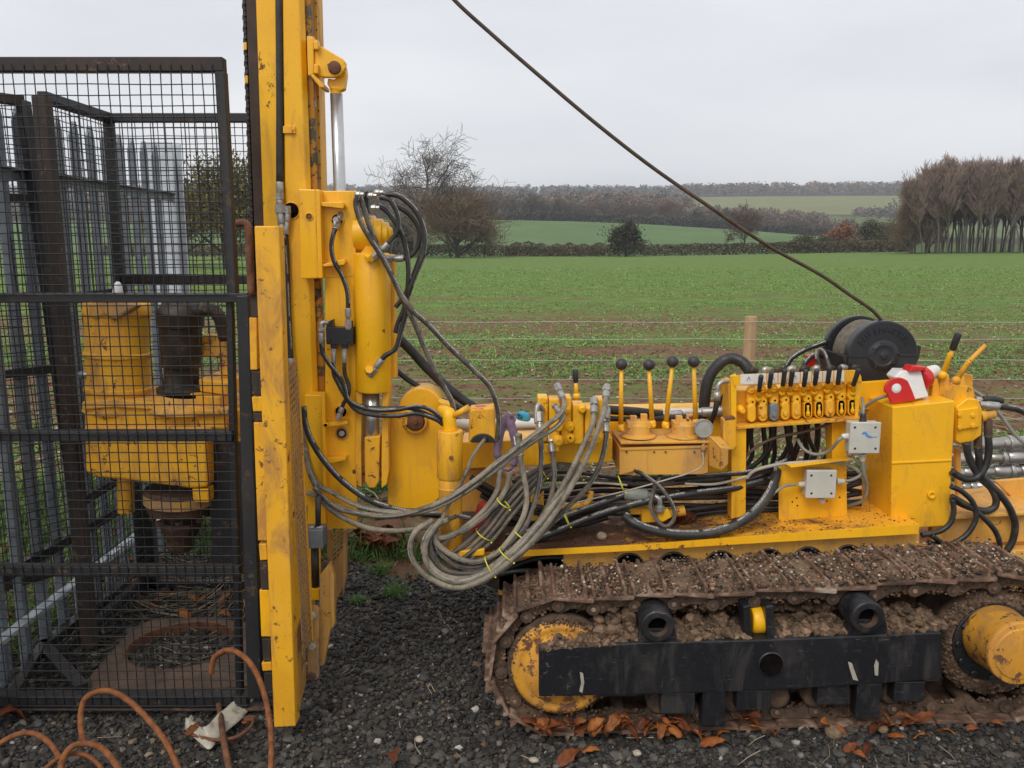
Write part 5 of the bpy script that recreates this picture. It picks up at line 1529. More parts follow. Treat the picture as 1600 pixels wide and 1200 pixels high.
for q in ([(556, 613), (566, 613), (564, 700), (565, 762), (557, 758), (555, 730)], [(597, 613), (608, 611), (606, 640), (608, 735), (604, 757), (596, 763), (596, 700)]):
    mb = MB(); mb.Q(q, CZ-0.025, 0.07); mb.build('cylinder_cheek', M['yellow_worn'], CYL, 0.003)
mb = MB(); mb.cyl(at(552, 735, CZ), at(608, 735, CZ), 0.017, n=18); mb.build('cheek_pin', M['rust'], CYL, 0.001)

# boom head plate with round boss
BY = 2.90
mb = MB()
arc = [(657+34*math.cos(a), 641-34*math.sin(a)) for a in np.linspace(PI*0.97, 0.12, 16)]
mb.Q([(605, 655), (604, 640), (624, 640)]+arc+[(700, 660), (700, 700), (688, 776), (676, 788), (650, 795), (625, 795), (606, 790)], BY, 0.05)
BOOM = mb.build('boom_head', M['yellow'], RIG, 0.006, 3)
mb = MB(); a = at(657, 641, BY+0.002); mb.lathe(a, a+Vector((0, 0.16, 0)), [(0, 0.070), (0.02, 0.073), (1, 0.073)], 36); mb.build('boom_drum', M['yellow'], BOOM, 0.002)
mb = MB(); mb.Q([(684, 626), (706, 633), (712, 642), (706, 652), (694, 644)], BY-0.03, 0.06); mb.build('boom_web', M['yellow'], BOOM, 0.004)
p = at(648, 659, BY-0.012); mb = MB(); mb.lathe(p, p+Vector((0, 0.02, 0)), [(0, 0), (0, 0.011), (0.2, 0.012), (0.2, 0.030), (0.5, 0.035), (1, 0.035)], 28); mb.build('boom_pin', M['rust'], BOOM, 0.001)
mb = MB(); mb.lathe(p+Vector((0, -0.002, 0)), p+Vector((0, 0.014, 0)), [(0, 0.037), (0, 0.045), (1, 0.047)], 30, cap=False); mb.build('pin_boss', M['yellow_worn'], BOOM)
mb = MB(); mb.Q([(632, 638), (637, 637), (636, 664), (630, 664)], BY-0.01, 0.012); mb.build('pin_keeper', M['yellow_worn'], BOOM, 0.001)
# black bracket with bulkhead fittings at the head of the carriage
mb = MB(); mb.Q([(556, 299), (575, 298), (576, 333), (570, 334), (568, 312), (556, 310)], CY+0.02, 0.05); mb.build('bulkhead_bracket', M['black'], RIG, 0.003)
mb = MB()
for x_, y_ in ((560, 304), (580, 306), (584, 325), (590, 301)):
    q = at(x_, y_, CY+0.01); mb.lathe(q-Vector((0.012, 0, 0)), q+Vector((0.02, -0.004, 0)), [(0, 0.007), (0.2, 0.011), (0.6, 0.011), (0.62, 0.008), (1, 0.008)], 8)
mb.build('bulkhead_fittings', M['steel'], RIG, 0.0006)
hose([(560, 305), (556, 318), (563, 345), (578, 372), (596, 400), (612, 430), (628, 462), (648, 488), (672, 510), (705, 545), (740, 578), (766, 605), (778, 640), (779, 668), (776, 690)], 0.0092, 'hose_mid', CY-0.03)
hose([(563, 308), (570, 330), (577, 352), (590, 385), (610, 425), (630, 470), (648, 505), (662, 540), (678, 575), (694, 605), (706, 628), (712, 655)], 0.0092, 'hose_mid', CY-0.012)
hose([(597, 304), (622, 306), (643, 322), (658, 345), (664, 372), (660, 402), (648, 432), (638, 460), (634, 490), (626, 520), (618, 545), (602, 556), (592, 568)], 0.0088, 'hose', CY+0.0, ends=(0, 1))
hose([(590, 320), (605, 331), (618, 348), (630, 372), (637, 405), (638, 440), (632, 480), (622, 505), (618, 520)], 0.0088, 'hose', CY+0.02)
hose([(594, 308), (610, 314), (621, 335), (622, 358), (612, 375), (600, 387)], 0.0082, 'hose', CY-0.01, ends=(0, 1))
hose([(614, 320), (636, 332), (652, 352), (656, 372), (650, 390), (638, 402), (622, 404)], 0.0085, 'hose_plain', CY+0.03, ends=(0, 1))
hose([(616, 522), (640, 545), (668, 576), (700, 606), (728, 628), (748, 640)], 0.0175, 'rubber', 3.05)
hose([(618, 578), (640, 595), (672, 615), (700, 630), (730, 642)], 0.010, 'hose_plain', 3.02)
hose([(618, 480), (632, 462), (646, 430), (657, 400)], 0.008, 'hose_plain', CY+0.05)

# swivel post with locking handle
SY = 2.76
mb = MB(); mb.lathe(at(703, 672, SY), at(703, 747, SY), [(0, 0.030), (0.0, 0.0425), (0.03, 0.0445), (0.97, 0.0445), (1, 0.041)], 36)
mb.lathe(at(703, 747, SY), at(705, 856, SY), [(0, 0.037), (0.0, 0.0395), (0.12, 0.0395), (0.13, 0.042), (0.16, 0.0395), (1, 0.0395)], 36)
POST = mb.build('swivel_post', M['yellow_worn'], RIG, 0.001)
mb = MB(); mb.tube(spline([at(704, 674, SY), at(702, 652, SY), at(700, 645, SY+0.01), at(690, 642, SY+0.05)], 5), [0.023]*10+[0.021]*6, 20); mb.build('post_neck', M['yellow'], POST)
mb = MB(); mb.tube([at(708, 650, SY-0.01), at(733, 637, SY-0.02)], [0.009, 0.0125], 12); mb.build('locking_handle', M['yellow_worn'], POST)
mb = MB(); mb.bolt(at(705, 715, SY-0.043), (0, -1, 0), 0.008, 0.008); mb.build('grease_stud', M['rust'], POST)
mb = MB(); mb.Q([(686, 864), (757, 858), (757, 868), (687, 874)], 2.70, 0.08); mb.build('post_foot', M['yellow'], POST, 0.003)
# red emergency box on the beam
ey = 2.80
mb = MB(); mb.Q([(733, 640), (772, 637), (775, 691), (732, 692)], ey, 0.09)
ES = mb.build('emergency_stop_box', M['yellow_worn'], RIG, 0.007, 3)
mb = MB(); mb.lathe(at(753, 645, ey+0.045), at(753, 634, ey+0.045), [(0, 0.026), (0.7, 0.026), (1, 0.020)], 24); mb.build('red_button', M['red_plastic'], ES, 0.002)
mb = MB(); mb.Q([(735+19-19*math.cos(a), 692-14*math.sin(a)) for a in np.linspace(0, PI, 14)], ey-0.010, 0.012); mb.build('cable_boot', M['rubber'], ES, 0.003)
mb = MB(); mb.lathe(at(757, 686, ey-0.008), at(757, 686, ey-0.03), [(0, 0.011), (1, 0.008)], 12); mb.build('boot_nose', M['rubber'], ES)
hose([(757, 687, ey-0.03), (748, 698, 2.745), (737, 716, 2.705), (730, 735, 2.70), (722, 752, 2.70), (712, 768, 2.70), (704, 785, 2.70), (694, 802, 2.70), (688, 820, 2.68)], 0.0060, 'hose_mud', 2.72, name='cable')

# tie beam carrying the small valve
mb = MB(); mb.Q([(721, 691), (957, 683), (957, 722), (850, 727), (721, 733)], 2.93, 0.16)
BEAM = mb.build('cross_beam', M['yellow'], RIG, 0.004)
mb = MB(); mb.Q([(930, 640), (1135, 636), (1140, 700), (1140, 760), (930, 700)], 3.12, 0.1); mb.build('rear_beam', M['yellow'], RIG, 0.004)
mb = MB(); mb.Q([(722, 735), (780, 732), (800, 760), (800, 800), (722, 800)], 3.0, 0.3); mb.build('slew_housing', M['yellow_dusty'], RIG, 0.004)
mb = MB(); mb.cyl(at(700, 664, 3.25), at(845, 662, 3.25), 0.022, n=24); mb.build('white_sleeve', M['white_plastic'], RIG, 0.001)
# small valve stack on the beam
VY = 2.86
mb = MB(); mb.Q([(838, 640), (944, 636), (946, 686), (838, 692)], VY+0.02, 0.10)
V2 = mb.build('small_valve_stack', M['yellow_worn'], RIG, 0.004)
for (x0, y0, x1, y1, dy) in ((840, 621, 856, 690, 0.0), (858, 624, 874, 706, -0.012), (877, 621, 893, 694, 0.0), (895, 632, 912, 694, -0.004), (914, 638, 930, 690, 0.0), (932, 624, 948, 690, 0.0)):
    mb = MB(); mb.Q([(x0, y0), (x1, y0), (x1, y1), (x0, y1)], VY+dy, 0.08); mb.build('valve_section', M['yellow'], V2, 0.004)
for x_, y_, r_ in ((872, 666, 0.016), (890, 666, 0.016), (872, 688, 0.018), (891, 684, 0.015), (909, 638, 0.014), (885, 640, 0.013), (933, 684, 0.019), (924, 674, 0.014)):
    mb = MB(); q = at(x_, y_, VY-0.012); mb.lathe(q+Vector((0, 0.014, 0)), q+Vector((0.002, -0.014, -0.004)), [(0, r_*1.15), (0.5, r_*1.1), (0.52, r_*0.9), (0.9, r_*0.85), (1, r_*0.6)], 18); mb.build('spool_cap', M['yellow'], V2, 0.0008)
for x_, y_ in ((872, 666), (891, 684)):
    mb = MB(); q = at(x_, y_, VY-0.0275); mb.cyl(q, q+Vector((0, -0.001, 0)), 0.004, n=10); mb.build('pin_hole_shade', M['hole'], V2)  # black dots painted as the shade in the pin holes
mb = MB(); mb.Q([(850, 694), (861, 694), (862, 707), (850, 707)], VY-0.01, 0.03); mb.build('square_plug', M['yellow'], V2, 0.002)
mb = MB(); mb.tube([at(901, 620, VY), at(899.5, 595, VY)], [0.0085, 0.006], 10); mb.ball(at(901, 619, VY), 0.0135, 14, 10); L_ = mb.build('lever', M['yellow'], V2)
mb = MB(); mb.lathe(at(899.5, 598, VY), at(899, 577, VY), [(0, 0.007), (0.1, 0.0095), (0.9, 0.0105), (1, 0.008)], 12); mb.build('grip', M['rubber'], L_)

# purple strap hanging over the beam
mb = MB()
loop = [(797, 648), (788, 660), (781, 680), (777, 705), (779, 722), (787, 733), (797, 734), (803, 722), (806, 700), (803, 680), (798, 662), (797, 648)]
Pl = spline(along(loop, 2.80), 6)
m_ = MB(); kk = len(Pl)
for i, q in enumerate(Pl):
    t = i/(kk-1); w = 0.014 if t < 0.33 else (0.006 if t < 0.6 else 0.015)
    tang = (Pl[min(i+1, kk-1)]-Pl[max(i-1, 0)]).normalized(); sd_ = Vector((tang.z, 0, -tang.x))
    m_.v += [q-sd_*w+Vector((0, 0.004*math.sin(t*20), 0)), q+sd_*w+Vector((0, 0.004, 0)), q+sd_*w+Vector((0, 0.0075, 0)), q-sd_*w+Vector((0, 0.0075, 0))]
for i in range(kk-1):
    for a in range(4): m_.face((4*i+a, 4*i+(a+1) % 4, 4*i+4+(a+1) % 4, 4*i+4+a), smooth=True)
strap = m_.build('lifting_strap', plain('faded_purple_webbing', [(0.3, (0.16, 0.095, 0.15)), (0.7, (0.27, 0.18, 0.24))], 25, 0.9, bmp=0.5, bscale=300))
tag(strap, 'faded purple webbing strap looped over the cross beam beside the emergency stop box', 'strap')
mb = MB(); mb.Q([(783, 652), (795, 644), (808, 655), (800, 668), (792, 672)], 2.86, 0.03)
o = mb.build('canvas_flap', plain('faded_canvas', [(0.3, (0.22, 0.19, 0.17)), (0.7, (0.34, 0.29, 0.26))], 14, 0.9, bmp=0.4), None, 0.006); tag(o, 'small faded grey canvas flap lying above the purple strap', 'canvas')
mb = MB(); mb.Q([(806, 650), (812, 644), (826, 647), (830, 655), (826, 660), (808, 657)], 3.02, 0.04)
o = mb.build('glove', plain('blue_glove', [(0.3, (0.02, 0.22, 0.36)), (0.55, (0.05, 0.36, 0.55)), (0.6, (0.02, 0.02, 0.03))], 10, 0.8, bmp=0.4), None, 0.012, 3); tag(o, 'crumpled blue and black work glove behind the beam, left of the small valve stack', 'glove')

# ---------------------------------------------------------------- hoses
# hoses crossing from the small valve to the mast
hose([(877, 617, 2.84), (882, 632, 2.80), (872, 650, 2.76), (850, 667, 2.73), (820, 690, 2.71), (780, 720, 2.69), (740, 752, 2.68), (700, 778, 2.67), (660, 795, 2.68), (615, 805, 2.72), (570, 803, 2.74), (525, 790, 2.76), (495, 775, 2.77), (474, 768, 2.77)], 0.0085, 'hose_mud', ends=(1, 0))
hose([(872, 640, 2.83), (880, 652, 2.79), (868, 668, 2.76), (842, 684, 2.74), (808, 708, 2.72), (770, 738, 2.70), (735, 764, 2.69), (695, 787, 2.68), (655, 800, 2.69), (610, 800, 2.73), (560, 790, 2.75), (520, 770, 2.77), (496, 755, 2.78), (480, 720, 2.79), (473, 680, 2.79), (470, 640, 2.80)], 0.0085, 'hose_mud', ends=(1, 0))
hose([(474, 635), (478, 665), (490, 695), (512, 727), (540, 756), (575, 780), (615, 795), (655, 802), (690, 806)], 0.0105, 'hose', 2.745)
hose([(476, 700), (483, 735), (492, 757), (506, 785), (530, 805), (565, 822), (600, 829), (640, 828), (685, 820)], 0.0095, 'hose_mud', 2.75)
hose([(490, 762), (520, 790), (545, 800), (600, 808), (650, 803), (700, 803), (735, 810)], 0.008, 'hose_mid', 2.735)
# hanging bundle
BND = [
 [(947, 617, 2.83), (944, 640, 2.76), (934, 672, 2.72), (918, 712, 2.70), (895, 756, 2.68), (868, 800, 2.66), (838, 838, 2.64), (802, 872, 2.62), (762, 902, 2.60), (718, 918, 2.60), (680, 908, 2.60), (652, 885, 2.61), (641, 858, 2.62), (650, 830, 2.64), (676, 813, 2.67)],
 [(928, 640, 2.82), (926, 662, 2.77), (912, 695, 2.73), (893, 735, 2.71), (868, 778, 2.69), (840, 818, 2.67), (808, 852, 2.64), (765, 888, 2.62), (725, 904, 2.615), (690, 898, 2.615), (668, 876, 2.62), (662, 850, 2.63), (675, 826, 2.66), (700, 812, 2.69)],
 [(930, 652, 2.80), (916, 688, 2.76), (900, 722, 2.74), (878, 762, 2.71), (850, 806, 2.69), (815, 848, 2.66), (770, 882, 2.645), (738, 896, 2.64), (700, 892, 2.64), (680, 872, 2.64), (672, 848, 2.65), (682, 822, 2.68)],
 [(811, 705, 2.78), (817, 738, 2.75), (823, 775, 2.72), (818, 806, 2.69), (800, 838, 2.67), (774, 866, 2.655), (740, 878, 2.65), (708, 868, 2.65), (684, 850, 2.65), (678, 835, 2.66)],
 [(844, 668, 2.80), (846, 710, 2.77), (843, 750, 2.74), (834, 790, 2.71), (818, 826, 2.68), (788, 858, 2.665), (752, 884, 2.66), (715, 884, 2.655), (690, 866, 2.655), (680, 846, 2.66)],
 [(947, 668, 2.82), (946, 692, 2.79), (938, 724, 2.77), (920, 758, 2.75), (892, 788, 2.73), (860, 820, 2.70), (830, 850, 2.675), (795, 882, 2.65), (756, 908, 2.63), (722, 913, 2.625), (688, 904, 2.625)],
 [(797, 738, 2.78), (790, 765, 2.76), (768, 795, 2.73), (735, 822, 2.70), (705, 836, 2.68), (686, 840, 2.67), (680, 832, 2.67)],
]
BND += [
 [(862, 700, 2.84), (866, 742, 2.78), (858, 785, 2.74), (836, 822, 2.71), (802, 858, 2.68), (764, 890, 2.655), (728, 900, 2.65), (694, 888, 2.65), (672, 862, 2.655), (668, 838, 2.67), (684, 818, 2.70), (712, 806, 2.73)],
 [(782, 733, 2.80), (776, 768, 2.77), (754, 800, 2.74), (724, 826, 2.71), (694, 846, 2.69), (680, 868, 2.67), (692, 890, 2.66), (722, 896, 2.66), (752, 884, 2.665), (775, 862, 2.68)],
 [(690, 812, 2.66), (676, 828, 2.64), (664, 852, 2.62), (668, 882, 2.61), (690, 903, 2.605), (724, 909, 2.605), (766, 892, 2.615), (812, 856, 2.63), (848, 812, 2.66), (880, 768, 2.70), (905, 722, 2.76)],
]
ms = ['hose_mud', 'hose_mud', 'hose_mid', 'hose_mud', 'hose_mid', 'hose_mid', 'hose_mud', 'hose_mid', 'hose_mud', 'hose_mud']
en = [(1, 0), (1, 0), (0, 0), (1, 0), (1, 0), (1, 0), (0, 0), (1, 0), (0, 0), (0, 0)]
for p_, m_, e_ in zip(BND, ms, en): hose(p_, 0.0096 if m_ == 'hose_mud' else 0.0090, m_, ends=e_)
for i, (m_, dx, dy, ddy) in enumerate([('hose_mid', 0, 0, 0), ('hose_mud', 7, 5, 0.012), ('hose_mid', 13, 11, -0.005), ('hose_mud', 18, 17, 0.004)]):
    pts = [(905, 728, 2.90), (870, 726, 2.87), (838, 735, 2.83), (808, 757, 2.79), (782, 787, 2.76), (755, 822, 2.73), (728, 848, 2.71), (700, 868+2*i, 2.69), (682, 862, 2.68), (674, 842, 2.68)]
    w = [0.1, 0.3, 0.7, 1, 1, 1, 1, 0.7, 0.3, 0.1]
    hose([(x+dx*k_, y+dy*k_, Y_+ddy) for (x, y, Y_), k_ in zip(pts, w)], 0.0085, m_)
for a, b in (((778, 783), (797, 797)), ((745, 832), (768, 848)), ((806, 834), (833, 850)), ((782, 862), (803, 880)), ((760, 876), (774, 902)), ((846, 727), (856, 748)), ((905, 728), (912, 750)), ((883, 804), (892, 824)), ((970, 748), (978, 770))):
    mb = MB(); A_ = at(a[0], a[1], 2.70); B_ = at(b[0], b[1], 2.70); Yf = 2.60 if a[1] > 850 else (2.645 if a[1] > 826 else 2.72)
    if a[0] > 840: Yf = 2.80
    if a in ((745, 832), (778, 783)): Yf = 2.70
    A_ = at(a[0], a[1], Yf); B_ = at(b[0], b[1], Yf); mid = (A_+B_)/2; d_ = (B_-A_)
    ring_ = []
    for k_ in range(25):
        t = 2*PI*k_/24; ring_.append(mid + d_*(0.5*math.cos(t)) + Vector((0.1*d_.z, 0.03-0.030*math.sin(t), 0)))
    mb.tube(ring_, 0.0021, 6, cap=False); mb.ball(B_, 0.0035, 8, 6); mb.build('cable_tie', M['tie'], RIG)

# elbows on the small valve
for q in ([(848, 640, 2.85), (841, 633, 2.83), (838, 645, 2.82), (839, 662, 2.81)], [(944, 634, 2.84), (950, 640, 2.82), (948, 655, 2.81)], [(925, 634, 2.84), (932, 640, 2.83), (926, 652, 2.81)]):
    mb = MB(); mb.tube(spline(along(q, 2.8), 5), 0.009, 12); mb.build('elbow_fitting', M['steel'], V2)
mb = MB(); mb.cyl(at(811, 706, 2.78), at(810, 684, 2.79), 0.0125, n=16); mb.bolt(at(810, 686, 2.79), (0, 0, 1), 0.014, 0.02); mb.build('ferrule', M['hose_mud'], V2, 0.0005)

# hoses lying along the deck
hose([(800, 752), (850, 738), (905, 738), (950, 744), (1010, 748), (1070, 746), (1120, 742), (1180, 736), (1230, 720)], 0.010, 'hose', 2.95)
hose([(790, 770), (845, 750), (900, 748), (960, 754), (1030, 756), (1100, 750), (1150, 744), (1220, 730)], 0.010, 'hose_mid', 2.97)
hose([(806, 850, 2.84), (850, 838, 2.85), (890, 822, 2.86), (930, 806, 2.87), (975, 792, 2.87), (1030, 780, 2.88), (1090, 770, 2.90), (1150, 762, 2.95), (1220, 745, 3.0)], 0.0125, 'hose', 2.88)
hose([(790, 838, 2.86), (840, 826, 2.87), (885, 806, 2.88), (930, 790, 2.88), (970, 776, 2.89), (1000, 768, 2.93), (1060, 770, 3.0)], 0.0115, 'hose', 2.88)
hose([(976, 806, 2.84), (992, 818, 2.81), (1020, 829, 2.795), (1060, 835, 2.79), (1102, 834, 2.79), (1140, 824, 2.80), (1172, 806, 2.82), (1196, 780, 2.85), (1210, 752, 2.90), (1216, 725, 2.96)], 0.0170, 'hose', 2.82, n=18, sub=10)
hose([(992, 735, 2.90), (1006, 742, 2.87), (1030, 760, 2.84), (1046, 780, 2.82), (1054, 800, 2.81), (1050, 816, 2.81), (1038, 822, 2.81), (1024, 808, 2.82), (1017, 790, 2.84), (1021, 768, 2.87), (1030, 748, 2.91), (1034, 735, 2.93)], 0.0072, 'hose_mid', 2.84)
hose([(1098, 708, 2.87), (1098, 726, 2.86), (1080, 738, 2.86), (1040, 750, 2.85), (990, 764, 2.85), (940, 776, 2.86), (900, 785, 2.86), (850, 792, 2.88)], 0.0028, 'cable_grey', 2.86, name='cable')
hose([(1166, 748, 2.93), (1180, 735, 2.92), (1215, 726, 2.905), (1260, 722, 2.90), (1300, 722, 2.90), (1330, 728, 2.90), (1347, 744, 2.90), (1352, 768, 2.93)], 0.0062, 'cable_grey', 2.9, name='cable')
hose([(870, 762), (905, 755), (940, 755), (980, 758)], 0.004, 'cable_grey', 2.89, name='cable')
hose([(1070, 756), (1110, 757), (1140, 752), (1168, 744)], 0.005, 'cable_grey', 2.93, name='cable')
hose([(1166, 712, 2.98), (1185, 696, 2.98), (1215, 683, 2.98), (1255, 675, 2.98), (1290, 664, 2.98), (1310, 652, 3.0)], 0.0055, 'cable_brown', 2.98, name='cable')
hose([(1246, 686, 3.0), (1256, 702, 2.96), (1275, 710, 2.94), (1296, 704, 2.90), (1310, 688, 2.86), (1319, 682, 2.865)], 0.006, 'cable_green', 2.95, name='cable')
hose([(1348, 722, 2.865), (1350, 740, 2.87), (1355, 760, 2.90), (1350, 780, 2.93), (1335, 788, 2.97), (1322, 791, 3.0)], 0.0062, 'cable_green', 2.9, name='cable')
hose([(1316, 752, 2.895), (1330, 750, 2.89), (1345, 742, 2.885), (1352, 730, 2.88), (1346, 722, 2.875)], 0.0055, 'cable_green', 2.9, name='cable')
hose([(1140, 824, 2.80), (1170, 802, 2.86), (1190, 790, 2.87), (1208, 772, 2.87), (1225, 760, 2.88), (1243, 757, 2.89)], 0.0052, 'cable_green', 2.88, name='cable')
hose([(1348, 650, 2.865), (1349, 636, 2.88), (1347, 622, 2.95)], 0.005, 'cable_green', 2.9, name='cable')
for i in range(5):
    hose([(1166, 750+3*i), (1190, 753+2.5*i), (1216, 752+3*i)], 0.0035, 'cable_grey' if i % 2 else 'cable_brown', 2.99+0.01*(i % 2), name='cable')
# dark tangle under the valve bank and behind the deck hoses
rh = random.Random(21)
for i in range(13):
    x0 = 1168+i*11+rh.uniform(-4, 4); Yh = rh.uniform(3.06, 3.25)
    hose([(x0, 640), (x0+rh.uniform(-6, 6), 680), (x0+rh.uniform(-14, 10), 715), (x0-rh.uniform(10, 50), 745), (x0-rh.uniform(60, 120), 765+rh.uniform(-8, 12))], rh.uniform(0.008, 0.012), 'hose_plain', Yh, ends=(1, 0), fit='darksteel')
for i in range(9):
    y0 = 745+i*7
    hose([(1345, y0+rh.uniform(-12, 12)), (1290, y0+rh.uniform(-6, 6)), (1220, y0+rh.uniform(-6, 6)), (1130, y0+8+rh.uniform(-6, 8)), (1040, y0+10+rh.uniform(-6, 8)), (950, y0+10+rh.uniform(-6, 6)), (860, y0+16+rh.uniform(-6, 6)), (790, y0+25)], rh.uniform(0.008, 0.012), 'hose_plain', rh.uniform(3.02, 3.14))
for i in range(4):
    hose([(735+i*8, 745+i*14), (790, 775+i*10), (840, 792+i*9), (900, 800+i*7), (950, 790+i*6)], 0.010, 'hose_plain', 2.93+0.02*i)
# thick intake hose rising behind the valve bank
hose([(1098, 660, 3.15), (1101, 625, 3.12), (1106, 595, 3.12), (1120, 572, 3.12), (1140, 560, 3.12), (1160, 566, 3.10), (1172, 582, 3.08), (1180, 598, 3.07)], 0.0215, 'rubber', 3.12, n=20)
hose([(1095, 656, 3.13), (1115, 640, 3.12), (1130, 622, 3.08), (1140, 605, 3.02)], 0.0105, 'hose_plain', 3.1)
mb = MB(); mb.tube(spline([at(1142, 596, 2.99), at(1130, 596, 2.985), at(1122, 603, 2.98), at(1121, 617, 2.98)], 6), 0.0085, 12); mb.cyl(at(1121, 612, 2.98), at(1120, 626, 2.98), 0.0125, n=16); mb.build('elbow_fitting', M['steel'], VALVE)
hose([(1120, 624, 2.98), (1118, 640, 2.98), (1112, 656, 3.0), (1108, 664, 3.02)], 0.010, 'hose_plain', 2.98)
mb = MB(); mb.lathe(at(1034, 648, 3.1), at(1135, 642, 3.1), [(0, 0.016), (0.1, 0.019), (0.3, 0.019), (0.32, 0.014), (0.6, 0.014), (0.62, 0.020), (0.8, 0.020), (0.82, 0.024), (1, 0.024)], 20); mb.build('suction_pipe', M['steel'], RIG, 0.001)
hose([(945, 640, 3.0), (990, 643, 3.05), (1034, 648, 3.1)], 0.017, 'rubber', 3.05)
hose([(945, 654, 2.98), (1000, 655, 3.05), (1060, 652, 3.08), (1100, 650, 3.1)], 0.010, 'hose_plain', 3.05)
mb = MB(); mb.lathe(at(1036, 643, 3.1), at(1110, 643, 3.1), [(0, 0.0), (0, 0.012), (1, 0.012)], 12); mb.build('rear_pipe', M['white_plastic'], RIG)
# ball valve and filter on the deck
mb = MB(); mb.lathe(at(975, 773, 2.90), at(1024, 774, 2.88), [(0, 0.010), (0.02, 0.019), (0.45, 0.0225), (0.75, 0.018), (0.8, 0.011), (1, 0.011)], 24); mb.build('line_filter', M['cable_green'], RIG, 0.001)
mb = MB(); mb.tube(spline([at(1020, 774, 2.88), at(1030, 780, 2.87), at(1031, 792, 2.87)], 5), 0.0095, 12); mb.bolt(at(1031, 790, 2.87), (0, 0, -1), 0.0175, 0.026); mb.build('elbow_fitting', M['steel'], RIG, 0.0008)
mb = MB(); mb.Q([(1002, 795), (1024, 794), (1025, 816), (1003, 817)], 2.90, 0.05); mb.Q([(985, 795), (1002, 794), (1002, 804), (985, 804)], 2.90, 0.03); mb.lathe(at(1024, 806, 2.93), at(1070, 797, 2.93), [(0, 0.018), (0.3, 0.022), (0.5, 0.014), (0.7, 0.014), (0.72, 0.019), (1, 0.019)], 16); mb.build('pump_block', M['yellow_worn'], RIG, 0.002)
mb = MB(); mb.Q([(1028, 800), (1045, 796), (1050, 808), (1036, 816), (1028, 812)], 2.87, 0.03); mb.build('pump_cover', M['yellow'], RIG, 0.003)
mb = MB(); mb.Q([(840, 782), (850, 770), (850, 810), (830, 815), (828, 770), (836, 764)], 2.95, 0.04); mb.Q([(860, 790), (915, 786), (915, 797), (860, 801)], 2.94, 0.03); mb.lathe(at(918, 790, 2.93), at(890, 792, 2.93), [(0, 0.012), (0.4, 0.012), (0.42, 0.017), (1, 0.017)], 12); mb.build('deck_manifold', M['yellow_worn'], RIG, 0.003)
mb = MB(); mb.tube(spline([at(923, 768, 2.92), at(922, 780, 2.92), at(914, 790, 2.92)], 4), 0.011, 12); mb.build('brass_elbow', M['yellow_worn'], RIG)
# rag, stone, leaves on the deck
mb = MB(); rr_ = random.Random(3); c_ = deck_pt(940, 2.86)
o = stones('stone_on_deck', np.array([[c_.x, c_.y, c_.z+0.012]]), np.array([0.018]), np.array([(0.33, 0.25, 0.17)]), M['mud'], 6, 3, 0.75, None, None, 0.05, (c_.x, c_.y, c_.z)); tag(o, 'pale tan stone lying on the rusty deck under the control box', 'stone')
mb = MB(); mb.Q([(700+33*math.cos(a)*(0.6+0.4*math.sin(a*3)), 828+28*math.sin(a)) for a in np.linspace(0, 2*PI, 14)[:-1]], 2.9, 0.02)
mb = MB(); mb.Q([(745, 795), (757, 785), (768, 800), (772, 830), (765, 855), (735, 858), (738, 825)], 2.85, 0.06); o = mb.build('rag', plain('red_rag', [(0.3, (0.32, 0.02, 0.015)), (0.7, (0.48, 0.04, 0.03))], 20, 0.9, bmp=0.6), None, 0.015, 3); tag(o, 'red rag stuffed between the hose bundle and the swivel post', 'rag')

# ---------------------------------------------------------------- four lever control box
KY = 2.90
mb = MB()
mb.Q([(968, 700), (1106, 696), (1106, 738), (1098, 741), (990, 742), (990, 736), (968, 742)], KY, 0.012)
mb.Q([(968, 700), (1106, 696), (1106, 700), (968, 704)], KY-0.004, 0.002)
# the box body tapers inward behind
a = [at(968, 700, KY+0.0125), at(1106, 696, KY+0.0125), at(1106, 738, KY+0.0125), at(968, 742, KY+0.0125)]
b = [at(955, 678, KY+0.16), at(1098, 674, KY+0.16), at(1098, 708, KY+0.16), at(955, 712, KY+0.16)]
k = len(mb.v); mb.v += a+b
for i in range(4): j = (i+1) % 4; mb.face([k+i, k+j, k+4+j, k+4+i])
mb.face([k, k+1, k+2, k+3]); mb.face([k+7, k+6, k+5, k+4])
KB = mb.build('lever_box', M['yellow_dusty'], RIG, 0.004)
mb = MB(); a = [at(970, 695, KY-0.006), at(1109, 693, KY-0.006), at(1100, 672, KY+0.165), at(955, 675, KY+0.165)]
mb.prism(a, (0, 0, 0.010)); mb.build('box_lid', M['yellow_dusty'], KB, 0.003)
for x_ in (979, 1022, 1040, 1085):
    mb = MB(); mb.bolt(at(x_, 706, KY-0.002), (0, -1, 0), 0.004, 0.003); mb.build('lid_bolt', M['rust'], KB)
for cx in (997, 1068):
    mb = MB(); c_ = at(cx, 681, KY+0.065)
    mb.lathe(c_, c_+Vector((0, 0, 0.078)), [(0, 0.066), (0.08, 0.064), (0.12, 0.045), (0.55, 0.043), (0.6, 0.038), (0.72, 0.036), (0.75, 0.0), (0.76, 0.0)], 32)
    top = c_.z+0.045
    for sx in (-0.019, 0.019):
        mb.box((c_.x+sx-0.011, c_.y-0.012, top), (c_.x+sx+0.011, c_.y+0.012, top+0.030+(0.006 if sx > 0 else 0)))
    mb.box((c_.x-0.042, c_.y-0.03, c_.z+0.035), (c_.x+0.040, c_.y+0.03, c_.z+0.055))
    mb.build('rotary_base', M['yellow_dusty'], KB, 0.004, 3)
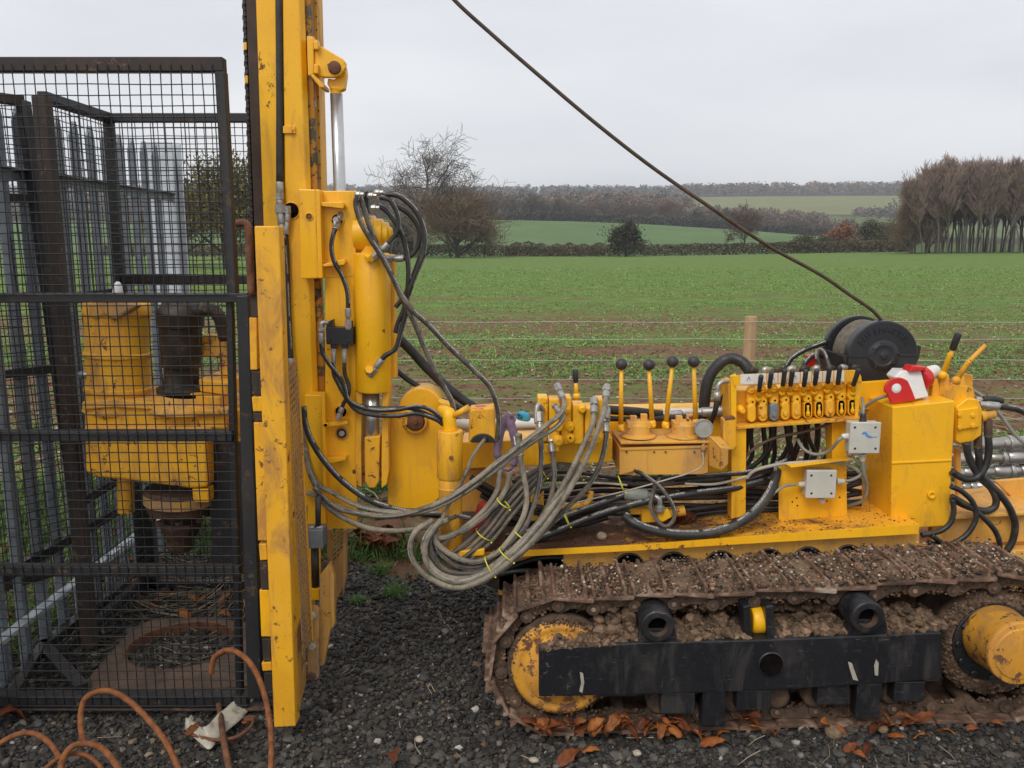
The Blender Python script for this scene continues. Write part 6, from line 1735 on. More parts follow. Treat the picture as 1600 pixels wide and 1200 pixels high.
for (bx_, by_, tx, ty) in ((970, 668, 971, 569), (1019, 662, 1014, 570), (1040, 664, 1051, 565), (1087, 660, 1084, 565)):
    mb = MB(); a = at(bx_, by_, KY+0.05); b = at(tx, ty+4, KY+0.035)
    mb.tube([a, b], [0.0095, 0.0068], 12); mb.ball(a, 0.0145, 14, 10, (1, 1.1, 1.2)); mb.ball(a+Vector((0.004, -0.01, -0.006)), 0.008, 10, 8)
    Lv = mb.build('lever', M['yellow'], KB)
    mb = MB(); mb.ball(at(tx, ty, KY+0.034), 0.0213, 24, 16); mb.build('ball_knob', plain('dusty_bakelite', [(0.3, (0.022, 0.02, 0.02)), (0.7, (0.055, 0.05, 0.048))], 24, 0.5, bmp=0.1) if 'dusty_bakelite' not in bpy.data.materials else bpy.data.materials['dusty_bakelite'], Lv)
# pressure gauge
mb = MB(); g = at(1100, 670, KY-0.01); mb.lathe(g+Vector((0, 0.03, 0)), g, [(0, 0.025), (0.1, 0.031), (0.8, 0.032), (0.85, 0.034), (1, 0.0335), (1, 0.029), (0.9, 0.028), (0.9, 0)], 32)
mb.bolt(at(1100, 684, KY+0.005), (0, 0, -1), 0.009, 0.03); G = mb.build('pressure_gauge', M['steel'], KB, 0.0006)
mb = MB(); mb.cyl(g+Vector((0, 0.0026, 0)), g+Vector((0, 0.0018, 0)), 0.0285, n=28); mb.build('gauge_face', plain('misted_gauge_glass', [(0.3, (0.30, 0.28, 0.24)), (0.7, (0.45, 0.43, 0.38))], 18, 0.25, bmp=0.05), G)
mb = MB(); mb.tube([at(1099, 694, KY), at(1098, 712, KY-0.006)], 0.006, 10); mb.bolt(at(1099, 698, KY-0.004), (0, 0, -1), 0.011, 0.014); mb.build('gauge_stem', M['yellow_mud'], G, 0.0005)
# angled bracket right of the box
mb = MB(); mb.prism([at(1108, 684, 2.88), at(1126, 703, 2.80), at(1126, 735, 2.80), at(1108, 728, 2.88)], (0.006, 0.02, 0)); mb.prism([at(1108, 683, 2.88), at(1126, 702, 2.80), at(1142, 703, 2.83), at(1126, 684, 2.92)], (0, 0, 0.005))
mb.prism([at(1127, 703, 2.80), at(1138, 702, 2.82), at(1138, 725, 2.82), at(1127, 735, 2.80)], (0, 0.005, 0)); mb.build('angle_bracket', M['yellow_dusty'], RIG, 0.002)
# maroon leaf litter on the deck
# ---------------------------------------------------------------- winch
WY = 3.08
wc = at(1380, 556, WY)
mb = MB(); R_ = 0.131
fr = []
for a in np.linspace(-0.06*PI, 1.04*PI, 40): fr.append(wc+Vector((math.cos(a)*R_, 0, math.sin(a)*R_)))
fr += [wc+Vector((-R_*0.98, 0, -0.10)), wc+Vector((-R_*0.86, 0, -0.155)), wc+Vector((R_*0.74, 0, -0.155)), wc+Vector((R_*0.98, 0, -0.10))]
mb.prism(fr, (0, 0.045, 0))
WIN = mb.build('winch', M['black_clean'], RIG, 0.006, 3)
mb = MB(); mb.prism([q+Vector((-0.030, 0.155, 0.006)) for q in fr], (0, 0.032, 0)); mb.build('rear_flange', M['black_clean'], WIN, 0.005, 3)
mb = MB(); q0 = wc+Vector((0, 0.045, 0)); q1 = wc+Vector((-0.030, 0.157, 0.006))
n_ = 30; pr = [(0, 0.05)]
for i in range(n_+1): pr.append((0.01+0.98*i/n_, 0.1160+(0.0022 if i % 2 else 0.0)))
pr.append((1, 0.05)); mb.lathe(q0, q1, pr, 48); mb.build('rope_drum', plain('wound_rope', [(0.3, (0.10, 0.085, 0.06)), (0.7, (0.22, 0.19, 0.14))], 60, 0.55, 0.2, bmp=0.4, st=(1, 1, 1)), WIN)
mb = MB(); mb.lathe(wc+Vector((0, -0.010, 0)), wc, [(0, 0), (0, 0.010), (0.4, 0.012), (0.5, 0.034), (0.3, 0.036), (0.3, 0.046), (0.7, 0.048), (1, 0.060)], 36)
for i in range(8):
    a = 2*PI*i/8+0.2; mb.bolt(wc+Vector((math.cos(a)*0.048, -0.003, math.sin(a)*0.048)), (0, -1, 0), 0.005, 0.004)
mb.build('hub_cover', M['black_clean'], WIN, 0.001)
mb = MB(); mb.box((wc.x-R_*0.96, wc.y-0.004, wc.z-0.006), (wc.x-0.058, wc.y+0.001, wc.z+0.002)); mb.box((wc.x+0.058, wc.y-0.004, wc.z-0.002), (wc.x+R_*0.96, wc.y+0.001, wc.z+0.006)); mb.build('casting_rib', M['black_clean'], WIN, 0.001)
mb = MB(); mb.prism([at(1290, 545, WY+0.10), at(1318, 556, WY+0.01), at(1334, 556, WY+0.01), at(1334, 608, WY+0.01), at(1318, 606, WY+0.01), at(1292, 592, WY+0.10)], (0, 0.10, 0)); mb.build('motor_housing', M['black_clean'], WIN, 0.006)
mb = MB(); mb.Q([(1428, 538), (1440, 541), (1436, 560), (1430, 572)], WY+0.06, 0.03); mb.build('rope_guide', M['cage_rust'], WIN, 0.002)
mb = MB(); mb.Q([(1330, 598), (1440, 590), (1445, 604), (1395, 640), (1345, 640)], WY-0.01, 0.30); mb.build('winch_base', M['yellow'], WIN, 0.004)
# raised lettering cast into the flange
def letter_arc(txt, c, rad, size, a0, a1, mat, par, dep=0.002):
    for i, ch in enumerate(txt):
        if ch == ' ': continue
        a = a0+(a1-a0)*i/(len(txt)-1)
        cu = bpy.data.curves.new('cast_letter', 'FONT'); cu.body = ch; cu.size = size; cu.extrude = dep; cu.align_x = 'CENTER'; cu.align_y = 'CENTER'; cu.bevel_depth = 0.0004
        tmp = bpy.data.objects.new('tmp', cu); COL.objects.link(tmp)
        bpy.context.view_layer.update()
        me = bpy.data.meshes.new_from_object(tmp.evaluated_get(bpy.context.evaluated_depsgraph_get()))
        bpy.data.objects.remove(tmp)
        Rm = Matrix.Rotation(PI/2, 4, 'X'); Rz = Matrix.Rotation(-(a-PI/2)*1.0, 4, 'Y')
        me.transform(Rz @ Rm)
        o = bpy.data.objects.new('cast_letter', me); COL.objects.link(o); o.parent = par
        me.materials.clear(); me.materials.append(mat)
        o.location = c+Vector((math.cos(a)*rad, 0, math.sin(a)*rad))-origin_of(par)
letter_arc('PULLMASTER', wc+Vector((0, -0.001, 0)), 0.097, 0.031, PI*0.83, PI*0.17, M['black_clean'], WIN)
# red plastic piece behind the winch and its hoses
mb = MB(); mb.Q([(1262, 556), (1275, 552), (1276, 568), (1262, 578)], 3.3, 0.03); mb.build('red_tag', M['red_plastic'], RIG, 0.003)
hose([(1225, 585, 3.25), (1235, 562, 3.25), (1255, 548, 3.25), (1275, 540, 3.24), (1292, 534, 3.22)], 0.010, 'hose', 3.2)
hose([(1252, 580, 3.12), (1260, 565, 3.12), (1272, 555, 3.15), (1285, 556, 3.2)], 0.0095, 'hose', 3.15)
hose([(1282, 575, 3.05), (1276, 556, 3.06), (1280, 547, 3.08), (1288, 552, 3.06), (1296, 575, 3.03), (1300, 590, 3.03)], 0.0085, 'hose_mid', 3.05)

# ---------------------------------------------------------------- plug and socket on the cabinet
SYk = 2.93
mb = MB(); mb.prism([at(1398, 590, SYk), at(1408, 579, SYk+0.02), at(1440, 580, SYk+0.02), at(1447, 606, SYk), at(1452, 620, SYk-0.01), at(1425, 626, SYk-0.02), at(1412, 606, SYk-0.02)], (0, 0.075, 0))
SOCK = mb.build('power_socket', M['white_plastic'], RIG, 0.006, 3)
mb = MB(); ang = [(1404+22*math.cos(a), 610-20*math.sin(a)) for a in np.linspace(0.25*PI, 1.05*PI, 12)]
mb.Q([(1393, 631), (1432, 626)]+[(1425, 608)]+ang+[(1386, 615)], 2.90, 0.012)
lidr = mb.build('socket_flap', M['red_plastic'], SOCK, 0.004)
mb = MB(); q = at(1401, 607, 2.8985); mb.lathe(q+Vector((0, 0.002, 0)), q, [(0, 0), (0, 0.0155), (0.5, 0.0175), (1, 0.0165), (1, 0)], 24); mb.build('flap_window', M['white_plastic'], lidr)
mb = MB(); mb.prism([at(1421, 581, SYk), at(1426, 572, SYk), at(1450, 574, SYk), at(1440, 580, SYk)], (0, 0.06, 0)); mb.build('catch', M['red_plastic'], SOCK, 0.003)
mb = MB(); mb.lathe(at(1438, 592, SYk+0.04), at(1462, 578, SYk+0.10), [(0, 0.034), (0.25, 0.036), (0.28, 0.027), (0.6, 0.024), (0.65, 0.027), (1, 0.020)], 24); mb.build('plug', M['white_plastic'], SOCK, 0.001)
mb = MB(); mb.lathe(at(1436, 593, SYk+0.035), at(1443, 589, SYk+0.052), [(0, 0.036), (0.3, 0.041), (1, 0.041)], 24); mb.build('plug_collar', M['red_plastic'], SOCK, 0.001)
hose([(1352, 636, 2.98), (1362, 628, 2.96), (1374, 622, 2.94), (1388, 618, 2.92)], 0.006, 'cable_green', 2.95, name='cable')

# ---------------------------------------------------------------- right hand valve with two levers
RY = 2.93
mb = MB(); mb.Q([(1494, 636), (1512, 622), (1528, 624), (1535, 640), (1534, 680), (1520, 690), (1500, 693), (1494, 690)], RY, 0.10)
mb.Q([(1497, 640), (1530, 636), (1531, 668), (1497, 672)], RY-0.012, 0.012)
V3 = mb.build('twin_lever_valve', M['yellow'], RIG, 0.005, 3)
for x_, y_ in ((1499, 648), (1520, 649), (1499, 668), (1520, 665)):
    mb = MB(); mb.bolt(at(x_, y_, RY-0.012), (0, -1, 0), 0.009, 0.006); mb.build('valve_bolt', M['yellow'], V3, 0.0005)
mb = MB(); mb.Q([(1490, 600), (1522, 606), (1524, 632), (1498, 636), (1478, 626), (1480, 610)], RY+0.03, 0.07); mb.Q([(1458, 592), (1466, 592), (1470, 618), (1456, 620)], RY+0.05, 0.03); mb.Q([(1508, 584), (1521, 586), (1519, 622), (1506, 618)], RY+0.10, 0.02)
mb.lathe(at(1475, 620, RY+0.06), at(1475, 585, RY+0.06), [(0, 0.026), (0.5, 0.022), (1, 0.016)], 16); mb.lathe(at(1498, 626, RY+0.05), at(1500, 585, RY+0.05), [(0, 0.022), (0.5, 0.019), (1, 0.014)], 16)
mb.build('lever_mount', M['yellow_worn'], V3, 0.003)
for (x0, y0, x1, y1, x2, y2) in ((1473, 586, 1484, 556, 1490, 545), (1494, 594, 1512, 567, 1540, 539)):
    mb = MB(); mb.tube([at(x0, y0, RY+0.04), at(x1, y1, RY+0.03), at(x2, y2, RY+0.02)], [0.011, 0.0085, 0.007], 10); mb.ball(at(x0, y0, RY+0.035), 0.015, 14, 8); mb.bolt(at(x1, y1, RY+0.03), Vector((x2-x1, 0, y1-y2)), 0.011, 0.008)
    L_ = mb.build('lever', M['yellow'] if y2 > 540 else M['yellow_worn'], V3)
    if y2 > 540:
        mb = MB(); mb.lathe(at(1488, 547, RY+0.022), at(1498, 520, RY+0.01), [(0, 0.009), (0.04, 0.0115), (0.9, 0.0125), (1, 0.009)], 14); mb.build('grip', M['rubber'], L_)
mb = MB(); mb.lathe(at(1532, 650, RY+0.03), at(1556, 646, RY+0.02), [(0, 0.024), (0.3, 0.022), (0.32, 0.017), (0.9, 0.017), (1, 0.012)], 18); mb.lathe(at(1520, 632, RY+0.05), at(1546, 634, RY+0.05), [(0, 0.018), (0.4, 0.018), (0.42, 0.013), (1, 0.013)], 16)
mb.build('end_cap', M['yellow_worn'], V3, 0.001)
mb = MB(); mb.lathe(at(1524, 625, RY+0.08), at(1545, 625, RY+0.08), [(0, 0.012), (1, 0.012)], 14); mb.lathe(at(1530, 632, RY+0.02), at(1560, 635, RY+0.02), [(0, 0.013), (0.4, 0.013), (0.42, 0.016), (1, 0.015)], 14); mb.build('hose_fitting', M['steel'], V3, 0.0008)
hose([(1536, 624), (1552, 624), (1566, 627)], 0.0125, 'rubber', RY+0.07)
hose([(1558, 635), (1575, 637), (1590, 640), (1612, 650), (1640, 665)], 0.0115, 'hose', RY+0.02)
hose([(1506, 605, 3.1), (1530, 616, 3.1), (1560, 645, 3.08), (1585, 678, 3.05), (1610, 700, 3.0)], 0.007, 'cable_green', 3.05, name='cable')
for (x_, yy0, yy1) in ((1510, 688, 697), (1528, 655, 702), (1544, 656, 682)):
    mb = MB(); mb.cyl(at(x_, yy0, RY+0.03), at(x_, yy1, RY+0.03), 0.0145, n=18); mb.build('ferrule', M['cable_brown'], V3, 0.001)
HR = [
 [(1510, 692), (1513, 712), (1522, 732), (1535, 750), (1548, 762), (1556, 778), (1554, 792), (1540, 798), (1520, 794), (1500, 786), (1486, 776)],
 [(1528, 698), (1530, 720), (1532, 740), (1545, 755), (1562, 772), (1578, 795), (1586, 820), (1582, 845), (1572, 862)],
 [(1544, 680), (1545, 705), (1540, 728), (1528, 745), (1512, 749), (1498, 744), (1487, 736)],
 [(1487, 775), (1500, 782), (1520, 795), (1540, 812), (1555, 830), (1562, 850), (1560, 870)],
 [(1486, 760), (1503, 768), (1520, 785), (1525, 808), (1515, 830), (1497, 845), (1475, 852), (1450, 848)],
 [(1488, 780), (1490, 800), (1484, 818), (1468, 830), (1440, 836)],
 [(1455, 836), (1470, 848), (1488, 866), (1500, 880)],
]
for i, p_ in enumerate(HR): hose(p_, 0.0125 if i < 3 else 0.0095, 'hose_plain', 2.84-0.004*i+(0.03 if i < 3 else 0))
# right hand chassis: beam, sloping cover
mb = MB(); mb.Q([(1484, 806), (1700, 795), (1700, 800), (1484, 812)], 2.87, 0.30); mb.Q([(1456, 812), (1700, 800), (1700, 843), (1456, 852)], 2.90, 0.03)
mb.Q([(1510, 850), (1700, 842), (1700, 880), (1512, 880)], 2.92, 0.03)
mb.prism([at(1488, 774, 3.15), at(1555, 755, 3.15), at(1700, 790, 3.0), at(1700, 800, 2.9), at(1488, 806, 2.9)], (0, 0, -0.006))
mb.Q([(1555, 752), (1600, 748), (1700, 750), (1700, 800), (1600, 795)], 3.05, 0.02)
mb.Q([(1493, 700), (1502, 704), (1503, 770), (1496, 775)], 3.0, 0.02)
mb.build('rear_chassis', M['yellow_dusty'], RIG, 0.004)
# ============================================================ GUARD POST AND FOOT OF THE MAST
GY = 2.50
mb = MB(); mb.Q([(397, 353), (436, 353), (462, 1135), (428, 1137)], GY, 0.055)
GP = mb.build('guard_post', M['yellow_worn'], RIG, 0.004)
# side flange sloping back behind the post's foot
def P3(px, py, Y): return at(px, py, Y)
mb = MB(); a = [at(458.5, 1010, GY+0.02), at(462, 1134, GY+0.02), at(479, 1064, GY+0.16), at(476, 950, GY+0.16)]
mb.prism(a, (-0.006, 0, 0)); mb.build('foot_gusset', M['yellow_mud'], GP, 0.001)
# perforated yellow guard beside the post, running back
X0 = at(451, 800, GY+0.03).x + 0.012
yb0, yb1 = GY+0.055, GY+0.145
z0, z1 = at(460, 1010, 2.6).z, at(458, 570, 2.58).z
mb = MB()
def slant_x(z, Y): return X0 + (z-0.9)*(-0.012) + (Y-yb0)*0.08
step = 0.021; n = int((z1-z0)/step)
for i in range(n+1):
    z = z0+i*step
    for j in range(4):
        ya = yb0+(yb1-yb0)*j/4; yc = yb0+(yb1-yb0)*(j+1)/4
    mb.bar((slant_x(z, yb0), yb0, z), (slant_x(z+0.02, yb1), yb1, z+0.02), 0.003, 0.006)
for j in range(6):
    ya = yb0+(yb1-yb0)*j/5
    mb.bar((slant_x(z0, ya), ya, z0), (slant_x(z1, ya), ya, z1), 0.003, 0.007, up=(0, 1, 0))
mb.build('mesh_guard', M['yellow_mud'], GP)
mb = MB(); mb.bar((slant_x(z0, yb1), yb1+0.004, z0), (slant_x(z1, yb1), yb1+0.004, z1), 0.010, 0.010, up=(0, 1, 0)); mb.build('guard_rim', M['yellow_worn'], GP, 0.001)
# hinge blocks between the post and the cage door
for q, m_ in (([(389, 496), (401, 496), (402, 578), (391, 578)], 'yellow_worn'), ([(391, 458), (403, 457), (404, 496), (392, 497)], 'cage_rust'), ([(392, 580), (408, 580), (409, 618), (394, 617)], 'cage_rust'),
              ([(393, 620), (410, 620), (411, 643), (395, 643)], 'yellow'), ([(395, 645), (410, 645), (410, 658), (396, 658)], 'cage_rust'), ([(396, 660), (412, 660), (418, 845), (403, 845)], 'yellow_worn'),
              ([(404, 850), (416, 850), (418, 875), (406, 876)], 'yellow_worn'), ([(405, 878), (418, 878), (420, 922), (408, 922)], 'cage_rust'), ([(405, 922), (421, 922), (424, 995), (408, 995)], 'yellow'),
              ([(409, 998), (423, 998), (424, 1034), (411, 1034)], 'cage_rust'), ([(408, 1036), (424, 1034), (425, 1048), (410, 1049)], 'yellow_worn'), ([(412, 1052), (425, 1051), (426, 1080), (413, 1080)], 'cage_rust')):
    mb = MB(); mb.Q(q, GY+0.035, 0.03); mb.build('hinge_block', M[m_], GP, 0.003)
mb = MB(); mb.tube(spline([at(370, 349, GY+0.03), at(380, 348, GY+0.03), at(387, 353, GY+0.03), at(389, 372, GY+0.03), at(391, 420, GY+0.03), at(393, 460, GY+0.03)], 6), 0.0115, 14); mb.build('drop_pin', M['rust'], GP)
# behind the post: mast foot
mb = MB(); mb.Q([(440, 800), (478, 820), (480, 950), (476, 1005), (455, 1005), (442, 900)], 2.86, 0.14); mb.build('mast_foot', M['yellow'], MAST, 0.004)
mb = MB(); mb.Q([(479, 920), (499, 920), (499, 938), (479, 938)], 2.72, 0.10); mb.Q([(481, 828), (500, 828), (500, 920), (483, 920)], 2.80, 0.02); mb.build('clamp_bridge', M['yellow'], MAST, 0.003)
mb = MB(); mb.tube([at(492, 855, 2.74), at(493, 917, 2.74)], 0.014, 16); mb.build('clamp_ram', M['darksteel'], MAST)
mb = MB(); mb.Q([(470, 829), (504, 828), (505, 857), (471, 858)], 2.67, 0.07)
C_ = mb.build('grey_block', plain('grey_hydraulic_block', [(0.3, (0.13, 0.14, 0.15)), (0.7, (0.22, 0.23, 0.24))], 12, 0.45, 0.2, bmp=0.2), MAST, 0.003)
for x_ in (475, 487, 499):
    mb = MB(); mb.bolt(at(x_, 829, 2.70), (0, 0, 1), 0.013, 0.018); mb.build('block_nut', M['steel'], C_, 0.0005)
for x_, yt in ((476, 790), (497, 775)):
    mb = MB(); mb.tube([at(x_, yt, 2.70), at(x_, 826, 2.70)], 0.0095, 12); mb.build('block_hose', M['hose_plain'], C_)
mb = MB(); mb.Q([(479, 951), (483, 948), (494, 948), (498, 953), (498, 1058), (494, 1063), (480, 1063)], 2.66, 0.02)
PL = mb.build('jaw_plate', M['yellow_mud'], MAST, 0.004)
for y_ in (961, 1009, 1056):
    mb = MB(); mb.bolt(at(488, y_, 2.66), (0, -1, 0), 0.0145, 0.012); mb.build('hex_bolt', M['cable_brown'] if y_ > 1040 else M['cable_grey'], PL, 0.001)
mb = MB(); mb.Q([(499, 900), (515, 880), (523, 905), (523, 975), (516, 985), (506, 1040), (499, 1042)], 2.70, 0.03); mb.Q([(516, 890), (522, 900), (523, 975), (519, 985), (515, 930)], 2.69, 0.01); mb.build('foot_plate', M['yellow_mud'], MAST, 0.003)
mb = MB(); mb.Q([(510, 828), (517, 828), (517, 900), (511, 902)], 2.88, 0.03); mb.Q([(535, 829), (541, 829), (541, 900), (535, 935)], 2.88, 0.03)
mb.Q([(516, 890), (535, 858), (541, 862), (541, 905), (524, 945), (516, 930)], 2.885, 0.03); mb.build('rear_foot_plate', M['yellow_mud'], MAST, 0.003)
mb = MB()
for i in range(12):
    y_ = 830+i*7
    mb.bar(at(517, y_+10, 2.89), at(535, y_-8, 2.89), 0.003, 0.006)
for x_ in (520, 526, 531): mb.bar(at(x_, 829, 2.892), at(x_, 895, 2.892), 0.003, 0.005, up=(0, 1, 0))
mb.build('rear_mesh_guard', M['yellow_mud'], MAST)

# ============================================================ ROTARY HEAD (inside the cage, on the mast's left)
HY = 2.98
M['greasy_rust'] = plain('greasy_rusted_steel', [(0.3, (0.02, 0.013, 0.009)), (0.5, (0.065, 0.032, 0.018)), (0.75, (0.15, 0.07, 0.035))], 14, 0.6, bmp=0.6, bdist=0.004)
hc_ = at(185, 560, HY)
mb = MB()
body = [(131, 640), (140, 628), (175, 622), (352, 652), (356, 660), (356, 672), (326, 672), (326, 782), (320, 782), (300, 778), (200, 760), (150, 752), (133, 745), (131, 735)]
mb.Q([(131, 632), (352, 640), (354, 672), (131, 672)], HY-0.04, 0.30)
mb.Q([(131, 672), (322, 672), (324, 762), (300, 764), (190, 750), (148, 746), (133, 738)], HY-0.05, 0.32)
ROT = mb.build('rotary_head', M['yellow_worn'], RIG, 0.012, 3)
mb = MB(); mb.Q([(128, 628), (180, 624), (356, 640), (356, 648), (180, 636), (128, 640)], HY-0.055, 0.32); mb.Q([(132, 668), (330, 668), (330, 673), (132, 673)], HY-0.06, 0.33); mb.build('gearbox_flange', M['yellow_dusty'], ROT, 0.003)
mb = MB(); a = at(186, 640, HY+0.07); b = at(183, 472, HY+0.07)
mb.lathe(a, b, [(0, 0.125), (0.06, 0.115), (0.18, 0.112), (0.185, 0.118), (0.22, 0.118), (0.225, 0.112), (0.50, 0.112), (0.51, 0.118), (0.54, 0.118), (0.55, 0.112), (0.88, 0.112), (0.885, 0.117), (0.91, 0.117), (1.0, 0.112)], 44)
mb.build('head_motor', M['yellow_worn'], ROT, 0.001)
mb = MB(); mb.Q([(136, 474), (160, 470), (170, 490), (150, 500), (138, 495)], HY-0.05, 0.05); mb.Q([(148, 466), (190, 470), (215, 478), (180, 500), (160, 492)], HY-0.055, 0.06); mb.build('motor_port', M['yellow_mud'], ROT, 0.01)
mb = MB(); mb.lathe(at(184, 466, HY), at(184, 440, HY), [(0, 0.014), (0.3, 0.018), (0.8, 0.014), (1, 0.005)], 14); mb.build('white_cap', M['white_plastic'], ROT)
mb = MB(); mb.lathe(at(125, 586, HY), at(142, 586, HY), [(0, 0.014), (1, 0.014)], 10); mb.build('side_fitting', M['steel'], ROT)
mb = MB(); mb.lathe(at(290, 640, HY+0.05), at(290, 615, HY+0.05), [(0, 0.135), (0.3, 0.13), (0.4, 0.115), (1, 0.110)], 40); mb.build('bearing_cap', M['yellow_dusty'], ROT, 0.002)
mb = MB(); mb.lathe(at(284, 618, HY+0.05), at(282, 470, HY+0.05), [(0, 0.085), (0.08, 0.088), (0.12, 0.062), (0.30, 0.062), (0.31, 0.070), (0.72, 0.074), (0.73, 0.081), (0.86, 0.083), (0.87, 0.088), (0.95, 0.070), (1.0, 0.05)], 32); mb.build('swivel', M['darksteel'], ROT, 0.002)
mb = MB(); mb.cyl(at(292, 626, HY+0.03), at(292, 612, HY+0.03), 0.082, n=32); mb.build('seal_ring', M['hole'], ROT)
mb = MB(); mb.tube(spline([at(300, 486, HY+0.02), at(330, 484, HY+0.02), at(345, 500, HY+0.03), at(352, 530, HY+0.05)], 5), 0.024, 14); mb.build('water_elbow', M['cage_rust'], ROT)
mb = MB(); mb.Q([(312, 524), (354, 524), (356, 590), (344, 592), (342, 560), (314, 556)], HY+0.08, 0.06); mb.Q([(300, 640), (340, 640), (342, 648), (302, 648)], HY-0.07, 0.1); mb.Q([(296, 615), (344, 620), (344, 646), (298, 640)], HY-0.03, 0.12); mb.Q([(310, 592), (356, 598), (356, 618), (312, 612)], HY, 0.2); mb.build('head_bracket', M['yellow_worn'], ROT, 0.005)
mb = MB(); mb.cyl(at(196, 745, HY+0.06), at(197, 800, HY+0.06), 0.030, n=22); mb.build('drain_stub', M['yellow_worn'], ROT, 0.001)
mb = MB(); mb.lathe(at(282, 762, HY+0.05), at(282, 858, HY+0.05), [(0, 0.125), (0.06, 0.128), (0.16, 0.128), (0.17, 0.118), (0.36, 0.118), (0.40, 0.055), (0.95, 0.050), (1, 0.042)], 36)
for i in range(8):
    a = 2*PI*i/8+0.3; q = at(282, 800, HY+0.05); mb.bolt(q+Vector((math.cos(a)*0.098, math.sin(a)*0.098, -0.006)), (0, 0, -1), 0.014, 0.02)
mb.lathe(at(282, 812, HY+0.05), at(282, 836, HY+0.05), [(0, 0.075), (0.3, 0.078), (1, 0.062)], 8)
mb.build('drive_spindle', M['greasy_rust'], ROT, 0.002)
mb = MB(); mb.lathe(at(282, 768, HY+0.049), at(282, 783, HY+0.049), [(0, 0.130), (1, 0.130)], 36, cap=False); mb.build('spindle_band', M['yellow_mud'], ROT)
mb = MB(); mb.Q([(300, 764), (325, 764), (326, 785), (302, 785)], HY-0.045, 0.06); mb.build('spindle_lug', M['yellow'], ROT, 0.003)
mb = MB(); mb.Q([(326, 690), (378, 690), (382, 880), (330, 880)], HY+0.02, 0.20); mb.build('feed_carriage', M['cage'], ROT, 0.004)
mb = MB(); mb.Q([(348, 640), (420, 640), (420, 690), (350, 690)], HY+0.02, 0.14); mb.build('carriage_arm', M['yellow_worn'], ROT, 0.004)

# ============================================================ SAFETY CAGE
FY = 2.66
CAGE = empty('safety_cage', (-1.25, 3.0, 0.02), 'tall black steel mesh cage enclosing the rotary head left of the mast', 'cage')
def beam(p, q, w, h, mat, name='frame_bar', up=(0, 0, 1), par=None):
    mb = MB(); mb.bar(p, q, w, h, up); return mb.build(name, M[mat], par or CAGE, 0.003)
def mesh_panel(o, u, v, W, H, pu, pv, mat='wire_mesh', r=0.0018, seed=0, name='mesh_panel'):
    """square grid of welded wires: origin o, unit vectors u, v"""
    rr = random.Random(seed); o = Vector(o); u = Vector(u).normalized(); v = Vector(v).normalized(); nn = u.cross(v)
    mb = MB(); n1 = int(W/pu); n2 = int(H/pv)
    for i in range(n1+1):
        a = i*pu+rr.uniform(-0.0008, 0.0008); ph = rr.uniform(0, 6)
        mb.tube([o+u*(a+0.0012*math.sin(ph+4*k))+v*(H*k/6)+nn*(0.002*math.sin(k*1.3+ph)) for k in range(7)], r, 4, cap=False, smooth=True)
    for j in range(n2+1):
        a = j*pv+rr.uniform(-0.0008, 0.0008); ph = rr.uniform(0, 6)
        mb.tube([o+v*(a+0.0012*math.sin(ph+4*k))+u*(W*k/6)+nn*(0.0032+0.002*math.sin(k*1.3+ph)) for k in range(7)], r, 4, cap=False, smooth=True)
    return mb.build(name, M[mat], CAGE, fix=False)
def fz(y): return at(200, y, FY).z
xr = at(345, 100, FY).x; zt, zm1, zm2, zm3, zb_ = fz(102), fz(465), fz(680), fz(890), fz(1092)
xl = -2.05
# front frame
beam((xl, FY, zt), (xr+0.012, FY, zt), 0.04, 0.042, 'cage_rust')
beam((xr, FY, zt-0.02), (xr, FY, fz(462)), 0.036, 0.030, 'cage', up=(1, 0, 0))
beam((xl, FY, zm1), (xr+0.05, FY, zm1), 0.04, 0.030, 'cage')
for z_, h_ in ((zm2, 0.034), (zm3, 0.036), (zb_, 0.044)): beam((xl, FY, z_), (at(372, 800, FY).x, FY, z_), 0.04, h_, 'cage')
beam((xl, FY+0.002, zb_-0.030), (at(400, 800, FY).x, FY+0.002, zb_-0.030), 0.045, 0.010, 'cage_rust')
xd0, xd1 = at(374, 780, FY).x, at(400, 780, FY).x
mb = MB(); mb.Q([(369, 462), (388, 461), (409, 1090), (386, 1093)], FY-0.03, 0.05); mb.build('hinge_post', M['cage'], CAGE, 0.004)
mb = MB(); mb.Q([(352, 462), (362, 462), (378, 1085), (368, 1085)], FY-0.005, 0.03); mb.build('frame_bar', M['cage'], CAGE, 0.003)
# front mesh, in front of the bars: upper door, lower door, weld marks
p_ = 0.0318
mesh_panel((xl, FY-0.024, zm1+0.01), (1, 0, 0), (0, 0, 1), xr-0.008-xl, zt-zm1-0.012, p_, p_, seed=1)
mesh_panel((xl+0.006, FY-0.024, zb_-0.01), (1, 0, 0), (0, 0, 1), at(372, 780, FY).x-xl, zm1-zb_-0.0, p_, p_, seed=2)
# side panel standing on the left, running back from the brown post
XS = -1.68
ya, yc = 3.10, 3.60
ztop = at(62, 142, 3.1).z-0.02
beam((XS, ya, 0.03), (XS, ya, ztop), 0.05, 0.05, 'cage_rust', up=(0, 1, 0))
beam((XS, ya, ztop), (XS, yc, ztop), 0.035, 0.040, 'cage')
beam((XS, yc, 0.03), (XS, yc, ztop), 0.036, 0.036, 'cage', up=(0, 1, 0))
zk = at(120, 470, 3.3).z
for z_ in (zk+0.02, 0.62, 0.1): beam((XS, ya, z_), (XS, yc, z_), 0.032, 0.036, 'cage')
mesh_panel((XS+0.02, ya+0.02, 0.05), (0, 1, 0), (0, 0, 1), yc-ya-0.03, ztop-0.06, p_, p_, seed=3)
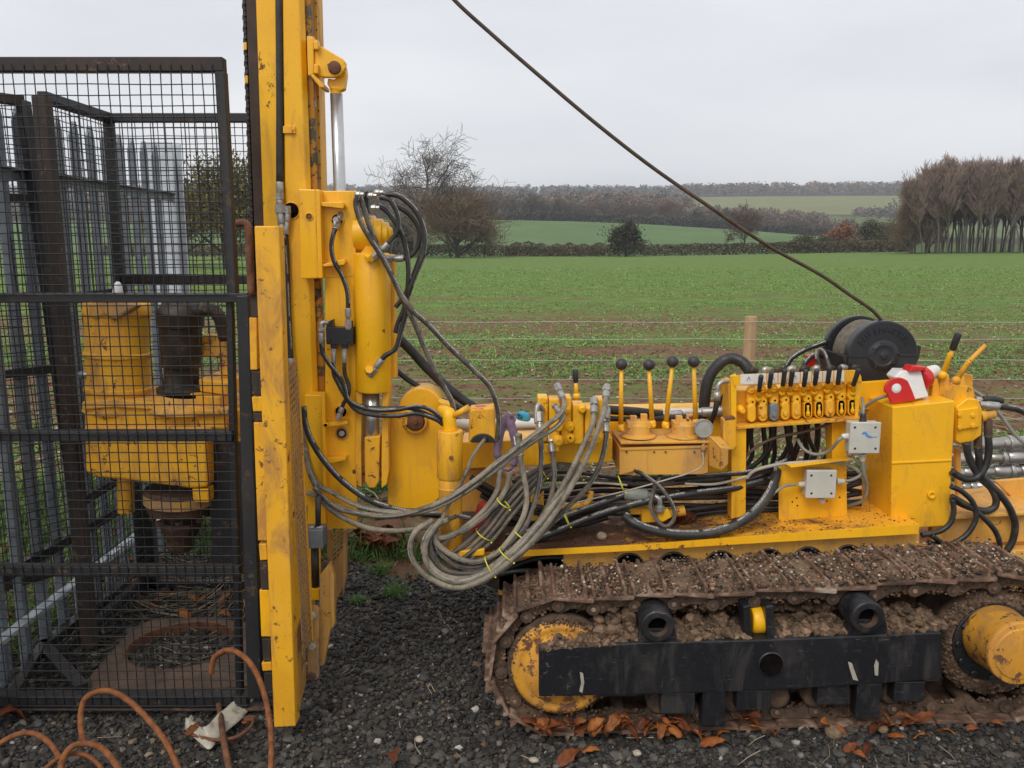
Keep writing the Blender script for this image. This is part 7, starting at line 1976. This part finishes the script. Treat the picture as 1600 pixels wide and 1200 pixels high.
# back panel
xb = at(400, 180, yc).x
for z_ in (ztop, at(300, 437, yc).z, 0.62, 0.08): beam((XS, yc, z_), (xb+0.1, yc, z_), 0.036, 0.036, 'cage')
mesh_panel((XS+0.02, yc-0.02, 0.08), (1, 0, 0), (0, 0, 1), xb-XS, ztop-0.1, p_, p_, seed=4)
beam((at(225, 700, yc).x, yc, 0.03), (at(225, 700, yc).x, yc, at(225, 770, yc).z), 0.04, 0.036, 'cage', up=(0, 1, 0))
# open leaf of the left door, swung outwards and leaning
d0 = at(36, 158, 3.22); d1 = at(125, 905, 3.22); 
pA = Vector((at(36, 158, 3.22).x, 3.22, at(36, 158, 3.22).z)); pB = Vector((pA.x+0.10, 3.17, 0.35))
u_ = Vector((-0.62, -0.78, 0)).normalized()
beam(pA, pB, 0.040, 0.040, 'cage', up=(0, 1, 0))
beam(pA, pA+u_*0.75, 0.036, 0.036, 'cage_rust')
vdir = (pA-pB).normalized(); hgt = (pA-pB).length
mid = pB+vdir*(hgt*0.80)
beam(mid, mid+u_*0.75, 0.032, 0.032, 'cage')
beam(pB+vdir*(hgt*0.44), pB+vdir*(hgt*0.44)+u_*0.75, 0.032, 0.032, 'cage')
beam(pB, pB+u_*0.75, 0.034, 0.034, 'cage')
mesh_panel(pB+Vector((0, -0.022, 0)), u_, vdir, 0.72, hgt-0.02, p_, p_, seed=5)
# floor frame and diagonal stay on the ground
fl = lambda px, py, z=0.05: on_z(px, py, z)
beam(fl(20, 1088), fl(70, 1005), 0.035, 0.035, 'cage'); beam(fl(68, 1010), fl(235, 880), 0.045, 0.035, 'cage'); beam(fl(70, 1012), fl(128, 1075), 0.045, 0.03, 'cage')
beam(fl(0, 905, 0.4), fl(230, 770, 0.42), 0.03, 0.04, 'cage')

# rusty floor plate with the round hole for the casing
FP = []
c_ = on_z(292, 1010, 0.03)
outer = [on_z(122, 1080, 0.03), on_z(205, 985, 0.03), on_z(240, 968, 0.03), on_z(330, 966, 0.03), on_z(392, 975, 0.03), on_z(405, 1075, 0.03)]
mb = MB()
N_ = 48; k = len(mb.v)
rx_ = 0.215; inn = []
cc = on_z(285, 1008, 0.03)
def ray_poly(ang, poly, c):
    d = Vector((math.cos(ang), math.sin(ang), 0)); best = None
    for i in range(len(poly)):
        a, b = poly[i], poly[(i+1) % len(poly)]; e = b-a; den = d.x*e.y-d.y*e.x
        if abs(den) < 1e-9: continue
        t = ((a.x-c.x)*e.y-(a.y-c.y)*e.x)/den; s = ((a.x-c.x)*d.y-(a.y-c.y)*d.x)/den
        if t > 0 and -1e-6 <= s <= 1+1e-6: best = t if best is None else max(best, t)
    return c+d*best
ins, outs = [], []
for i in range(N_):
    a = 2*PI*i/N_; q = cc+Vector((math.cos(a)*rx_, math.sin(a)*rx_*0.95, 0)); o_ = ray_poly(a, outer, cc)
    if (o_-cc).length < (q-cc).length+0.01: o_ = cc+(q-cc)*1.06
    ins.append(q); outs.append(o_)
for lst, z_ in ((ins, 0.035), (outs, 0.035), (outs, 0.008), (ins, 0.0)): mb.v += [Vector((q.x, q.y, z_)) for q in lst]
for i in range(N_):
    j = (i+1) % N_
    for a, b in ((0, 1), (1, 2), (2, 3), (3, 0)): mb.face((k+a*N_+i, k+a*N_+j, k+b*N_+j, k+b*N_+i))
o = mb.build('floor_plate', plain('brown_rusted_plate', [(0.3, (0.040, 0.026, 0.018)), (0.5, (0.090, 0.056, 0.036)), (0.75, (0.16, 0.10, 0.065))], 9, 0.85, bmp=0.5), None, 0.002)
tag(o, 'rusty brown floor plate with a large round hole, lying inside the cage', 'steel plate')
mb = MB()
k = 0
for i in range(40):
    a = 2*PI*i/40
    for r_, z_ in ((0.998, 0.036), (0.998, -0.055), (0.965, -0.055), (0.965, 0.034)): mb.v.append(Vector((cc.x+math.cos(a)*rx_*r_, cc.y+math.sin(a)*rx_*0.95*r_, z_)))
for i in range(40):
    j = (i+1) % 40
    for a in range(4): b = (a+1) % 4; mb.face((i*4+a, j*4+a, j*4+b, i*4+b))
r_o = mb.build('hole_lining', M['rust'], o)

# ============================================================ FOREGROUND THINGS
def rod(pts, r, label, mat='rebar', name='rusty_rod', grp=None):
    P = spline(pts, 34)
    mb = MB(); rs_ = [r*(1.06 if i % 2 else 0.92) for i in range(len(P))]
    mb.tube(P, rs_, 12)
    o = mb.build(name, M[mat]); tag(o, label, 'rod', grp); return o
YR = 2.32
rod([at(330, 1052, 2.40), at(334, 1030, 2.40), at(348, 1018, 2.39), at(368, 1018, 2.38), at(392, 1038, 2.36), at(410, 1075, 2.33), at(421, 1125, 2.28), at(424, 1170, 2.22), at(421, 1230, 2.12)], 0.0085, 'rusty ribbed rod arching up beside the foot of the yellow guard post')
rod([at(131, 1165, 2.26), at(126, 1130, 2.30), at(130, 1098, 2.33), at(146, 1083, 2.34), at(172, 1080, 2.34), at(200, 1094, 2.32), at(232, 1125, 2.27), at(262, 1165, 2.20), at(288, 1225, 2.10)], 0.0088, 'tallest rusty rod loop, standing before the bottom bar of the cage')
rod([at(-40, 1190, 2.20), at(5, 1158, 2.24), at(40, 1145, 2.25), at(66, 1152, 2.24), at(88, 1175, 2.20), at(103, 1215, 2.12)], 0.0080, 'leftmost rusty rod loop, entering from the left edge')
rod([at(92, 1225, 2.05), at(97, 1190, 2.12), at(112, 1167, 2.15), at(140, 1162, 2.16), at(166, 1175, 2.14), at(195, 1215, 2.06)], 0.0088, 'thick low rusty rod loop in front, between the leftmost and the tallest loop')
rod([at(60, 1212, 2.10), at(84, 1190, 2.14), at(108, 1178, 2.16), at(135, 1180, 2.16), at(158, 1200, 2.12), at(168, 1225, 2.08)], 0.0065, 'thinnest rusty rod loop, nested inside the thick low one')
mb = MB(); mb.tube([on_z(340, 1092, 0.02)+Vector((0, 0, 0.03)), on_z(350, 1160, 0.03), on_z(362, 1225, 0.03)], 0.010, 12); o = mb.build('iron_spike', M['rust']); tag(o, 'dark rusty iron spike lying under the torn white plastic strip', 'spike')
mb = MB(); mb.tube(spline([on_z(300, 1148, 0.02), on_z(335, 1156, 0.025), on_z(368, 1152, 0.02), on_z(392, 1135, 0.02), on_z(396, 1122, 0.02)], 5), 0.006, 8); mb.ball(on_z(390, 1122, 0.02), 0.022, 12, 8, (1, 0.8, 0.35)); o = mb.build('rusty_hook', M['rust']); tag(o, 'bent rusty hook on the gravel right beside the torn plastic strip', 'hook')
# torn white plastic strip
def sheet(name, top, bot, mat, label, cat, thick=0.002, wav=0.006):
    """ribbon between two edge lines, wrinkled, with thickness"""
    A_ = spline(top, 6); B_ = spline(bot, 6); n = min(len(A_), len(B_)); m_ = 7
    mb = MB()
    for s_ in (0, 1):
        for i in range(n):
            for j in range(m_):
                t = j/(m_-1); q = A_[i].lerp(B_[i], t)
                w_ = wav*(math.sin(i*1.1+j*1.9)+0.6*math.sin(i*0.5-j*2.7))*math.sin(PI*min(1, max(0.15, t)))
                mb.v.append(q+Vector((0, 0, w_-s_*thick)))
    def id_(s_, i, j): return s_*n*m_+i*m_+j
    for i in range(n-1):
        for j in range(m_-1):
            mb.face((id_(0, i, j), id_(0, i, j+1), id_(0, i+1, j+1), id_(0, i+1, j)), smooth=True)
            mb.face((id_(1, i, j), id_(1, i+1, j), id_(1, i+1, j+1), id_(1, i, j+1)), smooth=True)
        for j in (0, m_-1): mb.face((id_(0, i, j), id_(0, i+1, j), id_(1, i+1, j), id_(1, i, j)))
    for i in (0, n-1):
        for j in range(m_-1): mb.face((id_(0, i, j), id_(0, i, j+1), id_(1, i, j+1), id_(1, i, j)))
    o = mb.build(name, mat); return tag(o, label, cat)
pm = plain('dirty_white_plastic', [(0.3, (0.16, 0.13, 0.09)), (0.45, (0.42, 0.38, 0.30)), (0.75, (0.55, 0.51, 0.43))], 22, 0.5, bmp=0.3)
sheet('plastic_strip', [on_z(368, 1094, 0.06), on_z(345, 1112, 0.05), on_z(318, 1136, 0.05), on_z(305, 1128, 0.04), on_z(298, 1122, 0.05), on_z(290, 1122, 0.06)],
      [on_z(396, 1092, 0.03), on_z(382, 1118, 0.02), on_z(345, 1150, 0.015), on_z(328, 1170, 0.015), on_z(312, 1160, 0.015), on_z(288, 1138, 0.02)], pm, 'torn dirty white plastic strip folded on the gravel below the cage', 'plastic strip', 0.0015, 0.004)

# cable from the winch up to the mast head
cab = [at(1377, 500, 3.12), at(1362, 484, 3.11), at(1330, 462, 3.10), at(1280, 428, 3.08), at(1200, 384, 3.05), at(1110, 324, 3.02), at(1020, 262, 3.0), at(930, 192, 2.97), at(840, 116, 2.94), at(770, 55, 2.92), at(710, 0, 2.90), at(660, -60, 2.88), at(600, -140, 2.87), at(520, -220, 2.88)]
mb = MB(); mb.tube(spline(cab, 10), 0.0068, 10); o = mb.build('winch_cable', M['rope']); tag(o, 'brown steel winch cable sagging across the sky from winch to mast head', 'cable')

# chromed drill rods stacked on the right
k = 0
for row, (yy, n_) in enumerate(((690, 1), (713, 1), (734, 1), (757, 1))):
    Yd = 3.62-0.0*row
    mb = MB(); x0 = 1500-6*row; xs_ = []
    a = at(1486 if row else 1520, yy+5, Yd); b = at(1700, yy-3, Yd)
    L = (b-a).length; pr = [(0, 0.026)]; t = 0.0; r_ = random.Random(row+5)
    while t < 0.97:
        w = r_.uniform(0.04, 0.16); R0 = r_.choice([0.027, 0.030, 0.033, 0.026])
        pr += [(t+0.004, R0-0.002), (t+0.008, R0), (min(0.99, t+w-0.006), R0), (min(0.995, t+w), R0-0.003)]; t += w
    pr.append((1, 0.026)); pr = [(min(1, p0), q0) for p0, q0 in pr]
    mb.lathe(a, b, pr, 22)
    lab = ['topmost chromed drill rod of the stack behind the right hand hoses', 'second chromed drill rod from the top of the stack', 'third chromed drill rod from the top of the stack', 'lowest chromed drill rod of the stack, with a brassy collar'][row]
    o = mb.build('drill_rod', plain('worn_bright_steel', [(0.3, (0.30, 0.28, 0.25)), (0.7, (0.55, 0.53, 0.50))], 9, 0.35, 0.75, bmp=0.2, rr=(0.2, 0.5)) if row == 0 else bpy.data.materials['worn_bright_steel'], None, 0.0008); tag(o, lab, 'drill rod', 'drill rods stacked behind the rig')
    mb = MB(); t0, t1 = (0.42, 0.46) if row == 3 else (0.3+0.06*row, 0.33+0.06*row); mb.lathe(a.lerp(b, t0), a.lerp(b, t1), [(0, 0.0345), (0.2, 0.036), (0.8, 0.036), (1, 0.0345)], 22); mb.build('collar', M['steel'], o)
mb = MB()
for x_ in (1530, 1640): p0 = at(x_, 775, 3.62); mb.box((p0.x-0.03, 3.5, float(gz(p0.x, 3.6))-0.02), (p0.x+0.03, 3.8, p0.z-0.002))
mb.box((at(1500, 775, 3.62).x, 3.55, at(1530, 800, 3.62).z-0.08), (at(1700, 775, 3.62).x, 3.75, at(1530, 800, 3.62).z-0.03))
o = mb.build('rod_trestle', M['rust'], None, 0.004); tag(o, 'low rusty trestle carrying the stack of chromed drill rods', 'trestle')

# ============================================================ FALLEN LEAVES
def leaf_mesh(seed):
    r = random.Random(seed); L = 1.0; W = r.uniform(0.20, 0.32); n = 9; mb = MB()
    bend = r.uniform(0.15, 0.55); curl = r.uniform(0.2, 0.75)*r.choice([1, 1, -0.6]); tw = r.uniform(-0.8, 0.8)
    rows_ = []
    for i in range(n):
        t = i/(n-1); w = W*math.sin(PI*min(1, t*0.93+0.05))**0.8*(1-0.25*t)*(1+0.16*math.sin(i*2.6+seed))
        z = bend*math.sin(PI*t)*0.5*(1+0.3*math.sin(3*t+seed)); x = t-0.5
        for j in (-1, -0.5, 0, 0.5, 1):
            a = tw*(t-0.5)*2
            yy = j*w; zz = z+curl*abs(j)**1.6*w+0.03*math.sin(i*1.9+j*3)
            mb.v.append(Vector((x, yy*math.cos(a)-zz*math.sin(a)*0.3, zz*math.cos(a)+yy*math.sin(a))))
    for i in range(n-1):
        for j in range(4): mb.face((i*5+j, (i+1)*5+j, (i+1)*5+j+1, i*5+j+1), smooth=True)
    return mb
leaves = []
lcols = [(0.30, 0.088, 0.020), (0.20, 0.058, 0.018), (0.38, 0.13, 0.03), (0.13, 0.038, 0.016), (0.26, 0.09, 0.028)]
LM = []
for s_ in range(10):
    mb = leaf_mesh(s_+3)
    me = bpy.data.meshes.new('fallen_leaf'); me.from_pydata(mb.v, [], mb.f); me.polygons.foreach_set('use_smooth', [True]*len(mb.f))
    c = np.array(lcols[s_ % 5]); n_ = len(mb.v); r = np.random.default_rng(s_)
    t_ = c[None]*r.uniform(0.7, 1.25, (n_, 1)); a_ = me.color_attributes.new('tint', 'FLOAT_COLOR', 'POINT'); a_.data.foreach_set('color', np.concatenate([t_, np.ones((n_, 1))], 1).astype(np.float32).ravel())
    me.materials.append(M['leaf']); me.update(); LM.append(me)
def put_leaf(px, py, size, rz, k, label, grp, z=0.0, tilt=0.2, w=None):
    q = w if w is not None else on_z(px, py, z)
    if w is None: q.z = float(gz(q.x, q.y)) + 0.010 + z
    o = bpy.data.objects.new('fallen_leaf', LM[k % 10]); COL.objects.link(o)
    o.location = q; o.scale = (size, size, size); o.rotation_euler = (tilt*math.sin(k*1.7), tilt*math.cos(k*2.3), rz)
    o.modifiers.new('thickness', 'SOLIDIFY').thickness = 0.012
    tag(o, label, 'leaf', grp); return o
G1 = 'fallen leaves along the foot of the track'
tr = [(838, 1110, .09), (858, 1135, .085), (850, 1122, .06), (893, 1128, .07), (905, 1118, .06), (930, 1130, .065), (955, 1138, .06), (975, 1125, .06), (988, 1146, .06), (1010, 1135, .055), (1030, 1142, .055), (1048, 1133, .05), (1072, 1135, .06),
      (1088, 1152, .055), (1112, 1160, .075), (1130, 1148, .05), (1180, 1140, .05), (1175, 1128, .045), (1288, 1130, .05), (1372, 1142, .06), (1400, 1150, .05), (1412, 1122, .055), (1425, 1128, .055), (1392, 1138, .05), (1360, 1172, .05), (1330, 1168, .05), (1345, 1182, .045), (1478, 1145, .05), (1520, 1140, .045), (1440, 1152, .05), (1560, 1132, .04)]
r_ = random.Random(8)
def foot(x, y):
    q = at(x, y, 2.475); g_ = float(gz(q.x, 2.475))+0.012
    if q.z < g_:
        q = on_z(x, y, g_)
    elif q.z > g_+0.05: q.z = g_+0.05
    return q
LB = 'curled russet leaf lying along the lower edge of the muddy track'
for i, (x, y, s) in enumerate(tr): put_leaf(0, 0, s*1.2, r_.uniform(-0.9, 0.9), i+r_.randrange(10), LB, G1, tilt=0.8, w=foot(x, y))
for i in range(30): put_leaf(0, 0, r_.uniform(0.04, 0.085), r_.uniform(0, 6), r_.randrange(10), LB, G1, tilt=0.8, w=foot(r_.choice([r_.uniform(840, 1110), r_.uniform(900, 1560)]), r_.uniform(1110, 1150)))
put_leaf(923, 1183, 0.062, 0.1, 2, 'flat bright orange leaf alone on the gravel before the track', None, 0.002, 0.05)
put_leaf(888, 1192, 0.10, 0.6, 1, 'large dark russet leaf at the bottom edge, left of the bright orange leaf', None, 0.002, 0.4)
put_leaf(618, 1188, 0.08, 1.6, 3, 'dark curled leaf on the gravel near the bottom edge, between post and track', None, 0.002, 0.5)
put_leaf(15, 1130, 0.12, 0.3, 3, 'large dark brown leaf on the gravel below the cage, at the far left', None, 0.003, 0.3)
put_leaf(302, 1140, 0.06, 0.9, 1, 'red brown leaf caught in the torn white plastic strip', None, 0.03, 0.4)
put_leaf(382, 1130, 0.05, 2.0, 0, 'russet leaf beside the rusty hook', None, 0.02, 0.4)
G2 = 'fallen leaves on the ground inside the cage'
for i in range(70):
    x, y = r_.uniform(120, 385), r_.uniform(862, 965)
    put_leaf(x, y, r_.uniform(0.045, 0.08), r_.uniform(0, 6), r_.randrange(10), 'small brown leaf among dead stalks on the ground inside the cage', G2, 0.03, 0.6)
G3 = 'fallen leaves heaped at the edge of the grass'
for i in range(34):
    x, y = r_.gauss(595, 22), r_.uniform(838, 858)
    put_leaf(x, y, r_.uniform(0.08, 0.13), r_.uniform(0, 6), [0, 1, 3][i % 3], 'red brown leaf in the heap on the grass edge behind the mast foot', G3, r_.uniform(0.0, 0.05), 0.7)
G4 = 'fallen leaves outside the palisade'
for i in range(70):
    q = Vector((r_.uniform(-3.0, -1.95), r_.uniform(2.7, 4.4), 0)); q.z = 0.04
    put_leaf(0, 0, r_.uniform(0.06, 0.11), r_.uniform(0, 6), r_.randrange(10), 'orange brown leaf lying in the grass outside the palisade', G4, w=q, tilt=0.7)
for i in range(7):
    q = deck_pt(1065+r_.uniform(-18, 20), 2.98+r_.uniform(-0.03, 0.06)); q.z += 0.012
    put_leaf(0, 0, r_.uniform(0.05, 0.08), r_.uniform(0, 6), 3, 'wet maroon leaf on the deck behind the pump, below the lever box', 'wet leaves on the deck', w=q, tilt=0.5)
for px, py, s, lb in ((655, 1155, 0.016, 'larger pale stone on the gravel near the bottom, left of centre'), (1376, 1163, 0.022, 'tan clod beside the bottom of the track'), (995, 1187, 0.012, 'smooth cream pebble on the gravel before the track'), (834, 1193, 0.014, 'cream stone at the bottom edge before the idler wheel'), (1300, 1168, 0.028, 'muddy brown clod fallen before the track')):
    q = on_z(px, py, 0.0); q.z = float(gz(q.x, q.y))+s*0.5
    o = stones('loose_stone', np.array([tuple(q)]), np.array([s]), np.array([(0.40, 0.34, 0.26) if 'clod' not in lb else (0.20, 0.14, 0.09)]), M['stones'] if 'clod' not in lb else M['mud'], int(px), 3, 0.65, None, None, 0.06, tuple(q)); tag(o, lb, 'stone')

# grass tufts coming up through the gravel
for px, py, n_, h_, lb in ((596, 892, 26, 0.07, 'bright green grass tuft in the gravel between mast foot and hose bundle'), (616, 925, 22, 0.075, 'lower grass tuft in the gravel, right of the first one'),
                           (560, 935, 16, 0.05, 'sparse grass tuft beside the muddy foot plate of the mast'), (590, 775, 40, 0.12, 'tall green grass tuft seen below the tilt cylinder')):
    q = on_z(px, py, 0.0); r = np.random.default_rng(px)
    C = np.array([[q.x, q.y, float(gz(q.x, q.y))-0.004]])+r.normal(0, 1, (n_, 3))*np.array([0.022, 0.022, 0])
    o = blades('grass_tuft', C, np.full(n_, h_)*r.uniform(0.6, 1.2, n_), np.full(n_, 0.0035), np.tile(np.array([0.10, 0.20, 0.04]), (n_, 1)), px, 6, 0.6, 0.7, None, None, 1.0)
    tag(o, lb, 'grass tuft')
# ============================================================ thin autumn mist over the whole valley
mb = MB(); mb.box((-4300, -60, -4.0), (4300, 3400, 95.0))
hm = bpy.data.materials.new('mist'); hm.use_nodes = True
nt = hm.node_tree; nt.nodes.remove(nt.nodes['Principled BSDF'])
pv = nt.nodes.new('ShaderNodeVolumePrincipled'); pv.inputs['Density'].default_value = 0.00042; pv.inputs['Color'].default_value = (0.86, 0.9, 0.96, 1); pv.inputs['Anisotropy'].default_value = 0.0
nt.links.new(pv.outputs[0], nt.nodes['Material Output'].inputs['Volume'])
tag(mb.build('haze', hm, None), kind='stuff')
